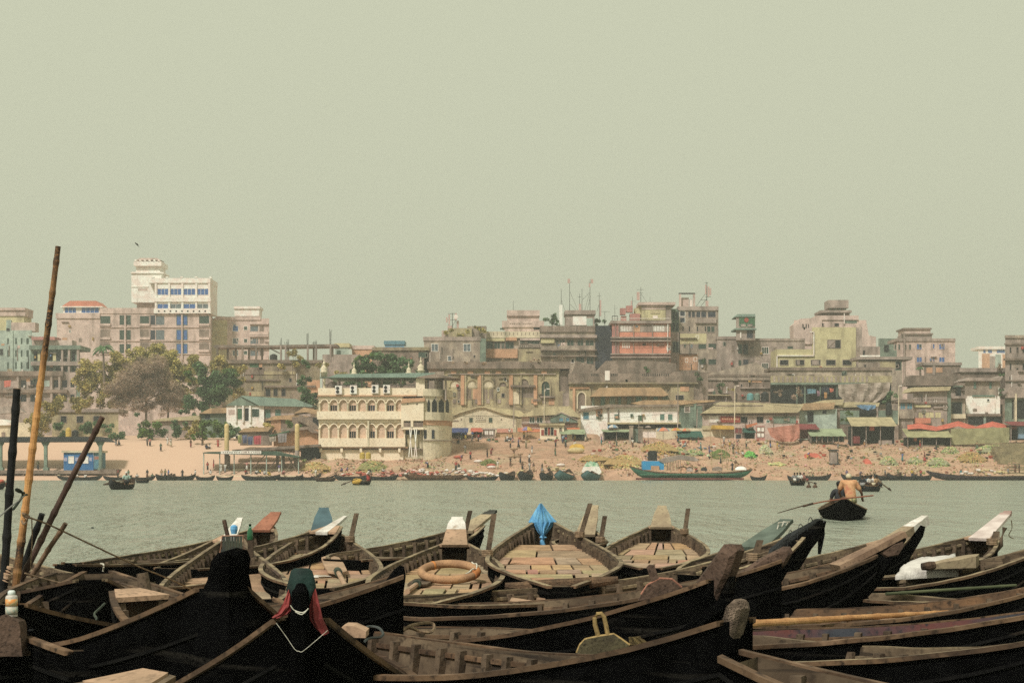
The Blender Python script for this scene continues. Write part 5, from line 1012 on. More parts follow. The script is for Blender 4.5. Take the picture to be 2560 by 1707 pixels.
for i in range(9): x = 1480 + i * 22; b.box(x, 990, x + 6 + (i % 3) * 4, 1020, sh_teal if i % 2 else w_green, 'arcade_panel', 0, .3, -.6)
b.box(1676, 968, 1735, 1030, w_olive, 'end_wall', .4); b.win(1690, 988, 1709, 1004, g_dark, w_grey, dy=-.42); b.box(1700, 966, 1722, 978, w_orange, 'stained_panel', .5); b.win(1668, 974, 1672, 978, g_dark, w_olive)
b.poly([(1735, 965), (1758, 985), (1762, 1030), (1735, 1030)], w_brown, 'buttress', -.8, 3)
b = Bd('row of crumbling brown walls with weeds above the straw roofed shed', 1742, 1932, 930, 322, 6, w_brown, cat='ruined wall', name='ruined_wall')
b.poly([(1770, 935), (1850, 915), (1890, 905), (1930, 935), (1930, 950), (1770, 950)], w_grey2, 'upper_wall', -.3, 3); b.box(1760, 936, 1930, 942, w_brown, 'ledge', .4); b.win(1825, 942, 1842, 951, g_dark, w_grey); b.box(1740, 964, 1766, 978, w_olive, 'stained_panel', .1); b.box(1880, 946, 1904, 956, w_orange, 'stained_panel', .1); b.win(1758, 990, 1772, 1000, g_green, w_grey); b.box(1766, 987, 1826, 989, roof_yel, 'ledge', .8); b.box(1850, 968, 1925, 971, w_grey, 'ledge', .5)
b = Bd('dark open-fronted upper storey with hanging washing, below the yellow house', 1926, 2228, 925, 308, 8, w_grey2, cat='stall building', name='stall_building')
b.box(1924, 918, 2230, 926, w_brown, 'parapet', .3, 7); b.box(1926, 940, 2228, 957, w_olive, 'fascia', .6); b.box(1926, 957, 2160, 962, w_green, 'lintel', .8); b.box(1926, 962, 2228, 1010, g_dark, 'open_front', .05)
for i in range(22): b.box(1932 + i * 11, 942, 1937 + i * 11, 955, w_grey, 'slat', .66, .02)
b.win(2004, 963, 2030, 985, w_navy, w_green, dy=-.1); b.box(2053, 952, 2072, 985, w_navy, 'panel', .4)
for x in (1990, 2010, 2048, 2090): b.box(x, 962, x + 3, 1010, w_green, 'column', .4)
P5 = 306.5
mb = MB(); sheet(mb, pp([(2095, 961), (2096, 985), (2106, 1010), (2112, 1018)], P5), pp([(2226, 955), (2222, 980), (2205, 998), (2190, 1008)], P5), .3, .06, 16, .25, 4)
solo(mb, 'torn_tarpaulin', M('torn_canvas', (.46, .38, .31), (.22, .17, .13), .95, .7, .8, fine=.4), 'large torn pale tarpaulin hanging across the dark open storey', 'tarpaulin')
for x0, y0, x1, y1, c, nm in ((2018, 972, 2040, 984, (.16, .30, .36), 'pale blue'), (2042, 976, 2050, 990, (.3, .18, .22), 'mauve'), (2074, 970, 2084, 980, (.6, .2, .14), 'bright red'), (2060, 980, 2068, 996, (.5, .28, .12), 'orange')):
    mb = MB(); sheet(mb, pp([(x0, y0), (x0 + 1, y1)], 307), pp([(x1, y0 + 1), (x1 - 1, y1 - 1)], 307), .1, .05, 6, .06)
    solo(mb, 'washing', M('cloth_' + nm.replace(' ', '_'), c, None, .9), nm + ' washing hung in the dark open storey', 'washing')
# right: brown roof, wooden house, white house
b = Bd('long house under a brown sloping roof with a strip of dark windows', 2268, 2416, 962, 318, 8, w_grey, cat='house', name='long_house'); b.poly([(2266, 964), (2276, 938), (2410, 940), (2416, 964)], w_brown, 'roof', -1.2, 4)
b.wins([(2280, 2292), (2296, 2308), (2312, 2324), (2328, 2340), (2344, 2356), (2360, 2372), (2376, 2388)], [(964, 972)], w_navy, w_brown)
b = Bd('white washed two-storey house with shuttered windows, near the right edge', 2412, 2500, 950, 303, 7, w_grey2, cat='house', name='two_storey_house')
b.poly([(2408, 952), (2424, 943), (2494, 945), (2508, 938), (2506, 944), (2500, 952)], w_grey, 'roof', -.8, 7); b.box(2414, 990, 2500, 1034, w_white, 'lower_front', .12); b.wins([(2434, 2440), (2473, 2479)], [(955, 971)], sh_teal, w_brown); b.box(2430, 988, 2486, 991, sh_teal, 'ledge', .4); b.wins([(2429, 2442), (2474, 2488)], [(1006, 1024)], w_grey, w_white, bars=1); b.box(2412, 1034, 2500, 1040, w_brown, 'ledge', .6); b.box(2420, 1042, 2500, 1062, g_dark, 'shop_front', .1); b.box(2458, 1040, 2464, 1062, w_mint, 'column', .3)
b = Bd('grey timber two-storey house with a straw-coloured roof', 2283, 2368, 974, 298, 7, w_grey, cat='house', name='timber_house')
b.poly([(2278, 979), (2284, 968), (2378, 966), (2374, 976)], roof_yel, 'roof', -.9, 7); b.box(2280, 1006, 2368, 1010, w_brown, 'ledge', .5)
for i in range(14): b.box(2286 + i * 5.7, 997, 2289 + i * 5.7, 999.5, w_brown, 'lettering', .06, .02)
b.box(2284, 1012, 2326, 1018, w_yellow, 'band', .3); b.box(2332, 1016, 2368, 1020, w_grey, 'ledge', .4); b.wins([(2296, 2308), (2312, 2334), (2338, 2352)], [(1030, 1044)], w_yellow, w_grey, bars=1); b.box(2368, 974, 2378, 1060, w_green, 'side_wall', -.2, 5); b.box(2284, 1045, 2324, 1058, roof_red, 'crate_front', .8)
b = Bd('narrow dark-fronted house between the timber and the white one', 2369, 2413, 994, 301, 6, w_grey2, cat='house', name='narrow_house'); b.box(2368, 990, 2414, 996, w_grey, 'roof_slab', .8, 6); b.win(2380, 1006, 2404, 1034, g_dark, w_green); b.box(2370, 1035, 2412, 1046, w_cream2, 'balcony', .6); b.box(2394, 968, 2402, 990, tank_k, 'water_tank', .2, 1.5, 1); b.box(2390, 964, 2406, 967, w_green, 'deck', .4, 2, 1)
b = Bd('low house with turquoise shutters left of the timber house', 2246, 2283, 1000, 297, 6, w_grey, cat='house', name='small_house'); b.box(2244, 998, 2284, 1006, w_brown, 'roof_slab', .6, 5); b.wins([(2251, 2262), (2268, 2280)], [(1008, 1022)], sh_blue, w_grey, bars=1); b.box(2246, 1026, 2284, 1046, w_grey2, 'balcony', .5)
b = Bd('dark open lean-to with a tall post at the right edge', 2512, 2640, 984, 306, 6, w_green, cat='house', name='lean_to'); b.poly([(2512, 994), (2524, 968), (2640, 968), (2640, 994)], w_grey, 'roof', -.8, 5); b.box(2530, 1000, 2640, 1046, g_dark, 'open_front', .1); b.box(2534, 984, 2538, 1060, w_cream2, 'post', 1.0, .3); b.box(2506, 1010, 2512, 1060, w_grey, 'wall', 0, 3)

# ---------------------------------------------------------------- cream arcaded building on the bank
Yq = 262.0
b = Bd('cream three-storey arcaded building with little domed turrets and a green roof', 797, 1008, 975, Yq, 11, w_cream, cat='mosque building', name='arcaded_building', yb=1160)
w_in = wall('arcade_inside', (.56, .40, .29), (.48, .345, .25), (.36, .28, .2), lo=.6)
b.box(796, 970, 1042, 990, w_cream, 'parapet', .5, 10.5, .0); b.box(795, 988, 1042, 991, w_orange, 'ledge', .8); b.box(797, 991, 1006, 1000, w_cream, 'band', .35)
b.box(794, 1028, 1006, 1048, w_cream, 'balcony', .9); b.box(797, 1048, 1006, 1056, w_cream, 'band', .35); b.box(798, 1095, 1014, 1117, w_cream, 'balcony', .9); b.box(797, 1117, 1020, 1120, w_orange, 'ledge', .7)
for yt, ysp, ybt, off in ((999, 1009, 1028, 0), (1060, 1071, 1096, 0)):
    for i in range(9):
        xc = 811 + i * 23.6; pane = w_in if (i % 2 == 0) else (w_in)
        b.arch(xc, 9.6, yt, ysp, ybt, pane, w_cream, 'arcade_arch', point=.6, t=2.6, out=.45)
        if (i in (1, 3, 5, 7) and yt < 1010) or (i in (3, 5, 7) and yt > 1010): b.win(xc - 8, ybt - (15 if yt < 1010 else 18), xc + 8, ybt - 1, w_navy if i == 5 else g_dark, w_in, bars=2, dy=-.03)
    for i in range(10): x = 799.2 + i * 23.6; b.box(x - 1.6, ysp, x + 1.6, ybt, w_cream if yt > 1010 else w_cream2, 'column', .62, .3); b.box(x - 2.6, ysp - 2, x + 2.6, ysp + 1, w_cream2, 'capital', .7, .3)
b.box(920, 1052, 924, 1117, w_cream2, 'drain_pipe', 1.0)
# projecting stair bay and the right-hand end turning away
b.box(1004, 1000, 1060, 1052, w_cream, 'stair_bay', 1.2, 9); b.poly([(1002, 1008), (1006, 996), (1062, 994), (1062, 1002)], w_orange, 'bay_roof', -1.5, 9); b.box(1004, 1052, 1010, 1070, w_cream, 'bay_post', 1.2, .4); b.box(1028, 1052, 1034, 1070, w_cream, 'bay_post', 1.2, .4); b.box(1005, 1068, 1060, 1074, w_cream, 'bay_floor', 1.2, 6); b.box(1006, 1074, 1060, 1150, w_cream2, 'end_wall', -.6, 9)
b.wins([(1017, 1021), (1040, 1045)], [(1008, 1012)], w_brown, w_cream, dy=-1.2, bars=None); b.win(1014, 1075, 1050, 1086, g_dark, w_cream, dy=.5); b.box(1018, 1086, 1044, 1118, roof_yel, 'yellow_panel', -.4)
for x, x2 in ((1029, 1022), (1036, 1042), (1024, 1030), (1042, 1036)): mb = MB(); mb.tube([Vector(at(x, 1070, Yq - 1.4)), Vector(at(x2, 1142, Yq - 2.2))], .09, 5); mb.build('prop', w_white, b.rt)
# rounded right-hand wing, its turned-away shade painted as darker, greener plaster
def curved(y0, y1, mat, name, r=7.0, o=0.0, x0=1058, n=10):
    mb = MB(); xL = wx(x0, Yq); zt, zb = wz(y0, Yq), wz(y1, Yq); secs = []
    for i in range(n + 1):
        a = math.radians(90 * i / n); rr = r + o; cx, cy = xL, Yq + r - .3
        secs.append([(cx + rr * .68 * math.sin(a), cy - rr * math.cos(a), zb), (cx + rr * .68 * math.sin(a), cy - rr * math.cos(a), zt)])
    last = [(xL + (r + o) * .68, Yq + 11, zb), (xL + (r + o) * .68, Yq + 11, zt)]; back = [(xL, Yq + 11, zb), (xL, Yq + 11, zt)]
    secs += [last, back]; m = len(secs); mb.add([p for q in secs for p in q], [(2 * i, 2 * ((i + 1) % m), 2 * ((i + 1) % m) + 1, 2 * i + 1) for i in range(m)] + [tuple(2 * i + 1 for i in range(m)), tuple(2 * i for i in range(m - 1, -1, -1))])
    return mb.build(name, mat, b.rt)
curved(990, 1165, w_cream2, 'corner_wing'); curved(972, 990, w_cream2, 'corner_parapet', o=.35); curved(1030, 1050, w_cream2, 'corner_balcony', o=.45); curved(1050, 1062, w_orange, 'corner_band', o=.12); curved(1099, 1101, w_grey, 'corner_ledge', o=.25)
def on_curve(x0, x1, y0, y1, pane, name='window', arch=False):
    # dark opening set into the rounded corner
    mb = MB(); xL = wx(1058, Yq); r = 7.03; P = []
    for x in (x0, x1):
        s_ = min(.98, (wx(x, Yq) - xL) / (r * .68)); a = math.asin(s_); P.append((xL + r * .68 * math.sin(a), Yq + 6.67 - r * math.cos(a)))
    z0, z1 = wz(y1, P[0][1]), wz(y0, P[0][1]); (xa, ya), (xb, yb_) = P; o = .05
    lo = [(xa, ya - o, z0), (xb, yb_ - o, z0), (xb, yb_ + .1, z0), (xa, ya + .1, z0)]; mb.hexa(lo + [(p[0], p[1], z1) for p in lo])
    if arch: xm = (xa + xb) / 2; mb.add([(xa, ya - o, z1), (xb, yb_ - o, z1), (xm, (ya + yb_) / 2 - o, z1 + .7)], [(0, 1, 2)])
    return mb.build(name, pane, b.rt)
for x0, x1 in ((1069, 1075), (1080, 1092), (1096, 1109), (1113, 1120)): on_curve(x0, x1, 1006, 1030, g_dark, arch=True)
on_curve(1060, 1086, 1074, 1096, w_navy); on_curve(1086, 1106, 946, 972, w_brown)
# roof terrace: columns, railing, outdoor units, turrets, roof
b.box(1040, 945, 1062, 990, w_cream, 'terrace_wall', .3, 8)
for x in (808, 846, 902, 952, 1000): b.box(x, 944, x + 5, 976, w_cream2 if x < 820 else w_grey, 'terrace_column', 0, .4, 1.0)
for x in (894, 942, 990): b.box(x, 944, x + 1.2, 978, steel, 'railing_post', .3, .1)
b.box(812, 961.5, 1038, 963, steel, 'railing', .3, .1); b.arch(829, 12, 955, 965, 976, w_brown, w_grey, t=2, dy=3)
b.poly([(818, 944), (842, 935), (1036, 932), (1088, 932), (1088, 937), (1040, 943)], roof_teal, 'roof', -1.0, 11); b.poly([(1040, 943), (1088, 934), (1148, 945), (1112, 944), (1060, 945)], w_brown, 'roof_overhang', -1.2, 8); b.box(800, 943, 1042, 945.5, w_green, 'eave_beam', .9, .4)
for x0 in (1088, 1112): b.box(x0, 944, x0 + 3, 1000, w_grey, 'terrace_post', -3, .4)
for i, (x, y) in enumerate(((838, 964), (875, 963), (929, 962), (958, 962))):
    rt = thing('air_conditioner', at(x + 8, y + 21, Yq - .7), ('leftmost', 'second', 'third', 'rightmost')[i] + ' of four white air conditioning units on the cream building terrace', 'air conditioner', 'air conditioning units on the terrace')
    mb = MB(); mb.px(x, y, x + 17, y + 21, Yq - 1.0, .5, .1); mb.build('casing', w_white, rt)
    for yy in (y + 6, y + 15): mb = MB(); c = at(x + 6, yy, Yq - 1.13); mb.loft([[(c[0] + .30 * math.cos(a), c[1] - e, c[2] + .30 * math.sin(a)) for a in [6.2832 * k / 12 for k in range(12)]] for e in (0, .03)]); mb.build('fan', g_dark, rt)
for i, (x, y, s_, wh) in enumerate(((810, 942, 1.0, 0), (885, 936, .85, 1), (1022, 934, .85, 1), (1052, 938, 1.0, 0))):
    k = s_ * Yq / F; c = at(x, y, Yq + (0 if not wh else 3)); mb = MB()
    pr = [(8, 0), (8, 10), (10, 11), (10, 13), (7, 14), (8.5, 19), (6.5, 24), (2.6, 28), (2.2, 31), (4, 32), (2.6, 36), (.9, 38), (.7, 46)] if not wh else [(10, 0), (10, 3), (6, 5), (7.5, 10), (5.5, 15), (2.2, 19), (2, 22), (3.6, 23), (2.4, 27), (.8, 30), (.6, 38)]
    mb.lathe(c, [(r * k, z * k) for r, z in pr], 10); mb.build('turret', w_cream2, b.rt, True)
b.box(815, 1122, 1050, 1160, w_grey, 'undercroft', -.8, 6); b.box(800, 1121, 1060, 1124, w_brown, 'floor_slab', .2, 9); b.win(826, 1124, 856, 1142, g_dark, w_grey, dy=.8); b.box(880, 1128, 955, 1146, w_grey2, 'undercroft_wall', -.6)
for x in (800, 852, 900, 948, 996): b.box(x, 1118, x + 6, 1130, w_cream, 'bracket', .7, .5)
for i, x in enumerate((905, 920)): tank(('yellow', 'blue-lidded yellow')[i] + ' drum under the cream building, ' + ('left of' if i == 0 else 'beside') + ' its pair', x - 7, x + 7, 1130, 1147, 259, M('drum_yellow', (.50, .36, .08), (.42, .3, .07), .6, 3), 'yellow drums under the cream building')

# ---------------------------------------------------------------- sheds
b = Bd('white plastered cottage with a sloping teal roof and a green door', 566, 660, 1012, 290, 9, w_white, cat='cottage', name='cottage')
b.box(652, 1014, 775, 1060, w_pink, 'side_wing', -.5, 8); b.poly([(564, 1014), (602, 991), (648, 1014)], w_green, 'gable', -.3, .8); b.poly([(602, 990), (606, 989), (738, 997), (782, 1014), (780, 1017), (648, 1014)], roof_teal, 'roof', -.6, 9); b.win(594, 1021, 606, 1048, sh_green, w_white, name='door'); b.win(612, 1020, 622, 1052, g_dark, w_white, name='door'); b.win(630, 1022, 648, 1042, g_green, w_white); b.wins([(662, 676), (688, 702)], [(1024, 1044)], sh_teal, w_grey, dy=.5); b.box(571, 1024, 588, 1036, w_pink, 'panel', .05)
for x in (588, 606, 624): b.box(x, 1014, x + 4, 1056, w_white, 'column', .4, .2)
b = Bd('low shed with a tan roof left of the cottage', 498, 564, 1032, 291, 6, w_green, cat='shed', name='shed'); b.poly([(496, 1034), (526, 1020), (566, 1019), (566, 1032)], roof_tan, 'roof', -.7, 6); b.win(512, 1036, 526, 1048, w_navy, w_green)
b = Bd('long low shed under straw roofing behind the bushes at left', 380, 500, 1052, 290, 6, w_grey, cat='shed', name='shed'); b.poly([(374, 1053), (400, 1046), (496, 1038), (500, 1050)], roof_yel, 'roof', -.7, 6)
b = Bd('low olive block with three square windows behind the bushes at far left', 130, 296, 1028, 296, 7, w_olive, cat='house', name='small_house'); b.box(124, 1022, 298, 1030, w_grey, 'parapet', .4, 7); b.wins([(152, 166), (192, 208), (234, 250)], [(1040, 1056)], g_dark, w_grey)
b = Bd('cream hut with a small window at the left edge', -60, 76, 1056, 292, 5, w_cream2, cat='hut', name='hut'); b.poly([(-60, 1064), (-60, 1046), (8, 1048), (30, 1062)], w_white, 'roof', -.5, 5); b.win(4, 1080, 14, 1092, w_brown, w_cream2); b.poly([(-30, 1020), (36, 1014), (60, 1030), (-30, 1036)], w_grey, 'back_roof', 5, 2)
b = Bd('brown tin shed with a peaked tan roof right of the cottage', 664, 752, 1046, 284, 6, w_brown, cat='shed', name='shed'); b.poly([(662, 1052), (682, 1040), (740, 1036), (772, 1040), (764, 1052), (700, 1048)], roof_tan, 'roof', -.6, 6); b.box(678, 1046, 702, 1080, w_orange, 'panel', .1)
b = Bd('tin shed with a brown gable beside the cream building', 730, 800, 1042, 282, 6, w_brown, cat='shed', name='shed'); b.poly([(732, 1034), (760, 1018), (800, 1026), (800, 1038), (764, 1030)], roof_tan, 'roof', 1, 5); b.poly([(742, 1050), (750, 1036), (790, 1060), (800, 1072), (790, 1074)], roof_grey, 'roof', -1.0, 5); b.box(782, 1044, 800, 1080, g_dark, 'open_front', .2)
b = Bd('cream gabled hall with a sign board between two small windows', 1128, 1292, 1040, 288, 9, w_cream2, cat='hall', name='gabled_hall')
b.poly([(1128, 1041), (1150, 1030), (1196, 1017), (1212, 1017), (1262, 1034), (1292, 1041)], w_cream2, 'gable', 0, 9); b.poly([(1126, 1042), (1150, 1028), (1196, 1015), (1212, 1015), (1264, 1032), (1294, 1041), (1262, 1036), (1212, 1018.5), (1196, 1018.5), (1150, 1032)], roof_yel, 'roof_edge', -.5, 9.5); b.poly([(1212, 1016), (1300, 1026), (1320, 1042), (1294, 1042)], roof_yel, 'roof', 1, 8); b.wins([(1173, 1182), (1222, 1231)], [(1044, 1056)], g_green, w_cream2); b.wins([(1152, 1155), (1252, 1255)], [(1046, 1051)], w_brown, w_cream2, bars=None); b.box(1187, 1036, 1214, 1053, w_cream2, 'sign_board', .12); b.box(1128, 1050, 1146, 1053, w_brown, 'ledge', .1)
for r_ in range(3):
    for i in range(5 - r_ % 2): x = 1189.5 + i * 4.8 + r_; b.box(x, 1038.5 + r_ * 5, x + 2.6 + R.random(), 1040.6 + r_ * 5, w_brown, 'lettering', .15, .02)
b = Bd('pale house under a hipped straw roof with a small front gable', 1304, 1444, 1040, 287, 8, w_pink, cat='house', name='hip_roof_house')
b.poly([(1296, 1042), (1350, 1016), (1425, 1015), (1452, 1044), (1400, 1036)], roof_yel, 'roof', -.8, 8); b.poly([(1376, 1044), (1405, 1030), (1444, 1050), (1444, 1056), (1376, 1056)], w_green, 'gable', -1.1, .5); b.poly([(1374, 1045), (1404, 1029), (1446, 1050), (1444, 1052), (1404, 1032)], w_grey, 'gable_edge', -1.3, 1); b.wins([(1324, 1336), (1342, 1356)], [(1043, 1056)], g_green, w_white, bars=1); b.wins([(1398, 1408), (1415, 1423)], [(1044, 1053)], sh_blue, w_grey, dy=-1.15); b.box(1304, 1057, 1446, 1061, w_brown, 'ledge', .5)
b = Bd('long white shed with green shutters under tin roofing', 1452, 1696, 1014, 290, 9, w_white, cat='shed', name='white_shed')
b.poly([(1450, 1028), (1452, 1022), (1524, 1010), (1580, 1012), (1698, 1010), (1698, 1016), (1524, 1018)], roof_grey, 'roof_edge', -.8, 9); b.box(1519, 1012, 1522, 1064, w_brown, 'drain_pipe', .3); b.win(1458, 1030, 1472, 1048, sh_blue, w_white); b.box(1490, 1022, 1506, 1040, w_orange, 'panel', .08); b.win(1490, 1036, 1504, 1048, w_green, w_white); b.wins([(1536, 1548), (1650, 1661), (1670, 1681)], [(1035, 1050)], sh_teal, w_white); b.win(1595, 1038, 1606, 1052, sh_green, w_white); b.box(1518, 1056, 1700, 1060, roof_yel, 'awning', 1.2); b.box(1520, 1060, 1700, 1072, g_dark, 'open_front', .3)
b.poly([(1576, 1008), (1610, 1000), (1700, 1000), (1790, 1000), (1786, 1003), (1700, 1012), (1600, 1012)], roof_tan, 'roof', -.5, 6)
b = Bd('dark green tin shed between the white shed and the straw roofed shed', 1698, 1756, 1014, 290, 6, w_green, cat='shed', name='shed'); b.win(1712, 1016, 1724, 1030, w_grey, w_white); b.box(1734, 1008, 1740, 1064, w_green, 'post', .4)
b = Bd('long pinkish shed under a straw-coloured roof with a red banner', 1756, 1998, 1030, 289, 8, w_pink, cat='shed', name='straw_roof_shed')
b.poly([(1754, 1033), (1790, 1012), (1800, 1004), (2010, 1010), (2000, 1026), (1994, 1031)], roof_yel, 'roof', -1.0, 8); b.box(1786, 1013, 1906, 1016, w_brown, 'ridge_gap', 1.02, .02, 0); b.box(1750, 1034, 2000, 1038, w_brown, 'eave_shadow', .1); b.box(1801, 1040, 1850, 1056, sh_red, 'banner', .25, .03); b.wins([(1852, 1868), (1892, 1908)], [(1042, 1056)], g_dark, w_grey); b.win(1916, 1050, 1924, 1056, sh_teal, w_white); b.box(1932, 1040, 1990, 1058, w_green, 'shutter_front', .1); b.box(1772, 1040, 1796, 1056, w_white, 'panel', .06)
for i in range(8): b.box(1805 + i * 5.4, 1045 + R.uniform(-1, 1), 1808.6 + i * 5.4, 1049 + R.uniform(-1, 1), w_orange, 'lettering', .28, .02)
b = Bd('pale mint shed with a tin awning right of the straw roofed shed', 1994, 2092, 1022, 292, 6, w_mint, cat='shed', name='shed'); b.poly([(1990, 1026), (2010, 1008), (2088, 1006), (2084, 1022)], roof_tan, 'roof', -.8, 5); b.poly([(2004, 1012), (2060, 1000), (2110, 998), (2106, 1012)], roof_yel, 'upper_roof', 1, 4); b.win(2018, 1028, 2034, 1056, g_dark, w_mint); b.win(2056, 1026, 2066, 1034, w_navy, w_mint)
b = Bd('dark timber shed under a blue sheet right of the mint shed', 2092, 2246, 1024, 294, 6, w_brown, cat='shed', name='shed'); b.box(2100, 1026, 2246, 1060, w_green, 'front', .1); b.box(2148, 1024, 2192, 1060, g_dark, 'open_front', .2); b.poly([(2090, 1010), (2120, 1004), (2200, 1006), (2196, 1016), (2100, 1018)], roof_yel, 'roof', -.5, 5); b.box(2190, 1010, 2194, 1060, w_grey, 'post', .4); b.win(2210, 1036, 2219, 1042, w_white, w_green)
mb = MB(); sheet(mb, pp([(2138, 1012), (2150, 1020), (2166, 1026)], 292.6), pp([(2190, 1012), (2188, 1020), (2172, 1026)], 292.6), .3, .05, 8, .1); solo(mb, 'blue_tarpaulin', M('tarp_blue', (.16, .28, .42), (.12, .22, .34), .7, 3), 'sagging pale blue tarpaulin over the dark timber shed', 'tarpaulin')
for lb, q in (('turquoise water tank on the ruined wall', (1868, 1886, 982, 1000, 305, M('tank_teal', (.12, .30, .30), (.1, .25, .25), .6))), ('dull green water tank beside the turquoise one', (1886, 1902, 982, 1000, 306, w_green)), ('black water tank right of the two coloured ones', (1904, 1924, 978, 1004, 304.5, tank_k)), ('black water tank beside the torn tarpaulin', (2091, 2107, 990, 1012, 300, tank_k)), ('black water tank near the blue tarpaulin', (2216, 2232, 1006, 1036, 293, tank_k)), ('black water tank above the left jetty roof', (177, 194, 1074, 1092, 280, tank_k)), ('yellow water tank above the left jetty roof', (162, 176, 1068, 1092, 279, M('drum_yellow', (.5, .36, .08))))): tank(lb, *q)
# lamp posts and poles along the bank
for lb, x, y0, y1, Y, arm in (('tall grey pole with a white twin lamp in front of the mansion', 1360, 972, 1075, 286, 10), ('tall yellowish pole with a curved lamp arm by the straw roofed shed', 1836, 964, 1085, 285, 8), ('brown pole behind the green shutters', 1694, 950, 1070, 286, 0), ('pale tilted pole right of the straw-roof stall', 2246, 964, 1062, 287, 5), ('brown utility pole above the cream hall', 1284, 1010, 1068, 287, 0), ('thin pole left of the pair of brick pillars', 1742, 1022, 1068, 287, 0), ('thin post by the coloured umbrellas', 1597, 1036, 1070, 286, 0)):
    rt = thing('lamp_post' if arm else 'utility_pole', at(x, y1, Y), lb, 'lamp post' if arm else 'pole'); mb = MB(); mb.tube(pp([(x, y1), (x + .6, (y0 + y1) / 2), (x + 1, y0)], Y), [.11, .1, .07], 6); mb.build('pole', w_cream2 if arm else w_grey, rt)
    if arm: mb = MB(); mb.tube(pp([(x + 1, y0 + 8), (x + arm * .6, y0 - 1), (x + arm, y0)], Y), .05, 5); mb.build('arm', w_white, rt); mb = MB(); mb.px(x + arm - 2, y0 - 1, x + arm + 4, y0 + 1, Y, .2, .1); mb.build('lamp', w_white, rt)
rope(pp([(1288, 1020), (1440, 1046), (1600, 1040), (1694, 1030), (1836, 1016)], 286.5), .03, steel, 'long sagging cable strung between poles along the sheds', 'cable', 4, name='cable')
rope(pp([(1694, 990), (1765, 1012), (1836, 1000), (2040, 1020), (2246, 1000)], 286.2), .03, steel, 'upper sagging cable from the brown pole to the pale tilted pole', 'cable', 4, name='cable')
# steps
mb = MB(); n = 14; x0, x1 = wx(1120, 264), wx(1486, 264)
for i in range(n):
    Y = lerp(264.5, 280, i / n); z0 = 2.0; zt = lerp(wz(1146, 264.5), wz(1103, 280), (i + 1) / n)
    xa = lerp(wx(1118, 264), wx(1152, 280), i / n); xb = lerp(wx(1425, 264), wx(1490, 280), i / n); mb.box(xa, xb, Y, Y + 15.5 / n + .02, z0, zt)
st = solo(mb, 'stone_steps', wall('steps_stone', (.42, .275, .185), (.34, .225, .15), (.22, .15, .1), lo=.5), 'wide flight of brownish steps rising from the bank to the market', 'steps')
mb = MB(); mb.loft([[(wx(1104, 264) + dx, Y, z - 1), (wx(1104, 264) + dx + .5, Y, z - 1), (wx(1104, 264) + dx + .5, Y, z), (wx(1104, 264) + dx, Y, z)] for dx, Y, z in ((0, 264, wz(1148, 264)), (2.9, 280, wz(1104, 280)))]); solo(mb, 'stair_curb', w_grey, 'sloping concrete curb along the left side of the steps', 'curb')
mb = MB(); mb.poly([(1062, 1142), (1066, 1126), (1070, 1122), (1076, 1122), (1080, 1130), (1084, 1148), (1062, 1148)], 263.2, .8); solo(mb, 'dark_doorway_block', w_brown, 'dark tapered block leaning on the rounded corner of the cream building', 'block')

for nm, x0, x1, y0, y1, n in (('old olive mansion', 1115, 1385, 926, 1005, 26), ('dark weathered terrace', 1425, 1735, 940, 965, 14), ('row of crumbling', 1745, 1925, 935, 995, 22), ('dark open-fronted', 1930, 2220, 928, 938, 8), ('long house under', 2272, 2410, 966, 995, 8), ('grey timber', 2286, 2364, 980, 1050, 8), ('white washed two', 2414, 2496, 955, 1030, 6), ('long pinkish shed', 1760, 1990, 1040, 1058, 10), ('long white shed', 1455, 1690, 1022, 1050, 9)):
    o = next(t for t in TH if t['label'].startswith(nm)); q = Bd.__new__(Bd); q.rt = o; w = next(c for c in o.children if c.name.startswith('wall')); q.Y = o.location.y + min(v.co.y for v in w.data.vertices) - .2; q.d = 1; q.m = w_grey; q.fuss(x0, x1, y0, y1, n)
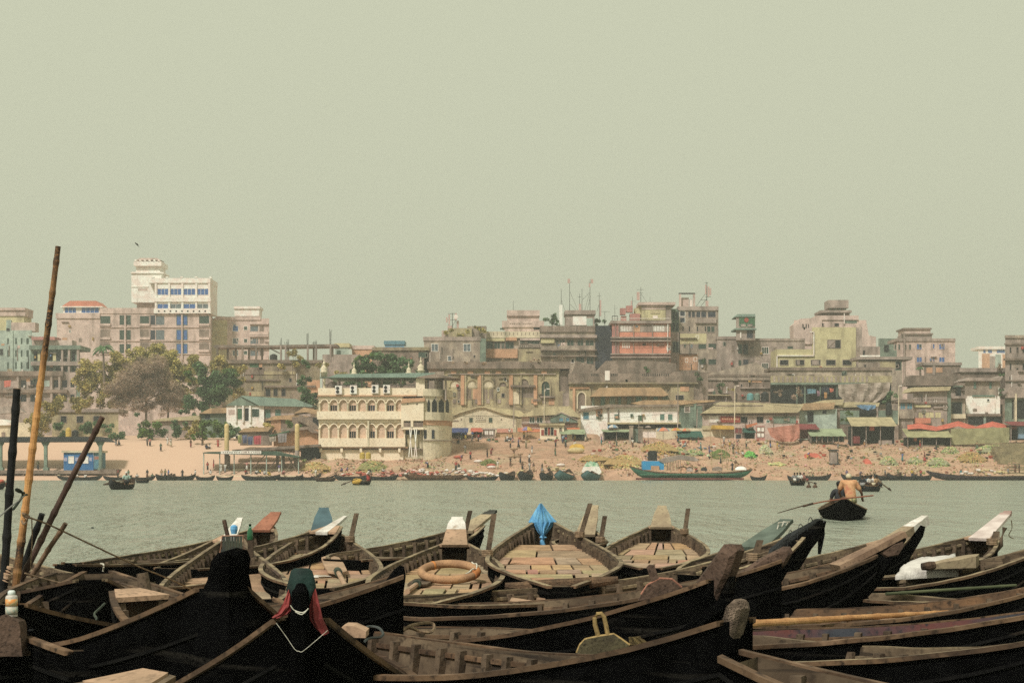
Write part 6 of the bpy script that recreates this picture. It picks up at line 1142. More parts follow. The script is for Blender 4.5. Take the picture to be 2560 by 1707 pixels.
# ------------------------------------------------------------------ market stalls, awnings, jetties
def tarp(key, c): return M('tarp_' + key, c, tuple(v * .75 for v in c), .8, .8, .6, bump=.2, streak=dict(c=tuple(v * .55 for v in c), s=(1, 1, .4), k=.8, lo=.55, hi=.8))
t_blue, t_red, t_pink, t_olive, t_green = tarp('deep_blue', (.05, .065, .16)), tarp('red', (.52, .13, .085)), tarp('coral_pink', (.50, .22, .16)), tarp('olive', (.34, .32, .17)), tarp('pale_green', (.30, .35, .21))
t_dred, t_tan, t_orange, t_yel, t_dgreen, t_white, t_lblue = tarp('dark_red', (.20, .045, .045)), tarp('tan', (.42, .35, .20)), tarp('orange', (.58, .20, .10)), tarp('yellow', (.58, .36, .07)), tarp('bottle_green', (.035, .10, .075)), tarp('off_white', (.6, .54, .46)), tarp('light_blue', (.22, .33, .43))
def stall(label, x0, x1, yt, yb, Y, roof, rm, d=3.5, inside=None, posts=4, goods=(), back=None, cat='market stall', sag=.18):
    """posts, a dark back and sides, a sagging cloth roof given by front-eave and ridge rows"""
    ye, yr = roof; rt = thing('market_stall', at((x0 + x1) / 2, yb, Y), label, cat)
    mb = MB(); mb.px(x0 + 2, ye + 1, x1 - 2, yb, Y + d - .2, .2); mb.px(x0 + 1, ye + 1, x0 + 3, yb, Y + .4, d - .5); mb.px(x1 - 3, ye + 1, x1 - 1, yb, Y + .4, d - .5); mb.build('back_wall', inside or g_dark, rt)
    for i in range(posts): x = lerp(x0 + 1, x1 - 2, i / (posts - 1)); mb = MB(); mb.px(x, ye - 1, x + 1.6, yb + 2, Y - .1, .15); mb.build('post', w_grey, rt)
    mb = MB(); n, m = 12, 5; g = []
    za, zb = wz(ye, Y), wz(yr, Y)
    for j in range(m + 1):
        for i in range(n + 1):
            u, v = i / n, j / m; X = lerp(wx(x0 - 2, Y), wx(x1 + 2, Y), u)
            g.append((X, Y - .7 + v * (d + .4), lerp(za, zb, v) - sag * math.sin(math.pi * v) * (.6 + .4 * math.sin(u * 9)) - (.10 * abs(math.sin(u * math.pi * (posts - 1))) if j == 0 else 0)))
    N_ = len(g); k = n + 1; fs = []
    for j in range(m):
        for i in range(n): a = j * k + i; fs += [(a, a + 1, a + k + 1, a + k), (N_ + a, N_ + a + k, N_ + a + k + 1, N_ + a + 1)]
    fs += [(i + 1, i, N_ + i, N_ + i + 1) for i in range(n)] + [(m * k + i, m * k + i + 1, N_ + m * k + i + 1, N_ + m * k + i) for i in range(n)]
    mb.add(g + [(x, y, z - .06) for x, y, z in g], fs); mb.build('awning', rm, rt)
    for gx0, gy0, gx1, gy1, gm, nm in goods: mb = MB(); mb.px(gx0, gy0, gx1, gy1, Y + .6, .8); mb.build(nm, gm, rt)
    return rt
stall('deep blue tarpaulin stall at the top left of the steps', 1126, 1168, 1072, 1106, 281, (1080, 1068), t_blue, inside=t_blue, posts=3, goods=((1142, 1095, 1148, 1104, t_orange, 'goods'),))
stall('small red-topped stall right of the deep blue one', 1178, 1206, 1070, 1106, 282, (1078, 1068), t_red, posts=3, goods=((1186, 1084, 1200, 1092, t_pink, 'goods'), (1190, 1094, 1202, 1104, w_grey, 'goods')))
b = Bd('grey timber gate with hung papers between the steps stalls', 1207, 1238, 1074, 282, .5, w_brown, cat='gate', name='timber_gate', yb=1106); b.wins([(1212, 1220), (1223, 1233)], [(1076, 1086)], w_white, w_grey, bars=1); b.wins([(1212, 1220), (1223, 1233)], [(1090, 1103)], w_grey, w_brown, bars=1); b.box(1204, 1070, 1242, 1074, w_grey, 'beam', .2)
b = Bd('low tan compound wall at the head of the steps', 1240, 1352, 1080, 283, .5, roof_tan, cat='wall', name='compound_wall', yb=1106)
stall('faded orange awning along the tan compound wall', 1244, 1280, 1070, 1090, 283.5, (1080, 1070), t_pink, posts=3, inside=w_brown)
stall('faded orange awning under the hipped roof house', 1296, 1352, 1070, 1090, 284.5, (1078, 1068), t_orange, posts=3, inside=w_brown)
b = Bd('cream kiosk with open red shutters at the top of the steps', 1350, 1410, 1062, 281, 4, w_cream, cat='kiosk', name='kiosk', yb=1102); b.box(1348, 1058, 1412, 1063, roof_yel, 'roof_slab', .5, 4); b.win(1361, 1068, 1384, 1088, g_dark, w_cream, bars=2); b.box(1353, 1074, 1360, 1088, sh_red, 'shutter', .1); b.box(1385, 1074, 1391, 1088, sh_red, 'shutter', .1); b.box(1370, 1070, 1374, 1087, sh_red, 'shutter', .08); b.win(1398, 1068, 1405, 1080, w_brown, w_cream)
stall('pale green awning stall with a black interior right of the cream kiosk', 1402, 1462, 1072, 1112, 279, (1084, 1072), t_green, posts=3, goods=((1404, 1086, 1430, 1112, w_cream, 'side_wall'),))
stall('orange topped stall behind the pale green awning', 1420, 1448, 1066, 1080, 284, (1074, 1066), t_orange, posts=2)
stall('dark stall with a green awning left of the brick pillars', 1508, 1574, 1074, 1112, 279.5, (1078, 1072), t_green, posts=3, inside=w_navy, goods=((1500, 1084, 1508, 1100, w_pink, 'poster'),))
stall('dark stall under a sloping bottle-green sheet', 1698, 1756, 1076, 1108, 280.5, (1092, 1076), t_dgreen, posts=3, inside=t_dgreen, goods=((1724, 1094, 1748, 1100, t_lblue, 'goods'),))
b = Bd('pale yellowish rendered wall behind the vegetable sellers', 1640, 1836, 1070, 285, .6, w_cream2, cat='wall', name='compound_wall', yb=1106); b.box(1756, 1064, 1834, 1074, roof_yel, 'coping', .3, 1)
b = Bd('small poster-covered booth by the green tarpaulin', 1836, 1856, 1066, 282, 2, w_pink, cat='booth', name='booth', yb=1100); b.wins([(1838, 1846), (1848, 1854)], [(1070, 1082)], t_dred, w_brown); b.win(1840, 1086, 1852, 1098, w_navy, w_brown)
stall('bottle-green tarpaulin stall by the poster booth', 1858, 1888, 1070, 1100, 282, (1080, 1068), t_dgreen, posts=2, inside=t_dgreen)
b = Bd('grey-pink barred booth left of the red tarpaulin', 1890, 1912, 1064, 281.5, 2, w_pinkred, cat='booth', name='booth', yb=1106); b.wins([(1893, 1901), (1903, 1910)], [(1068, 1078), (1082, 1092)], w_white, w_brown)
mb = MB(); sheet(mb, pp([(1918, 1070), (1926, 1090), (1942, 1100), (1956, 1104)], 280), pp([(1998, 1060), (1999, 1078), (1998, 1094), (1988, 1103)], 280), .5, .06, 12, .12); solo(mb, 'red_tarpaulin', t_pink, 'big faded red tarpaulin hung as a wall on the right', 'tarpaulin')
stall('dark red awning stall right of the big faded red tarpaulin', 1998, 2046, 1060, 1096, 281, (1072, 1058), t_dred, posts=3, inside=w_pinkred)
stall('olive-green awning on bamboo posts left of the straw roof stall', 2026, 2112, 1070, 1104, 279, (1089, 1070), t_green, posts=7, inside=g_green)
stall('big stall under a straw-coloured roof with a pink cloth at its front', 2128, 2238, 1042, 1116, 280, (1064, 1041), t_tan, posts=4, sag=.05, goods=((2130, 1090, 2150, 1108, t_dred, 'pink_cloth'), (2176, 1064, 2186, 1076, t_red, 'goods'), (2198, 1100, 2230, 1116, w_grey, 'counter')))
mb = MB(); P1 = [(2268, 1062), (2300, 1058), (2340, 1066), (2396, 1052), (2440, 1066), (2480, 1053), (2526, 1064), (2640, 1052)]; sheet(mb, pp([(x, y) for x, y in P1], 284), pp([(x, y + 11 + (i % 2) * 2) for i, (x, y) in enumerate(P1)], 281.5), .2, .06, 4, .1)
solo(mb, 'red_awning', t_red, 'long scalloped bright red awning along the right-hand stalls', 'awning')
stall('open stall under an olive tarpaulin below the red awning', 2268, 2378, 1072, 1118, 279.5, (1092, 1070), t_olive, posts=4, goods=((2276, 1112, 2360, 1118, w_grey2, 'counter'), (2286, 1094, 2292, 1102, t_pink, 'goods')))
mb = MB(); sheet(mb, pp([(2378, 1072), (2376, 1092), (2376, 1112)], 280.5), pp([(2524, 1068), (2524, 1090), (2522, 1106)], 280.5), .3, .06, 18, .07, 3.7); solo(mb, 'olive_tarpaulin', t_olive, 'long olive tarpaulin hung as a wall at the far right', 'tarpaulin')
stall('dark blue-fronted stall at the right edge', 2526, 2620, 1056, 1100, 280, (1062, 1052), t_dred, posts=3, goods=((2546, 1066, 2570, 1096, t_lblue, 'goods'),))
# small piles and covers
def umbrella(label, x, y, w, Y, cols):
    rt = thing('market_umbrella', at(x, y + 40, Y), label, 'umbrella', 'umbrellas over the market'); mb = MB(); c = at(x, y, Y); r = w / 2 * Y / F; n = 16; pts = [(c[0], c[1], c[2])]
    for q, dz in ((.4, .06), (.75, .25), (1, .55)):
        for k in range(n): a = 6.2832 * k / n; e = 1 - .05 * (k % 2) * (q == 1); pts.append((c[0] + r * q * e * math.cos(a), c[1] + r * q * e * math.sin(a), c[2] - r * dz))
    fs, mi = [], []
    for k in range(n): fs.append((0, 1 + k, 1 + (k + 1) % n)); mi.append((k // 2) % len(cols))
    for j in range(2):
        for k in range(n): fs.append((1 + j * n + k, 1 + (j + 1) * n + k, 1 + (j + 1) * n + (k + 1) % n, 1 + j * n + (k + 1) % n)); mi.append((k // 2) % len(cols))
    mb.add(pts, fs); mb.m = mi; mb.build('canopy', cols, rt)
    mb = MB(); mb.tube([c, (c[0], c[1], gz(c[0], c[1]) - .2)], .04, 5); mb.build('pole', steel, rt)
umbrella('pink, yellow and mauve umbrella tipped over at the head of the steps', 1318, 1066, 36, 281, [t_yel, t_pink, M('mauve', (.22, .18, .30))])
umbrella('pale blue and white umbrella by the white shed', 1532, 1061, 30, 282, [t_lblue, t_white]); umbrella('orange, blue and white umbrella right of the brick pillars', 1658, 1068, 34, 281, [t_pink, t_lblue, t_orange]); umbrella('small yellow umbrella beside the orange and blue one', 1690, 1069, 26, 282.5, [t_yel, t_orange]); umbrella('faded tan umbrella right of the small yellow one', 1714, 1070, 26, 283, [t_tan, t_orange]); umbrella('grey domed umbrella above the brick pillars', 1620, 1064, 16, 281, [w_grey])
mb = MB(); mb.poly([(1780, 1072), (1782, 1062), (1832, 1064), (1836, 1068), (1834, 1073)], 283, 2); solo(mb, 'yellow_awning', t_yel, 'yellow sheet along the shed below the red banner', 'awning')
mb = MB(); mb.poly([(1868, 1070), (1866, 1062), (1892, 1056), (1894, 1060)], 282.5, 2); solo(mb, 'orange_sheet', t_orange, 'small orange and green sheet over the poster booth', 'sheet')
for i, (x0, x1, y0, y1, lb) in enumerate(((1574, 1583, 1064, 1134, 'left of the pair of grey brick pillars on the bank'), (1596, 1607, 1066, 1128, 'right of the pair of grey brick pillars on the bank'))):
    Y = 277; mb = MB(); mb.px(x0, y0, x1, y1 + 8, Y, .9); mb.px(x0 - 1, y0, x1 + 1, y0 + 3, Y, 1, .1); solo(mb, 'brick_pillar', w_grey2, lb, 'pillar')
mb = MB(); mb.px(1583, 1072, 1596, 1134, 278, .4); solo(mb, 'dark_board', w_green, 'dark green board between the grey brick pillars', 'board')

# ---- left jetty with the blue kiosk
rt = thing('jetty', at(120, 1200, 255), 'wooden jetty under a long dark roof at the left edge', 'jetty'); Yj = 254.5
mb = MB(); mb.poly([(-120, 1092), (246, 1091), (268, 1104), (240, 1103), (-120, 1105)], Yj - .5, 6); mb.build('roof', M('jetty_roof', (.028, .032, .034), (.02, .022, .024), .8, 1), rt)
for x in (0, 113, 250): mb = MB(); mb.px(x - 3.5, 1103, x + 4, 1178, Yj, .5); mb.px(x - 6, 1168, x + 7, 1178, Yj - .2, .9); mb.build('column', w_green, rt); mb = MB(); mb.poly([(x - 12, 1103), (x - 4, 1103), (x - 3, 1118)], Yj + .1, .2); mb.poly([(x + 4, 1103), (x + 12, 1103), (x + 4, 1118)], Yj + .1, .2); mb.build('brace', w_green, rt)
mb = MB(); mb.px(-120, 1175, 290, 1184, Yj - 1, 7); mb.px(250, 1172, 290, 1200, Yj - .8, 5); mb.build('deck', w_brown, rt)
for i in range(8): x = -30 + i * 27; mb = MB(); mb.poly([(x, 1202), (x + 6, 1184), (x + 9, 1184), (x + 4, 1204)], Yj - .8, .3); mb.build('pile', w_brown, rt)
mb = MB(); mb.px(-120, 1198, 150, 1202, Yj - .6, 3); mb.build('pontoon', w_grey, rt)
b = Bd('bright blue ticket kiosk with white windows on the left jetty', 159, 234, 1131, Yj + 1, 3, M('kiosk_blue', (.035, .15, .33), (.03, .12, .27), .6, 1), cat='kiosk', name='kiosk', yb=1175); b.box(155, 1126, 256, 1131, w_cream2, 'roof_slab', .3, 3.4); b.box(234, 1131, 252, 1172, sh_blue, 'side_wall', -.1, 3); b.wins([(172, 184), (206, 220)], [(1141, 1157)], w_white, w_white); b.wins([(160, 168), (188, 200), (223, 230)], [(1143, 1152)], M('poster_pale', (.42, .42, .5), (.3, .3, .45), .7, 4), w_blue, bars=None); b.win(236, 1140, 250, 1148, t_pink, sh_blue, dy=.1, bars=None)
# ---- second jetty with green roof and sign
rt = thing('jetty', at(620, 1196, 255), 'jetty with a thin green roof and a long white sign board', 'jetty'); Yk = 254.5
mb = MB(); mb.poly([(505, 1131), (520, 1129), (690, 1127), (700, 1131), (748, 1141), (745, 1144), (690, 1138), (510, 1133)], Yk - .6, 5); mb.build('roof', M('jetty_green', (.06, .10, .07), (.045, .075, .05), .7, 1), rt)
mb = MB(); mb.px(552, 1127, 653, 1134, Yk - .9, .15); mb.build('sign_board', w_white, rt)
x = 557
while x < 648: w_ = R.uniform(1.6, 4.2); mb = MB(); mb.px(x, 1129.2 + R.uniform(-.4, .4), x + w_, 1131.6, Yk - .92, .02); mb.build('lettering', w_brown, rt); x += w_ + R.uniform(1.2, 4)
for x in (508, 548, 584, 626, 665, 703, 745): mb = MB(); mb.px(x, 1133 + (6 if x > 700 else 0), x + 2, 1192, Yk, .25); mb.build('column', w_mint, rt)
for x0, y0, x1, y1 in ((666, 1134, 630, 1172), (700, 1140, 670, 1172), (720, 1142, 740, 1175), (736, 1142, 716, 1176)): mb = MB(); mb.tube(pp([(x0, y0), (x1, y1)], Yk + .6), .1, 4); mb.build('truss', w_brown, rt)
for x in (568, 690, 705, 735): mb = MB(); mb.px(x, 1138, x + 6, 1180, Yk + 3, .6); mb.build('column', w_grey, rt)
mb = MB(); mb.px(500, 1188, 752, 1194, Yk - 1, 6); mb.px(560, 1172, 740, 1176, Yk + 2, 1); mb.build('deck', w_cream2, rt)
for i, x in enumerate((561, 737)):
    mb = MB(); Y = 257.5; r = 5.8 * Y / F; c = at(x + 5.8, 1200, Y); z1, z2 = wz(1125, Y) - c[2], wz(1064, Y) - c[2]; mb.lathe(c, [(r, 0), (r, z1), (r, z1 + .01), (r, z2), (r * .8, z2 + .25), (r * .2, z2 + .4)], 14); mb.m = [1 if k < 14 else 0 for k in range(len(mb.f))]
    solo(mb, 'mooring_pile', [wall('pile_yellow', (.56, .42, .20), (.5, .37, .18), (.34, .25, .13)), w_grey], ('left', 'right')[i] + ' of two thick yellow mooring piles of the green roofed jetty', 'mooring pile', 'yellow mooring piles')
rt = thing('gangway', at(740, 1160, 262), 'plank gangway with trusses running to the green roofed jetty', 'gangway'); mb = MB(); mb.poly([(580, 1124), (745, 1113), (800, 1110), (800, 1116), (745, 1120), (580, 1130)], 260, 3); mb.build('deck', w_brown, rt)
mb = MB(); mb.px(752, 1116, 802, 1152, 262, 3); mb.build('landing_block', w_navy, rt)
for i in range(6): mb = MB(); mb.tube(pp([(690 + i * 10, 1120), (698 + i * 10, 1146)], 260.4), .07, 4); mb.build('truss', w_brown, rt)
for x0, y0, x1, y1, c, lb in ((653 - 19, 1090, 653, 1111, (.50, .10, .12), 'bright red'), (594, 1088, 604, 1108, (.40, .40, .18), 'olive'), (606, 1088, 618, 1108, (.16, .17, .26), 'slate blue'), (619, 1092, 632, 1112, (.13, .15, .24), 'dark blue'), (672, 1092, 690, 1104, (.5, .42, .34), 'pale'), (694, 1084, 717, 1106, (.34, .30, .29), 'grey')):
    Y = 262; mb = MB(); sheet(mb, pp([(x0, y0), (x0 + 2, y1)], Y), pp([(x1, y0 - 2), (x1 - 1, y1 - 1)], Y), .15, .05, 6, .1); solo(mb, 'washing', M('wash_' + lb.replace(' ', '_'), c, None, .9, .8), lb + ' washing on the line between the yellow mooring piles', 'washing', 'washing between the mooring piles')
rope(pp([(568, 1088), (620, 1090), (680, 1086), (742, 1080)], 262.1), .03, steel, 'washing line between the two yellow mooring piles', 'line', 4, name='washing_line')
b = Bd('low brown canvas shelter behind the washing', 600, 680, 1076, 266, 4, w_brown, cat='shelter', name='shelter', yb=1112); b.poly([(596, 1080), (610, 1070), (680, 1066), (670, 1078)], roof_tan, 'roof', -.5, 4); b = Bd('orange-brown shelter with a green lean-to roof behind the right yellow pile', 684, 796, 1074, 268, 4, w_orange, cat='shelter', name='shelter', yb=1114); b.poly([(672, 1088), (722, 1076), (722, 1079), (676, 1090)], sh_green, 'lean_to', -2.2, 2); b.poly([(700, 1072), (770, 1066), (800, 1082), (780, 1082), (768, 1073), (704, 1080)], w_brown, 'roof', -1, 4)
# ------------------------------------------------------------------ people
def skin_mesh(joints, edges, root, sub=1):
    """one continuous surface grown round a joint skeleton; joints: (x, y, z, radius)"""
    me = bpy.data.meshes.new('tmp'); me.from_pydata([j[:3] for j in joints], edges, []); o = bpy.data.objects.new('tmp', me); COL.objects.link(o)
    o.modifiers.new('s', 'SKIN')
    for i, j in enumerate(joints):
        sv = me.skin_vertices[0].data[i]; r = j[3]; sv.radius = r if isinstance(r, tuple) else (r, r); sv.use_root = i == root
    m = o.modifiers.new('u', 'SUBSURF'); m.levels = sub
    out = bpy.data.meshes.new_from_object(o.evaluated_get(bpy.context.evaluated_depsgraph_get())); bpy.data.objects.remove(o); bpy.data.meshes.remove(me)
    out.polygons.foreach_set('use_smooth', [True] * len(out.polygons)); return out
#   figures face -y; x to their left. pose = hip height, chest, head, elbows, hands, knees, feet
POSES = {
 'stand': dict(hip=(0, 0, .86), ch=(0, .01, 1.22), hd=(0, -.01, 1.50), el=[(.25, .03, 1.08), (-.25, .03, 1.08)], ha=[(.24, -.06, .84), (-.24, -.06, .84)], kn=[(.10, -.02, .46), (-.10, -.02, .46)], ft=[(.10, 0, .06), (-.10, 0, .06)]),
 'walk': dict(hip=(0, 0, .85), ch=(0, -.03, 1.21), hd=(0, -.07, 1.49), el=[(.25, .12, 1.09), (-.25, -.08, 1.07)], ha=[(.23, .10, .86), (-.23, -.24, .92)], kn=[(.10, -.20, .47), (-.10, .06, .45)], ft=[(.10, -.22, .07), (-.10, .28, .10)]),
 'carry': dict(hip=(0, 0, .85), ch=(0, 0, 1.21), hd=(0, -.02, 1.47), el=[(.34, -.04, 1.42), (-.34, -.04, 1.42)], ha=[(.20, -.02, 1.66), (-.20, -.02, 1.66)], kn=[(.10, -.12, .46), (-.10, .05, .45)], ft=[(.10, -.12, .06), (-.10, .20, .08)]),
 'sit': dict(hip=(0, 0, .16), ch=(0, -.04, .50), hd=(0, -.10, .79), el=[(.25, -.08, .36), (-.25, -.08, .36)], ha=[(.12, -.34, .36), (-.12, -.34, .36)], kn=[(.16, -.40, .40), (-.16, -.40, .40)], ft=[(.12, -.42, .05), (-.12, -.42, .05)]),
 'bend': dict(hip=(0, .10, .82), ch=(0, -.18, 1.04), hd=(0, -.44, 1.16), el=[(.22, -.26, .82), (-.22, -.26, .82)], ha=[(.12, -.38, .58), (-.12, -.38, .58)], kn=[(.12, -.04, .45), (-.12, .0, .45)], ft=[(.12, 0, .06), (-.12, .05, .06)]),
 'row': dict(hip=(0, .08, .80), ch=(0, -.08, 1.12), hd=(0, -.24, 1.36), el=[(.32, -.22, .98), (-.30, -.26, 1.0)], ha=[(.36, -.40, .80), (-.10, -.44, .86)], kn=[(.13, -.10, .43), (-.13, .02, .43)], ft=[(.14, -.04, .06), (-.13, .18, .06)]),
}
V3 = Vector
def figure(P, fine=False, loose=1.0):
    hip, ch, hd = V3(P['hip']), V3(P['ch']), V3(P['hd']); up = (ch - hip).normalized(); J, E = [], []
    def j(p, r): J.append((*p, r)); return len(J) - 1
    h = j(hip, (.135, .10)); w = j(hip.lerp(ch, .45), (.125, .09)); c = j(ch, (.155, .105)); n0 = j(ch + up * .15, .075); n1 = j((ch + up * .15).lerp(hd, .4), .052); k0 = j(hd + V3((0, .005, .0)), (.078, .088)); k1 = j(hd + V3((0, 0, .09)), (.068, .080))
    E += [(h, w), (w, c), (c, n0), (n0, n1), (n1, k0), (k0, k1)]; sl = []
    for s, sg in ((0, 1), (1, -1)):
        sh = j(ch + up * .12 + V3((.17 * sg, 0, 0)), .062); el = j(P['el'][s], .043); ha = j(V3(P['el'][s]).lerp(V3(P['ha'][s]), .85), .030); hb = j(V3(P['ha'][s]), (.034, .020)); E += [(n0, sh), (sh, el), (el, ha), (ha, hb)]; sl.append((sh, el))
        d = (V3(P['ha'][s]) - V3(P['el'][s])).normalized()
        for q in range(4 if fine else 0):
            b0 = V3(P['ha'][s]) + V3(((q - 1.5) * .018, 0, 0)); f1 = j(b0 + d * .045, .0095); f2 = j(b0 + d * (.075 + .008 * (q in (1, 2))) + V3((0, .025, -.01)), .008); E += [(hb, f1), (f1, f2)]
        if fine: t1 = j(V3(P['ha'][s]) + V3((-.04 * sg, -.01, .0)) + d * .02, .010); E.append((ha, t1))
        hp = j(hip + V3((.09 * sg, 0, -.05)), .092); kn = j(P['kn'][s], .062); an = j(V3(P['kn'][s]).lerp(V3(P['ft'][s]), .92), .038); to = j(V3(P['ft'][s]) + V3((0, -.13, -.03)), (.036, .022)); E += [(h, hp), (hp, kn), (kn, an), (an, to)]
    body = skin_mesh(J, E, h)
    # shirt: torso and upper arms, a little proud of the body
    J2 = [(*(hip - up * .06 * (loose > 1)), (.155 * loose * loose, .118 * loose)), (*hip.lerp(ch, .45), (.148 * loose, .110 * loose)), (*ch, (.178 * loose, .125 * loose)), (*(ch + up * .15), (.095, .085))]; E2 = [(0, 1), (1, 2), (2, 3)]
    for s, sg in ((0, 1), (1, -1)):
        sh = ch + up * .12 + V3((.175 * sg, 0, 0)); b = len(J2); J2 += [(*sh, .080 * loose), (*sh.lerp(V3(P['el'][s]), .85), .064 * loose)]; E2 += [(3, b), (b, b + 1)]
    shirt = skin_mesh(J2, E2, 0)
    # lungi / trousers
    lo = [hip + up * .04, hip + V3((0, 0, -.10)), (V3(P['kn'][0]) + V3(P['kn'][1])) / 2, ((V3(P['ft'][0]) + V3(P['ft'][1])) / 2 + V3((0, 0, .10)))]; R_ = [(.15, .12), (.165, .135), (.16 + abs(P['kn'][0][0] - P['kn'][1][0]) * .2, .12 + abs(P['kn'][0][1] - P['kn'][1][1]) * .5), (.155, .11 + abs(P['ft'][0][1] - P['ft'][1][1]) * .45)]
    mb = MB(); mb.loft([[(p.x + a * math.cos(t), p.y + b_ * math.sin(t) * (1 + .05 * math.sin(t * 5)), p.z) for t in [6.2832 * i / 12 for i in range(12)]] for p, (a, b_) in zip(lo, R_)])
    lower = bpy.data.meshes.new('lower'); lower.from_pydata(mb.v, [], mb.f); lower.polygons.foreach_set('use_smooth', [True] * len(lower.polygons))
    mb = MB(); mb.ball(hd + V3((0, .014, .065)), .088, .100, .088, 10, 6); hair = bpy.data.meshes.new('hair'); hair.from_pydata(mb.v, [], mb.f); hair.polygons.foreach_set('use_smooth', [True] * len(hair.polygons))
    for m in (body, shirt, lower, hair): m.materials.append(None)
    return body, shirt, lower, hair
FIGS = {}
PC = dict(white=(.66, .62, .55), red=(.42, .07, .06), orange=(.58, .20, .07), dark=(.03, .032, .036), blue=(.10, .15, .32), purple=(.17, .13, .24), green=(.10, .17, .11), yellow=(.58, .42, .08), tan=(.42, .28, .16), brown=(.14, .075, .045), mint=(.38, .50, .43), grey=(.26, .25, .24), pink=(.50, .24, .21), maroon=(.22, .05, .05), cream=(.55, .48, .33), teal=(.06, .20, .22), navy=(.04, .05, .10), lightblue=(.26, .38, .48), olive=(.20, .19, .10))
def cm(c): return M('cloth_' + c, PC[c], tuple(v * .75 for v in PC[c]), .9, 8)
skin_m = M('skin', (.115, .062, .038), (.095, .05, .03), .6, 8); hair_m = M('hair', (.012, .010, .010), (.008, .008, .008), .7, 8)
def person(loc, pose, shirt, lower, label, rot=0, scale=1.0, cap=None, group=None):
    if pose not in FIGS: FIGS[pose] = figure(POSES[pose])
    rt = thing('person', loc, label, 'person', group); rt.rotation_euler[2] = rot; rt.scale = (scale,) * 3
    for nm, me, m in zip(('body', 'shirt', 'lungi', 'hair'), FIGS[pose], (skin_m, cm(shirt) if shirt != 'bare' else None, cm(lower), cm(cap) if cap else hair_m)):
        if m is None: continue
        o = bpy.data.objects.new('cap' if nm == 'hair' and cap else nm, me); COL.objects.link(o); o.parent = rt; o.material_slots[0].link = 'OBJECT'; o.material_slots[0].material = m
    return rt
FOLK = '''290 1115 walk dark grey on the sand left of the bushes
297 1115 walk grey dark a step right of the walker in dark clothes
368 1115 stand grey dark at the top of the left sand slope, beside the one in pink
375 1116 stand pink dark at the top of the left sand slope
402 1128 walk green dark half way down the left sand slope
419 1114 stand white white at the top of the sand, left of another in white
427 1117 walk white cream at the top of the sand, right of another in white
477 1119 stand brown maroon under the small tree on the sand
507 1112 stand pink tan left of the small tree by the green jetty
516 1122 sit dark navy under the small tree near the green jetty
525 1122 sit white dark right of the sitter in dark clothes under the small tree
545 1119 stand red red left of the yellow mooring pile
763 1111 stand white white beside the right yellow mooring pile, in a long robe
726 1110 stand tan cream left of the right yellow mooring pile
775 1111 stand grey lightblue between the man in the long robe and the cream building
1143 1106 sit orange dark inside the deep blue tarpaulin stall
1180 1105 stand cream grey left side of the small red-topped stall
1196 1105 stand red dark in front of the small red-topped stall
1274 1092 stand white grey by the tan compound wall
1296 1120 walk purple dark high on the steps in a purple top
1276 1121 stand orange dark on the steps in a bright orange shirt
1315 1121 stand cream olive on the steps right of the purple top
1310 1098 stand yellow dark under the tipped pink umbrella
1389 1119 stand maroon dark below the cream kiosk
1407 1109 stand lightblue navy right of the cream kiosk
1414 1119 walk green dark below the green awning, right of the kiosk
1438 1114 sit white white in front of the green awning
1464 1104 stand mint cream beside the green awning stall
1163 1134 stand grey olive on the left side of the steps
1176 1149 stand red dark low on the left side of the steps in a red shirt
1152 1154 bend purple red at the foot of the steps beside a red sack
1218 1144 stand brown dark at the foot of the steps, left of the red top
1228 1138 bend red maroon bending at the foot of the steps
1276 1166 carry dark brown climbing the bank under a sack, lowest of three
1285 1146 carry brown tan under the biggest sack at the foot of the steps
1301 1159 carry bare dark bare backed under a sack on the bank
1323 1157 walk white dark coming down the bank in a white vest
1330 1135 stand grey white on the right side of the steps
1388 1140 stand olive green alone right of the steps
1244 1173 stand white cream above the dark boat near the steps
1140 1177 stand red dark among the white sacks
1147 1181 stand dark white right of the red shirt among the sacks
1069 1171 bend blue dark among the red sacks
1324 1178 stand white grey behind the pointed black boats
1334 1181 stand bare tan bare chested behind the pointed black boats
1306 1178 stand brown dark behind the second pointed black boat
1355 1181 walk dark grey left of the tent-shaped teal boat
1371 1178 sit olive dark on the bank above the teal-ended boats
1702 1116 sit white tan at the left of the vegetable sellers
1714 1115 sit grey white beside the left vegetable seller
1752 1128 stand mint teal left among the vegetable heaps
1773 1135 stand purple purple standing by the vegetable heaps
1810 1111 stand white grey behind the vegetable heaps
1833 1135 stand dark olive middle of the group at the vegetable heaps
1845 1135 stand tan orange right of the dark clothed one at the heaps
1856 1138 sit white white lowest sitter at the vegetable heaps
1866 1122 stand cream dark just behind the lowest sitter at the heaps
1881 1093 stand yellow maroon by the bottle-green tarpaulin
1905 1128 sit grey dark on the right of the vegetable heaps
1921 1126 sit white grey far right of the vegetable sellers
1802 1159 carry green dark carrying a wide basket down to the green boat
2019 1148 bend blue yellow beside the red cover on the right bank
2190 1090 stand white dark inside the straw roof stall
2256 1155 carry blue teal carrying a basket on the right bank
2311 1155 walk maroon red walking up the right bank
2450 1148 carry dark green carrying a load at the far right
2520 1186 stand tan grey by the mossy steps at the right edge
2538 1184 stand brown brown near the right edge
2548 1183 stand dark brown last at the right edge
95 1175 stand olive dark on the deck of the left jetty'''
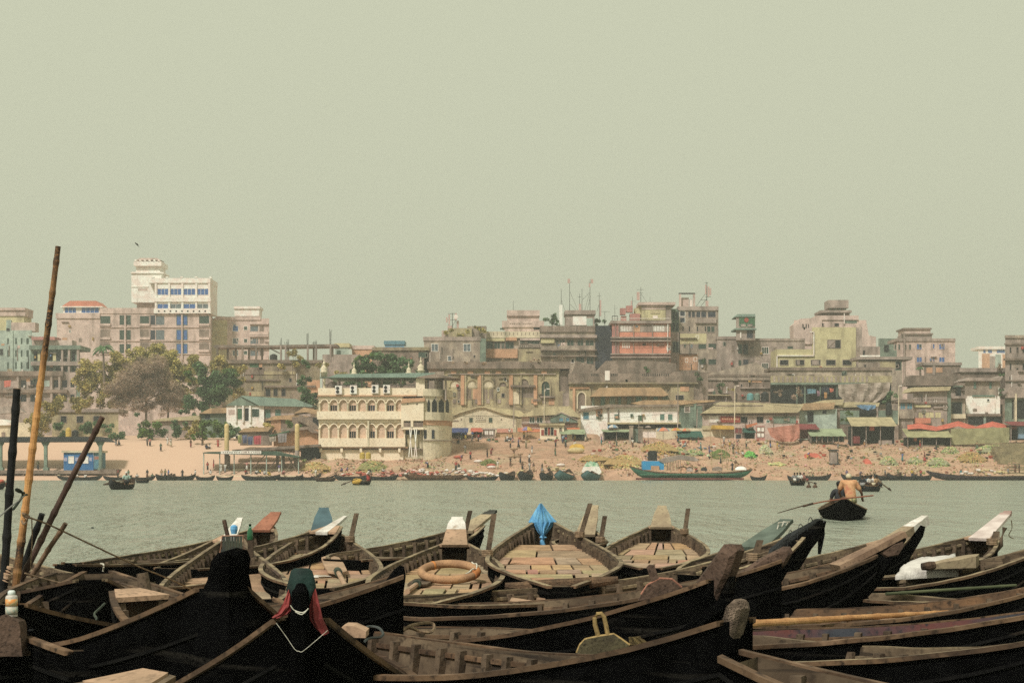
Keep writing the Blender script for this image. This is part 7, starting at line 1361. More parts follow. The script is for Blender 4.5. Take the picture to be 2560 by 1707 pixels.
WATERFOLK = '''147 1186 sit cream grey in the boat under the left jetty
194 1194 sit white grey in the black boat below the blue kiosk, left
214 1194 sit white white in the black boat below the blue kiosk, right
295 1186 stand maroon dark on the boats right of the blue kiosk
321 1184 stand green grey right of the maroon shirt by the kiosk
343 1188 sit white dark in the boats right of the kiosk
368 1193 stand dark brown in dark clothes in the boat right of the kiosk
381 1188 sit green dark right of the dark standing boatman
404 1186 stand tan grey in the black boats below the sand
413 1186 stand olive dark beside the tan shirt below the sand
421 1188 stand blue navy in a blue shirt below the sand
456 1187 stand dark dark in the dark boat below the sand
479 1186 sit white cream in the boats left of the green jetty
488 1184 stand white white standing left of the green jetty
519 1176 stand red dark at the left post of the green jetty
534 1170 stand maroon red in a red shawl under the green jetty roof
526 1186 sit white white in the boat at the left post of the jetty
553 1182 stand white white in white under the jetty sign, left
563 1182 stand white grey in white under the jetty sign, right
579 1176 sit dark dark on the bench under the green jetty
617 1176 stand pink white under the middle of the green jetty
614 1186 sit red dark in red under the green jetty
642 1186 sit white dark in the big black boat under the jetty, left
651 1184 sit yellow green beside the white shirt under the jetty
662 1187 sit white grey right of the yellow shirt under the jetty
672 1189 sit yellow yellow in bright yellow under the jetty
698 1182 stand purple white at the right of the green jetty
710 1186 sit pink maroon at the right end of the jetty
756 1184 sit white dark in the dark boats right of the jetty
789 1186 stand white cream standing right of the jetty
800 1184 stand tan dark beside the man in white right of the jetty
840 1188 stand tan brown rowing the brown boat
855 1180 sit purple dark in the boats below the cream building, left
869 1178 sit purple pink in the boats below the cream building, right
958 1182 sit white dark right of the big rowing man
980 1186 stand tan cream at the left end of the brown barge
1740 1180 sit red dark on the green cargo boat in a red shirt
1764 1178 sit orange dark on the green cargo boat in orange
1831 1178 stand dark dark standing on the bow half of the green cargo boat
1839 1172 stand brown tan just behind the green cargo boat
2117 1190 stand purple navy in a purple shirt in the long dark boat
2151 1190 bend purple dark bending in the long dark boat
2186 1186 stand tan dark between the dark boats on the right
2213 1192 stand grey dark in grey in the dark boats on the right
2245 1192 stand olive navy in olive in the dark boats on the right
2262 1192 sit navy dark low in the dark boats on the right
2280 1190 stand yellow navy in a yellow shirt on the right
2302 1188 stand red dark in a red shirt on the right
2339 1184 sit white grey on the long dark barge, left
2376 1184 sit white olive on the long dark barge, middle
2402 1186 stand teal green in teal on the long dark barge
2069 1188 sit white dark in the green-black boat
2033 1184 sit green dark in the bow of the green-black boat'''
CW = {'stand': 'standing', 'walk': 'walking', 'carry': 'carrying a load on the head', 'sit': 'sitting', 'bend': 'bent over', 'row': 'rowing'}
def folk(tab, wet):
    for ln in tab.split('\n'):
        x, y, pose, sh, lo, where = ln.split(' ', 5); x, y = float(x), float(y)
        if wet: Y = 1.12 * F / max(6, (y - YH)) if False else 253.2 + (y < 1182) * 1.5; loc = (wx(x, Y), Y, max(.25, wz(y, Y)) if 500 < x < 750 or y < 1183 else .28)
        else: loc = gpt(x, y)
        who = 'person' if sh != 'bare' else 'shirtless person'; shirt = '' if sh == 'bare' else f' in {sh}'
        person(loc, pose, sh, lo, f'{who}{shirt} {where}', rot=R.uniform(-1.2, 1.2) + (0 if pose != 'walk' else 1.4), scale=R.uniform(.94, 1.05))
        if pose == 'carry':
            mb = MB(); big = 1.5 if 'biggest' in where else 1; mb.ball((loc[0], loc[1], loc[2] + 1.78), .52 * big, .32, .2 * big, 10, 6, .08); solo(mb, 'load', M('sack_cloth', (.42, .29, .18), (.33, .22, .14), .95, 4), 'brown load on the head of the person in ' + (sh if sh != 'bare' else 'a dark lungi') + ' ' + ' '.join(where.split(',')[0].replace('climbing ', 'on ').replace('carrying a wide basket down to', 'above').replace('carrying a basket on', 'on').replace('carrying a load at', 'at').split()[:3]), 'load', smooth=True)
folk(FOLK, False); folk(WATERFOLK, True)

# ------------------------------------------------------------------ the rower crossing the river in the middle distance
RB = 'boats out on the river'
b = make_boat('ROW', 'black rowing boat seen from behind, crossing with an oarsman in orange', [(2106 - CX) / F * 44.5, 44.5, math.radians(78), 6.6, 1.46, .27, .60, .62], floor=(-.8, .6), deck1=False, ribs=True, stem0=True, group=RB)
POSES['stern'] = dict(hip=(0, .02, .10), ch=(.03, -.10, .48), hd=(.02, -.24, .70), el=[(.30, -.22, .30), (-.33, -.14, .30)], ha=[(.20, -.40, .16), (-.40, -.30, .10)], kn=[(.18, -.42, .16), (-.18, -.42, .16)], ft=[(.16, -.50, -.22), (-.16, -.50, -.22)])
FIGS['stern'] = figure(POSES['stern'], True, 1.18)
Yr = 42.2; xr = wx(2128, Yr); rt = person((xr, Yr, .50), 'stern', 'tan', 'olive', 'oarsman in a tan orange shirt and pale cap bending over a long oar', rot=math.pi, cap='cream', scale=1.02)
tan_s = M('cloth_ochre', (.62, .36, .19), (.44, .22, .11), .9, 9, .8, bump=.6, streak=dict(c=(.46, .16, .10), s=(2, 2, 2), k=2, lo=.55, hi=.7))
for o in rt.children:
    if o.name.startswith('shirt'): o.material_slots[0].material = tan_s
    if o.name.startswith('lungi'): o.material_slots[0].material = M('lungi_striped', (.40, .33, .16), (.14, .15, .08), .9, 14)
person((wx(2099, 43.2), 43.2, .20), 'sit', 'dark', 'grey', 'passenger with dark hair and a dark checked shirt sitting before the oarsman', rot=math.pi)
rt = thing('oar', at(1946, 1281, 41.6), 'long wooden oar held by the oarsman in orange', 'oar'); mb = MB(); mb.tube(pp([(2012, 1263), (2060, 1253), (2120, 1245), (2184, 1238)], 41.7), .022, 6); mb.build('shaft', M('oar_red', (.22, .085, .05), (.16, .06, .035), .7), rt); mb = MB(); mb.tube(pp([(1944, 1282), (2014, 1262)], 41.7), [.012, .02], 6); mb.build('blade', wood_dark, rt); mb = MB(); mb.tube(pp([(2007, 1265), (2033, 1258)], 41.7), .035, 6); mb.build('lashing', wood_dark, rt)
def oar(x0, y0, x1, y1, Y, lb):
    rt = thing('oar', at(x0, y0, Y), lb, 'oar'); mb = MB(); mb.tube(pp([(x0, y0), (x1, y1)], Y), .05, 5); mb.build('shaft', wood_rib, rt); mb = MB(); mb.tube(pp([(x0, y0), (lerp(x0, x1, .22), lerp(y0, y1, .22))], Y), [.05, .11], 5); mb.build('blade', wood_dark, rt)

# ------------------------------------------------------------------ boats at the far bank
GF = 'rowing boats drawn up along the far bank'
black_b = M('far_black', (.022, .024, .026), (.014, .015, .017), .7, 1.5)
def far_boat(key, label, x0, x1, yw, a=0, B=1.5, zm=.55, z1=.95, z0=.85, out=None, Y=None, inside=None, floor=(-.7, .7), cat='boat', group=GF):
    Y = Y or H * F / (yw - YH); L = (x1 - x0) * Y / F / max(.35, abs(math.cos(math.radians(a))))
    return make_boat(key, label, [wx((x0 + x1) / 2, Y), Y, math.radians(a), L, B, zm, z1, z0], ribs=False, floor=floor, deck1=False, stem1=False, outside=out or black_b, cap=wood_dark, inside=inside or wood_dark, cat=cat, group=group, tiles=False, railh=.06)
Yb_ = 251.0
src_ = far_boat('f0', 'black boat with two white shirted sitters below the blue kiosk', 143, 256, 1200, 0, Y=Yb_).rt
def again(label, x, Y, a, s=1.0, sy=1.0, sz=1.0):
    c = copy_tree(src_); c.location = (wx(x, Y), Y, 0); c.rotation_euler[2] = math.radians(a); c.scale = (s, sy, sz); c['label'] = label; c['group'] = GF; return c
for lb, x, Y, a, s, sy, sz in (('black boat moored just right of the blue kiosk', 294, 250, 8, .62, 1, 1), ('low black boat under the maroon and green shirts', 352, 249, -6, .66, 1, .9), ('pale-cargoed black boat hull below the first sand slope people', 410, 250, 60, .5, 1, 1.3), ('black boat with raised ends below the blue shirt', 424, 248.5, 75, .45, 1, 1.2), ('wide black boat below the middle of the sand', 455, 250.5, 22, .6, 1, 1.25),
        ('black boat left of the green jetty', 513, 248, 12, .42, 1, 1), ('small black boat at the left post of the green jetty', 562, 250, 0, .38, 1, .9), ('big black boat full of passengers under the green jetty', 652, 248, -4, .86, 1.2, 1.15), ('black boat at the right end of the green jetty', 722, 249.5, 10, .62, 1, 1.1), ('dark boat right of the green jetty, first of a pair', 770, 250.5, -12, .55, 1, 1), ('dark boat right of the green jetty, second of a pair', 806, 249, 8, .5, 1, .95),
        ('dark boat loaded with white sacks below the cream building', 880, 250, -3, .80, 1, 1.2), ('black boat between the white sacks and the brown barge', 955, 250.5, 4, .72, 1, 1.15), ('dark flat boat right of the brown barge', 1206, 250, 0, .72, 1, 1.05),
        ('pointed black boat left of the tent-shaped trio', 1268, 250, 62, .62, 1.5, 1.7), ('pointed black boat in the middle of the tent-shaped trio', 1314, 249, 72, .66, 1.6, 1.9), ('pointed black boat right of the tent-shaped trio', 1366, 250, 68, .58, 1.4, 1.7), ('small black boat behind the green cargo bow', 1896, 250, 0, .36, 1, 1), ('green-black boat with a white shirted sitter on the right', 2040, 250, -5, .66, 1.1, 1.3), ('small black boat behind the passenger boat on the right', 1984, 250.5, 0, .28, 1, 1.1),
        ('long dark boat with a high left end under the purple shirts', 2142, 250, 180, .70, 1, 1.25), ('black boat under the grey shirt on the right', 2204, 250, 20, .40, 1.2, 1.4), ('black boat under the olive shirt on the right', 2236, 249.5, 30, .40, 1.2, 1.5), ('black boat under the yellow shirt on the right', 2270, 250, -20, .40, 1.1, 1.3), ('dark boat ending the row beside the long barge', 2306, 249.5, 160, .42, 1.2, 1.4)):
    again(lb, x, Y, a, s, sy, sz)
far_boat('f1', 'brown wooden barge heaped with red and white sacks', 1000, 1166, 1200, 0, B=2.6, zm=.85, z1=.95, z0=2.3, out=M('barge_brown', (.17, .085, .045), (.10, .05, .03), .8, 1.5), Y=250.5, cat='barge')
far_boat('f2', 'long dark red-black barge with white bundles at the right', 2316, 2640, 1200, 0, B=2.2, zm=.75, z1=.9, z0=1.7, out=M('barge_plum', (.055, .04, .045), (.035, .028, .03), .8, 1.5), Y=250.5, cat='barge')
teal_b = M('boat_teal', (.10, .19, .19), (.07, .14, .145), .7, 1.5)
far_boat('f3', 'teal-ended boat with a rusty face, seen end on beside the black trio', 1388, 1434, 1200, 78, B=3.3, zm=.9, z1=2.0, z0=1.8, out=teal_b, Y=251); far_boat('f4', 'teal and white boat heaped with green nets, seen end on', 1452, 1502, 1200, 80, B=3.3, zm=.95, z1=1.8, z0=1.7, out=teal_b, Y=251)
mb = MB(); mb.poly([(1455, 1180), (1460, 1166), (1498, 1166), (1504, 1180), (1498, 1186), (1480, 1176), (1462, 1186)], 250, 2.5); solo(mb, 'white_shelter', w_white, 'white painted shelter on the boat heaped with green nets', 'shelter')
mb = MB(); lump(mb, [at(1458, 1170, 251), at(1500, 1170, 251), at(1497, 1164, 254), at(1462, 1164, 254)], amp=.3, th=.9); solo(mb, 'net_heap', M('net_green', (.08, .26, .14), (.5, .55, .42), .9, 1.5, .9), 'heap of green and white nets on the teal and white boat', 'net heap')
far_boat('o1', 'small black boat with a mint shirted rower nearest on the left', 280, 330, 1222, 84, B=1.55, zm=.45, z1=.9, z0=.8, group=RB, Y=118); far_boat('o2', 'little boat just right of the mint shirted rower', 339, 373, 1207, 0, zm=.4, z1=.6, z0=.6, group=RB); far_boat('o3', 'brown rowing boat with a long oar below the cream building', 785, 840, 1203, 0, zm=.5, z1=.7, z0=.9, group=RB, out=M('boat_brown', (.09, .055, .04), (.05, .033, .026), .8, 2)); far_boat('o4', 'black rowing boat with a white shirted oarsman, mid river', 880, 929, 1212, 12, zm=.45, z1=1.0, z0=.55, group=RB)
far_boat('o5', 'black boat crowded with passengers left of the oarsman in orange', 1974, 2014, 1213, 0, zm=.5, z1=.7, z0=.65, group=RB); far_boat('o6', 'boat of seated passengers just beyond the oarsman in orange', 2148, 2203, 1228, 0, B=1.5, zm=.42, z1=.8, z0=.7, group=RB, inside=wood_pale); far_boat('o7', 'boat with red cargo cut by the left edge', -60, 13, 1223, 0, zm=.4, z1=.6, z0=.6, group=RB)
person((wx(316, 117), 117, .35), 'sit', 'mint', 'dark', 'rower in a mint shirt in the nearest small boat on the left', rot=.3, cap='white', scale=1.2); oar(258, 1211, 316, 1200, 116, 'thin oar of the mint shirted rower')
person((wx(921, 156), 156, .3), 'bend', 'white', 'red', 'oarsman in white rowing mid river below the cream building', rot=.6, scale=1.05); mb = MB(); mb.ball(at(893, 1203, 157), .55, .4, .35, 9, 6, .15); solo(mb, 'cargo_bundle', t_yel, 'yellowish bundle in the boat of the oarsman in white', 'bundle'); oar(852, 1212, 905, 1192, 155, 'dark broad oar of the oarsman in white'); oar(800, 1200, 842, 1180, 218, 'long oar of the brown rowing boat'); oar(2228, 1226, 2196, 1203, 104, 'dark oar right of the boat of seated passengers'); oar(2042, 1209, 2010, 1200, 150, 'thin oar of the crowded passenger boat')
for i, (x, Y, c, c2) in enumerate(((1986, 152, 'grey', 'white'), (1994, 152.5, 'mint', 'grey'), (2002, 151.6, 'white', 'dark'), (2008, 152.3, 'pink', 'maroon'))): person((wx(x, Y), Y, .3), 'sit', c, c2, f'passenger in {c} in the crowded boat left of the oarsman in orange', rot=R.uniform(-1, 1), scale=1.15)
for i, (x, c, c2) in enumerate(((2156, 'dark', 'grey'), (2164, 'lightblue', 'dark'), (2172, 'white', 'cream'), (2181, 'white', 'brown'), (2190, 'tan', 'dark'))): person((wx(x, 105), 105 + .3 * (i % 2), .25), 'sit', c, c2, ('leftmost ', '', 'middle ', 'fourth ', 'rightmost ')[i] + f'passenger in {c} in the boat just beyond the oarsman', rot=R.uniform(-.8, .8))
for i, x in enumerate((2022, 2038)): Y = H * F / (1219 - YH); person((wx(x, Y), Y, -1.15), 'stand', 'bare', 'dark', ('left', 'right')[i] + ' of two dark swimmers standing in the river', rot=.5)
# green cargo boat
gm_ = M('cargo_green', (.05, .16, .095), (.035, .12, .075), .6, .5, streak=dict(c=(.08, .07, .05), s=(.5, .5, 2), k=.6, lo=.58, hi=.75))
b = make_boat('cargo', 'long green cargo boat with a blue cabin and canopy at the bank', [wx(1728, 249.5), 249.5, 0, 21.2, 3.6, 1.25, 2.0, 2.5], ribs=False, floor=(-.8, .8), deck1=False, tiles=False, outside=gm_, inside=wood_in, cap=M('cargo_rim', (.10, .22, .15), (.07, .17, .11), .7, 1), cat='cargo boat', railh=.22, fo=.1)
def cb(x0, y0, x1, y1, mat, name, dy=0, d=1.5): mb = MB(); mb.px(x0, y0, x1, y1, 248.6 + dy, d); return mb.build(name, mat, b.rt)
cb(1606, 1152, 1660, 1174, M('cabin_blue', (.04, .28, .52), (.035, .24, .45), .5, 1), 'cabin', 0, 2); cb(1628, 1164, 1648, 1176, w_orange, 'hatch', -.3, .3); cb(1621, 1129, 1643, 1151, tank_k, 'water_tank', .3, 1.4); cb(1625, 1126, 1640, 1130, tank_k, 'tank_lid', .5, 1); cb(1590, 1194, 1860, 1199, M('boot_red', (.16, .05, .04), (.11, .035, .03), .8, 1), 'boot_stripe', -.95, .3); cb(1600, 1184, 1840, 1187, gm_, 'rub_rail', -1.0, .3)
mb = MB(); mb.poly([(1648, 1152), (1666, 1142), (1700, 1137), (1735, 1141), (1748, 1150), (1740, 1153), (1700, 1148), (1660, 1158)], 248.4, 2.6); mb.build('canopy', w_grey, b.rt)
for i in range(10): x = 1664 + i * 4; mb = MB(); mb.px(x, 1150, x + 1.4, 1176, 248.7 + (i % 3) * .5, .12); mb.build('canopy_post', w_brown if i % 2 else roof_yel, b.rt)
for x, t in ((1774, 1045), (1800, 1072), (1812, 1100)): mb = MB(); mb.tube(pp([(x + 6, 1172), (x, t)], 249.2), [.07, .04], 5); mb.build('bamboo_mast', M('bamboo_far', (.45, .32, .18), (.35, .24, .13), .8, 2), b.rt)
mb = MB(); mb.tube(pp([(1788, 1142), (1822, 1140)], 249.2), .05, 5); mb.build('yard', MATS['bamboo_far'], b.rt)
for i, (x0, y0, x1, y1, mt) in enumerate(((1696, 1164, 1716, 1178, w_orange), (1716, 1166, 1732, 1178, w_grey), (1780, 1166, 1806, 1176, w_brown), (1838, 1166, 1866, 1174, w_white), (1752, 1168, 1768, 1176, tank_k))): mb = MB(); lump(mb, [at(x0, y1, 249), at(x1, y1, 249), at(x1, y0 + 3, 250.4), at(x0, y0 + 3, 250.4)], 6, 5, .1, .4); solo(mb, 'cargo_bale', mt, ('orange', 'grey', 'brown', 'white', 'black')[i] + ' bale among the cargo on the long green boat', 'bale')
# sacks
def sack_mesh():
    mb = MB(); mb.ball((0, 0, .17), .46, .27, .19, 10, 6, .06); me = bpy.data.meshes.new('sack'); me.from_pydata(mb.v, [], mb.f); me.polygons.foreach_set('use_smooth', [True] * len(me.polygons)); me.materials.append(None); return me
SK = sack_mesh(); sk_r = M('sack_red', (.46, .13, .085), (.36, .10, .07), .9, 3); sk_w = M('sack_white', (.70, .63, .56), (.58, .5, .44), .9, 3); sk_p = M('sack_pink', (.56, .34, .28), (.48, .27, .22), .9, 3); sk_y = M('sack_straw', (.52, .42, .22), (.44, .35, .18), .9, 3)
def sacks(label, x0, x1, yb, yt, Y0_, d, n, mats, group, wet=True):
    for i in range(n):
        x = R.uniform(x0, x1); Y = Y0_ + R.uniform(0, d); u = 1 - abs(2 * (x - x0) / (x1 - x0) - 1); y = lerp(yb, lerp(yb, yt, .35 + .65 * u), R.random() ** .8)
        o = bpy.data.objects.new('sack', SK); COL.objects.link(o); m = R.choice(mats); o.material_slots[0].link = 'OBJECT'; o.material_slots[0].material = m
        o.location = (wx(x, Y), Y, wz(y, Y) - .2); o.rotation_euler = (R.uniform(-.3, .3), R.uniform(-.35, .35), R.uniform(0, 3.1)); o.scale = (R.uniform(.85, 1.2),) * 3
        nm = {sk_r.name: 'red', sk_w.name: 'white', sk_p.name: 'pink', sk_y.name: 'straw-coloured'}[m.name]; tag(o, f'{nm} sack {label}', 'sack', f'{nm} sacks {group}')
sacks('heaped in the left half of the brown barge', 1006, 1080, 1190, 1166, 249.6, 2.0, 38, [sk_r, sk_r, sk_r, sk_p, sk_w], 'in the left half of the barge'); sacks('heaped in the right half of the brown barge', 1080, 1196, 1188, 1168, 249.8, 2.5, 44, [sk_w, sk_w, sk_p, sk_w, sk_r], 'in the right half of the barge')
sacks('in the dark boat below the cream building', 858, 935, 1188, 1178, 249.6, 1.2, 16, [sk_w, sk_r, sk_r], 'below the cream building'); sacks('piled at the left of the brown barge', 944, 1012, 1190, 1176, 250.2, 1.5, 18, [sk_r, sk_p], 'left of the barge'); sacks('in the flat boat right of the barge', 1180, 1246, 1190, 1178, 249.6, 1.2, 14, [sk_w, sk_p, sk_y], 'in the flat boat'); sacks('along the long dark barge at the right', 2404, 2520, 1186, 1172, 250, 1.0, 30, [sk_w, sk_w, sk_y], 'on the long dark barge'); sacks('behind the pointed black boats', 1260, 1330, 1188, 1172, 251.8, 1.5, 12, [sk_w, sk_y, sk_y], 'behind the pointed boats'); sacks('on the teal-ended boat', 1384, 1412, 1178, 1164, 252.2, 1, 8, [sk_w, sk_y], 'on the teal-ended boat'); sacks('in the boat cut by the left edge', -12, 11, 1212, 1202, 117.6, .6, 7, [sk_r, sk_p], 'at the left edge')
for i, (x, y, m, lb) in enumerate(((1195, 1157, sk_w, 'big white sack lying alone at the foot of the steps'), (1145, 1146, sk_r, 'red sack by the bending purple shirt'), (1228, 1166, sk_r, 'red sack stacked above the white one by the steps'), (1229, 1172, sk_w, 'white sack under the red one by the steps'), (1440, 1134, sk_y, 'large straw bundle on the bank right of the steps'), (1402, 1166, sk_w, 'white roll leaning behind the teal-ended boat'))):
    o = bpy.data.objects.new('sack', SK); COL.objects.link(o); o.material_slots[0].link = 'OBJECT'; o.material_slots[0].material = m; p = gpt(x, y); o.location = p; o.scale = (1.8, 1.4, 1.5) if i != 4 else (3.6, 2.2, 3.2); tag(o, lb, 'sack')
# ------------------------------------------------------------------ trees, bushes, bank litter
lf = {}
def leafm(key, c): return M('leaf_' + key, c, tuple(v * .7 for v in c), .8, 1.2, .7, tint=True, spec=.15)
lf_g, lf_d, lf_o, lf_b, lf_y = leafm('green', (.14, .22, .06)), leafm('dark', (.10, .17, .075)), leafm('olive', (.42, .345, .12)), leafm('twig', (.40, .29, .21)), leafm('yellowish', (.48, .41, .14))
bark = M('bark', (.20, .155, .115), (.12, .09, .07), .95, 4, .7)
def tree(name, label, clumps, Y, m, base=None, n=1.0, size=.27, dep=.75, cat='tree', trunk_r=.22, group=None, twig=False):
    """clumps: photo-space ellipses (cx, cy, rx, ry); leaves fill them in depth as well, thinner inside"""
    cx = sum(c[0] for c in clumps) / len(clumps); yb = base[1] if base else max(c[1] + c[3] for c in clumps); bx = base[0] if base else cx
    rt = thing(name, at(bx, yb, Y), label, cat, group); mb = MB(); k = Y / F
    for (x, y, rx, ry) in clumps:
        for sub in range(max(3, int(rx * ry / 85))):
            a = R.uniform(0, 6.28); q = R.random() ** .5 * .86; sx, sy = x + math.cos(a) * rx * q, y + math.sin(a) * ry * q; sr = R.uniform(.28, .5) * min(rx, ry) + 2; tone = R.uniform(.6, 1.35)
            sdy = R.uniform(-1, 1) * dep * rx * k * (1 - q * .6)
            for _ in range(int(n * sr * sr * 1.3) + 8):
                u = V3((R.gauss(0, 1), R.gauss(0, 1), R.gauss(0, 1))).normalized() * (R.random() ** .4)
                p = V3((wx(sx, Y) + u.x * sr * k, Y + sdy + u.y * sr * k, wz(sy, Y) + u.z * sr * k * .85)); t = tone * R.uniform(.75, 1.25) ; mb.tc = (t * R.uniform(.92, 1.08), t, t * R.uniform(.85, 1.1))
                s = size * R.uniform(.5, 1.2); d1 = V3((R.gauss(0, 1), R.gauss(0, 1), R.gauss(0, .6))).normalized() * s; d2 = d1.cross(V3((R.gauss(0, 1), R.gauss(0, 1), R.gauss(0, 1)))).normalized() * s * (.10 if twig else .55)
                mb.add([tuple(p - d1), tuple(p + d2), tuple(p + d1), tuple(p - d2)], [(0, 1, 2, 3)])
    mb.build('crown', m, rt)
    if trunk_r:
        mb = MB(); B0 = V3(at(bx, yb, Y)); B0.z = min(B0.z, wz(yb, Y)); fork = V3(at(lerp(bx, cx, .3), lerp(yb, min(c[1] for c in clumps), .42), Y)); mb.tube([B0 - V3((0, 0, 1)), B0, fork], [trunk_r * 1.25, trunk_r, trunk_r * .75], 7)
        for (x, y, rx, ry) in clumps:
            e = V3(at(x, y - ry * .3, Y)) + V3((0, R.uniform(-1, 1), 0)); mid = fork.lerp(e, .5) + V3((R.uniform(-.4, .4), 0, .3)); mb.tube([fork, mid, e], [trunk_r * .55, trunk_r * .35, trunk_r * .12], 5)
            for _ in range(3): f2 = mid.lerp(e, R.random()); mb.tube([f2, f2 + V3((R.uniform(-1, 1) * rx * k, R.uniform(-1, 1), R.uniform(.1, 1) * ry * k))], [trunk_r * .2, trunk_r * .06], 4)
        mb.build('trunk', bark, rt)
GT = 'trees behind the sandy bank'
tree('olive_tree', 'dry olive tree at the left of the clump, below the palm', [(225, 925, 34, 28), (210, 955, 30, 28), (245, 965, 45, 32), (285, 930, 40, 38), (270, 990, 50, 28), (215, 990, 32, 26), (310, 900, 34, 24)], 326, lf_o, (250, 1040), group=GT)
tree('olive_tree', 'yellowish olive tree top right of the bare twiggy one', [(400, 895, 55, 32), (450, 905, 50, 32), (345, 890, 40, 28), (490, 935, 34, 28), (440, 950, 44, 34), (460, 990, 40, 30)], 330, lf_y, (420, 1040), group=GT)
tree('bare_tree', 'brown twiggy bare tree with a pale trunk in the middle of the clump', [(350, 960, 70, 50), (385, 930, 50, 42), (310, 985, 50, 36), (425, 985, 40, 36), (365, 1000, 50, 28), (320, 1025, 44, 16), (410, 1022, 44, 18)], 320, lf_b, (365, 1052), n=1.0, size=.42, twig=True, trunk_r=.3, group=GT)
tree('green_tree', 'green leafy tree at the right of the clump, above the low shed', [(500, 935, 30, 26), (535, 970, 48, 38), (495, 1000, 36, 30), (570, 955, 32, 30), (520, 1020, 50, 20), (470, 1028, 34, 14)], 314, lf_d, (525, 1046), group=GT)
tree('green_tree', 'bright green crown peeking out left of the dark leafy tree', [(484, 932, 18, 18), (476, 950, 12, 14), (580, 935, 22, 16)], 313, lf_g, (484, 1040), group=GT, trunk_r=.1)
tree('olive_tree', 'olive tree on the ridge behind the green leafy tree', [(560, 918, 46, 26), (600, 930, 24, 18), (610, 965, 16, 20), (590, 985, 24, 18)], 331, lf_o, (560, 1000), group=GT)
tree('dry_shrub', 'small dry olive shrub under the bare concrete frame', [(732, 882, 14, 14), (740, 898, 26, 16), (722, 912, 30, 14)], 337, lf_o, cat='shrub', trunk_r=.08)
tree('big_tree', 'big round dark green tree behind the domed turrets', [(950, 905, 50, 24), (905, 915, 32, 22), (1000, 920, 44, 26), (940, 930, 55, 22), (985, 945, 48, 22), (1035, 940, 26, 20), (900, 952, 50, 18), (860, 962, 30, 12), (940, 965, 60, 12)], 300, lf_d, (950, 985), n=1.1, group=GT, trunk_r=.3)
tree('big_tree', 'lighter green crown on the left shoulder of the big round tree', [(932, 892, 26, 13), (905, 902, 18, 12), (960, 888, 18, 8)], 299, lf_g, (930, 985), group=GT, trunk_r=.1)
tree('climber', 'tall dark creeper-covered tree between the cottage and the cream building', [(762, 918, 12, 22), (762, 950, 16, 26), (770, 985, 24, 22), (755, 1010, 24, 20), (785, 1000, 18, 26)], 296, lf_d, (768, 1040), trunk_r=.12)
tree('dry_shrub', 'olive brown scrub behind the left turrets', [(822, 922, 26, 12), (860, 930, 34, 14), (880, 945, 26, 12), (800, 912, 18, 10)], 336, lf_o, cat='shrub', trunk_r=0)
tree('roof_tree', 'round green tree growing on the roof by the white post', [(1378, 795, 15, 13), (1370, 803, 12, 9), (1390, 802, 11, 9)], 352.5, lf_d, (1382, 826), trunk_r=.12); tree('roof_shrub', 'green planting behind the masts on the netted roof', [(1500, 808, 22, 9), (1488, 800, 8, 8)], 357, lf_d, cat='shrub', trunk_r=0)
tree('creeper', 'yellow-green creeper hanging on the rooftop wall', [(1130, 828, 24, 9), (1160, 834, 18, 10), (1190, 822, 16, 8), (1206, 832, 8, 12)], 346, lf_y, cat='creeper', trunk_r=0, size=.3); tree('creeper', 'dry brown creeper at the corner of the mansion roof', [(1398, 898, 22, 14), (1415, 915, 16, 12), (1380, 908, 18, 8)], 318, lf_b, cat='creeper', trunk_r=0, twig=True, size=.4); tree('creeper', 'olive weeds along the mansion cornice', [(1240, 905, 50, 5), (1330, 903, 40, 5), (1150, 906, 40, 4)], 312, lf_b, cat='creeper', trunk_r=0, size=.25)
for lb, cl, Y, m in (('dark green weed on the terrace wall', [(1618, 918, 8, 13)], 313, lf_d), ('green weed hanging from the terrace corner', [(1745, 942, 12, 12)], 310, lf_d), ('grey-green bush on the ruined walls', [(1806, 962, 13, 11), (1798, 978, 8, 8)], 318, lf_d), ('yellow-green scrub right of the grey-green bush', [(1822, 974, 16, 6)], 319, lf_y), ('olive shrub left of the yellow house', [(1955, 930, 18, 16), (1965, 945, 14, 10)], 332, lf_o), ('dry brown creeper over the dark open storey', [(1950, 985, 24, 10), (1985, 988, 20, 10), (1995, 976, 10, 8)], 305, lf_b), ('green creeper strip on the grey house', [(1872, 930, 6, 10), (1866, 950, 8, 8)], 345, lf_d), ('leafy green bush by the mint shed', [(2117, 1038, 16, 13), (2112, 1050, 12, 6)], 291.5, lf_g), ('green vine beside the white two-storey house', [(2505, 945, 6, 20), (2503, 975, 5, 14)], 302.5, lf_d), ('dark green bush above the turquoise shutters', [(2236, 985, 18, 14), (2220, 1000, 14, 12)], 299, lf_d), ('pinkish flowering shrub right of the white house', [(2492, 918, 12, 10)], 329, lf_b), ('green vine on the house beside the coral one', [(1760, 905, 7, 12)], 351, lf_d)):
    tree('wall_plant', lb, cl, Y, m, cat='plant', trunk_r=0, size=.2)
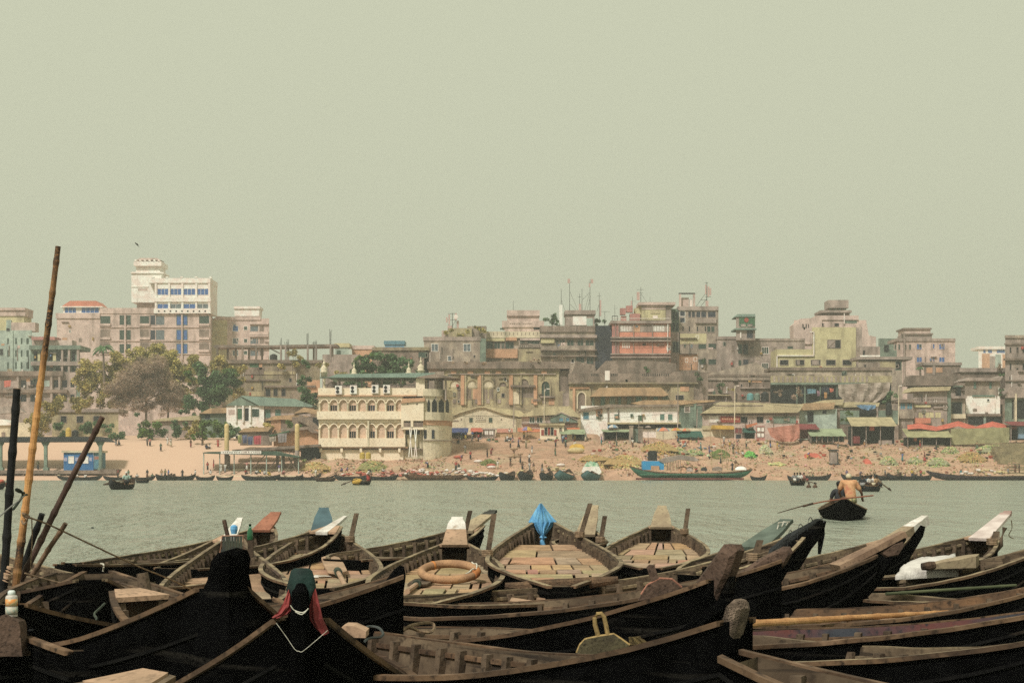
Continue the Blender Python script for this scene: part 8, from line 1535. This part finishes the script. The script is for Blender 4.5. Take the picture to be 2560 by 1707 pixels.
def palm(label, x, y, yb, Y, r, n=15):
    rt = thing('palm_tree', at(x, yb, Y), label, 'palm tree'); mb = MB(); c = V3(at(x, y, Y)); k = Y / F; mb.tube([at(x + 3, yb, Y), at(x + 1, (y + yb) / 2, Y), tuple(c)], [.3, .24, .2], 7); mb.build('trunk', bark, rt); mb = MB()
    for i in range(n):
        a = 6.2832 * i / n + R.uniform(-.2, .2); e = R.uniform(-.1, .9); L = r * k * R.uniform(.8, 1.1); prev = None
        for q in range(9):
            t = q / 8; p = c + V3((math.cos(a) * L * t * (1 - .2 * t), math.sin(a) * L * t * .9, L * (e * t - 1.25 * t * t * (.6 + e * .4)))); s = V3((-math.sin(a), math.cos(a), 0)); w = .9 * math.sin(math.pi * min(1, t + .12)) * r * k * .09; dr = V3((0, 0, -w * 1.3)); mb.tc = (R.uniform(.7, 1.2),) * 3
            cur = [p, p + s * w + dr, p - s * w + dr]
            if prev: mb.add([tuple(v) for v in (prev[0], cur[0], cur[1], prev[1])], [(0, 1, 2, 3)]); mb.add([tuple(v) for v in (prev[0], prev[2], cur[2], cur[0])], [(0, 1, 2, 3)])
            prev = cur
    mb.build('crown', lf_d, rt)
palm('coconut palm rising over the dry trees in front of the pinkish block', 258, 868, 960, 322, 40); palm('small palm beside the orange-patched block on the right', 2300, 918, 950, 336, 18, 11)
GBU = 'bushes along the foot of the sheds on the left'
for lb, cl, Y, m in (('low green bush left of the slim cypress', [(292, 1080, 22, 12)], 286, lf_d), ('slim dark cypress-like shrub', [(346, 1050, 7, 18), (346, 1075, 8, 14)], 285, lf_d), ('rounded green bush right of the slim shrub', [(384, 1070, 24, 16), (372, 1085, 18, 10)], 284, lf_g), ('mixed green bush below the long straw shed', [(432, 1074, 24, 14), (448, 1062, 14, 10)], 284.5, lf_d), ('olive bush left of the cottage steps', [(476, 1078, 20, 12), (490, 1066, 16, 12)], 285, lf_o), ('leafy green hedge below the cottage', [(530, 1068, 30, 13), (566, 1072, 26, 11), (552, 1060, 24, 8)], 284, lf_g), ('darker hedge under the cottage wall', [(600, 1076, 24, 10), (575, 1084, 30, 8)], 283, lf_d), ('yellow-green bush by the brown tin shed', [(650, 1070, 22, 10), (668, 1062, 10, 8)], 282.5, lf_o), ('green bush on the orange-brown shelter', [(738, 1058, 20, 8), (750, 1068, 12, 7)], 275, lf_g), ('dry olive bush at the far left above the jetty', [(112, 1046, 24, 18), (150, 1012, 30, 16), (190, 1008, 26, 12)], 290, lf_o), ('dark shrub behind the yellow water tank', [(150, 1078, 12, 18), (145, 1060, 8, 10)], 284, lf_d), ('olive scrub in front of the low olive block', [(232, 1068, 26, 12), (262, 1060, 20, 10), (200, 1074, 14, 8)], 288, lf_d), ('pale olive shrub left of the low olive block', [(96, 1068, 20, 14), (70, 1060, 12, 10)], 289, lf_o)):
    tree('bush', lb, [(a, b_ + 3, c * 1.45, d * 1.5) for a, b_, c, d in cl], Y, m, cat='bush', trunk_r=0, group=GBU, size=.24)
tree('small_tree', 'small thin tree standing on the sand left of the green jetty', [(505, 1082, 18, 12), (520, 1092, 18, 14), (488, 1090, 10, 10)], 274, lf_g, (505, 1118), trunk_r=.14, size=.28)
# rubble and vegetable heaps
mb = MB(); cs = [(1.0, .72, .52), (.75, .52, .38), (1.25, 1.1, .9), (.6, .42, .3), (.8, .9, .5), (.55, .65, .35), (1.5, 1.4, 1.2)]
rub = M('rubble', (.50, .43, .36), (.36, .30, .25), .95, 3, .6, tint=True)
for i in range(8200):
    g = R.random()
    if g < .22: x, y = R.uniform(745, 1115), R.uniform(1140, 1190)
    elif g < .30: x, y = R.uniform(1130, 1480), R.uniform(1148, 1192)
    else: x, y = R.uniform(1470, 2545), R.uniform(1102, 1192)
    if mnoise.noise((x * .02, y * .05, 3)) < -.12 and R.random() < .8: continue
    p = gpt(x, y); s = R.uniform(.05, .22) * (1 if R.random() > .08 else 2.1); mb.tc = tuple(v * R.uniform(.75, 1.15) for v in R.choice(cs))
    ax = V3((R.gauss(0, 1), R.gauss(0, 1), R.gauss(0, 1))).normalized(); bx_ = ax.cross(V3((.3, .5, .8))).normalized(); cx_ = ax.cross(bx_)
    q = V3(p) + V3((0, 0, s * .35)); mb.add([tuple(q + ax * s * R.uniform(.6, 1.2)), tuple(q - ax * s * R.uniform(.5, 1)), tuple(q + bx_ * s * R.uniform(.6, 1)), tuple(q - bx_ * s), tuple(q + cx_ * s * R.uniform(.4, .8)), tuple(q - cx_ * s * .6)], [(0, 2, 4), (2, 1, 4), (1, 3, 4), (3, 0, 4), (2, 0, 5), (1, 2, 5), (3, 1, 5), (0, 3, 5)])
o = mb.build('rubble', rub); o['kind'] = 'stuff'
veg = M('cabbage', (.42, .40, .25), (.28, .28, .15), .85, 2, .8, tint=True)
def heap(label, x, y, w, h, cols=((1, 1, 1), (1.4, 1.3, 1.1), (.6, .8, .5)), n=None, m=None, nm='vegetable_heap', cat='vegetable heap', s0=.16):
    mb = MB(); c = V3(gpt(x, y)); k = c.y / F; rx, hz = w / 2 * k, h * k
    mb.tc = tuple(v * .7 for v in cols[0]); g = hz * .62; lump(mb, [c + V3((-rx, -rx * .6, -.1)), c + V3((rx, -rx * .6, -.1)), c + V3((rx * .8, rx * .8, .1)), c + V3((-rx * .8, rx * .8, .1))], 14, 10, .28 * g + .05, g)
    for _ in range(n or int(w * h * .45) + 20):
        a, q = R.uniform(0, 6.28), R.random() ** .5 * 1.15; mb.tc = tuple(v * R.uniform(.8, 1.15) for v in R.choice(cols)); s = s0 * R.uniform(.7, 1.4)
        mb.ball((c.x + math.cos(a) * q * rx, c.y + math.sin(a) * q * rx * .8, gz(c.x + math.cos(a) * q * rx, c.y + math.sin(a) * q * rx * .8) + hz * .75 * (1 - q ** 2) + s * .2), s, s, s * .8, 6, 4, .2)
    return solo(mb, nm, m or veg, label, cat)
heap('pale green vegetable heap at the left of the sellers', 1700, 1132, 44, 12); heap('long low cabbage heap left of the purple standing figure', 1738, 1136, 40, 10); heap('dark green heap under a sheet in the middle of the sellers', 1800, 1140, 46, 18, ((.4, .5, .3), (.5, .6, .3))); heap('bright green herb pile right of the sellers', 1876, 1142, 30, 14, ((.4, 1.1, .4), (.5, 1.2, .5))); heap('grey and white bundle pile at the right of the sellers', 1914, 1130, 34, 20, ((1.5, 1.45, 1.5), (1, 1, 1.1))); heap('row of small cauliflowers laid out on the slope', 1944, 1160, 44, 4, ((1.5, 1.5, 1.1),)); heap('pale cabbage heap above the long dark boat', 2222, 1160, 44, 22); heap('low green litter heap right of the pale cabbages', 2288, 1154, 40, 10); heap('pale leaf heap right of the maroon walker', 2345, 1160, 56, 18); heap('heap of greens high on the far right slope', 2376, 1132, 40, 16); heap('wide heap of pale greens near the mossy steps', 2480, 1130, 70, 18); heap('brown refuse mound at the far right', 2430, 1150, 70, 22, ((1.2, .85, .6), (1, .7, .5)))
heap('brick rubble mound below the cream building, left', 790, 1174, 70, 18, ((1.35, .95, .68), (1.1, .8, .55), (1.5, 1.3, 1)), nm='rubble_mound', cat='rubble mound'); heap('grey-green scrap mound below the cream building, right', 930, 1172, 70, 20, ((.9, .85, .6), (1.2, .95, .7), (.7, .8, .55)), nm='rubble_mound', cat='rubble mound'); heap('reddish rubble mound right of the steps', 1560, 1160, 110, 22, ((1.35, .92, .66), (1.1, .75, .52), (1.5, 1.3, 1)), nm='rubble_mound', cat='rubble mound'); heap('tan mound between the steps and the brick pillars', 1490, 1150, 80, 14, ((1.3, .92, .66), (1.1, .8, .55)), nm='rubble_mound', cat='rubble mound'); heap('brown mound behind the brick pillars', 1650, 1126, 90, 22, ((1.3, .95, .66), (1.05, .75, .52)), nm='rubble_mound', cat='rubble mound'); heap('small greens bundle at the foot of the steps', 1222, 1160, 40, 12, ((.45, .5, .3), (.6, .6, .35)))
for lb, x0, x1, y0, y1, m in (('red plastic cover on the right bank', 2012, 2056, 1130, 1146, t_red), ('small red cover by the pale cabbages', 2162, 2180, 1152, 1160, t_red), ('yellowish wet sheet on the bank right of the steps', 1424, 1462, 1112, 1122, t_yel)):
    a, c = V3(gpt(x0, y1)), V3(gpt(x1, y1)); mb = MB(); lump(mb, [a, c, c + V3((0, 2.2, .5)), a + V3((0, 2.2, .5))], 8, 6, .12, .7); solo(mb, 'plastic_cover', m, lb, 'cover')
p = gpt(2086, 1162); rt = thing('ticket_booth', p, 'narrow grey metal booth standing alone on the right bank', 'booth'); mb = MB(); mb.px(2076, 1126, 2093, 1160, p[1], 1.2); mb.build('body', w_grey, rt); mb = MB(); mb.px(2074, 1123, 2096, 1127, p[1], 1.6, .2); mb.px(2072, 1158, 2100, 1164, p[1], 1.8, .3); mb.px(2092, 1130, 2096, 1160, p[1] + .1, .8); mb.build('frame', steel, rt)
# mossy steps at the right edge, birds
mb = MB()
for i in range(12): Y = lerp(254, 276, i / 12); mb.box(wx(2510, 256) + i * .35, wx(2700, 256), Y, Y + 4, 0, lerp(wz(1196, 254), wz(1108, 276), (i + 1) / 12))
solo(mb, 'mossy_steps', wall('steps_moss', (.26, .21, .12), (.20, .165, .095), (.11, .09, .06), lo=.48), 'mossy brown steps cut by the right edge', 'steps')
def bird(label, x, y, Y, s):
    mb = MB(); c = V3(at(x, y, Y)); mb.loft([[tuple(c + V3((t * s, r * s * math.cos(a), t * s * -.9 + r * s * math.sin(a)))) for a in [6.2832 * k / 6 for k in range(6)]] for t, r in ((-.5, .02), (-.3, .10), (0, .13), (.3, .10), (.5, .06), (.8, .02))])
    for sg in (-1, 1): mb.add([tuple(c + V3(v) * s) for v in ((-.2, 0, .1), (.2, 0, -.1), (.1 + .3, sg * .7, -.1), (-.1, sg * 1.0, .5), (-.3, sg * .6, .4), (-.2, 0, .13), (.2, 0, -.07), (.4, sg * .7, -.08), (-.1, sg * 1.0, .52), (-.3, sg * .6, .43))], [(0, 1, 2, 3, 4), (9, 8, 7, 6, 5)])
    solo(mb, 'bird', tank_k, label, 'bird')
bird('small dark bird flying high above the white tower', 342, 612, 160, .42)
mb = MB(); mb.ball(at(231, 1320, 36), .05, .05, .03, 7, 4, .3); solo(mb, 'floating_debris', tank_k, 'tiny dark piece of debris floating on the river at left', 'debris')

def crate_mesh():
    mb = MB(); mb.lathe((0, 0, 0), [(.24, 0), (.34, .26), (.36, .28), (.30, .28), (.22, .22), (.05, .3)], 10); me = bpy.data.meshes.new('basket'); me.from_pydata(mb.v, [], mb.f); me.materials.append(None); return me
BK = crate_mesh(); bm_ = [('brown wicker', M('basket_brown', (.28, .17, .09), None, .9)), ('straw-coloured', M('basket_straw', (.52, .40, .20), None, .9)), ('green', M('basket_green', (.14, .22, .10), None, .9)), ('red', t_red), ('blue', t_lblue), ('white', sk_w), ('black', tank_k)]
for i in range(190):
    x = R.uniform(1480, 2540) if i > 40 else R.uniform(1130, 1480); y = R.uniform(1098, 1150) if i > 40 else R.uniform(1096, 1108); n_, m = R.choice(bm_); p = gpt(x, y)
    o = bpy.data.objects.new('basket', BK); COL.objects.link(o); o.location = p; o.rotation_euler = (R.uniform(-.2, .2), R.uniform(-.2, .2), R.uniform(0, 3)); k = R.uniform(.55, 1.15); o.scale = (k * R.uniform(.8, 1.4), k, k * R.uniform(.7, 1.6)); o.material_slots[0].link = 'OBJECT'; o.material_slots[0].material = m
    tag(o, n_ + ' basket of goods set down on the far bank by the market stalls', 'basket', n_ + ' baskets on the far bank')
LM = ((1150, 'the deep blue stall'), (1300, 'the tipped pink umbrella'), (1420, 'the cream kiosk'), (1545, 'the green-awning stall'), (1620, 'the brick pillars'), (1725, 'the bottle-green sheet'), (1846, 'the poster booth'), (1960, 'the red tarpaulin'), (2070, 'the bamboo-post awning'), (2180, 'the straw roof stall'), (2320, 'the olive stall'), (2450, 'the long olive tarpaulin'))
seen = set(t['label'] for t in TH); ks = [k for k in PC]
for i in range(46):
    lx, ln = LM[i % 12]; x = lx + R.uniform(-42, 42); y = R.uniform(1102, 1126) if x > 1490 else R.uniform(1098, 1112); c, c2, ps = R.choice(ks), R.choice(ks), R.choice(('stand', 'stand', 'walk', 'sit', 'bend'))
    lb = f'person in a {c} top and {c2} lungi {CW[ps]} near {ln}'
    if lb in seen: continue
    seen.add(lb); person(gpt(x, y), ps, c, c2, lb, rot=R.uniform(-3, 3), scale=R.uniform(.93, 1.05))
make_water(); make_ground(); make_haze()
for o in bpy.data.objects:
    if 'o_' in o.keys(): del o['o_']
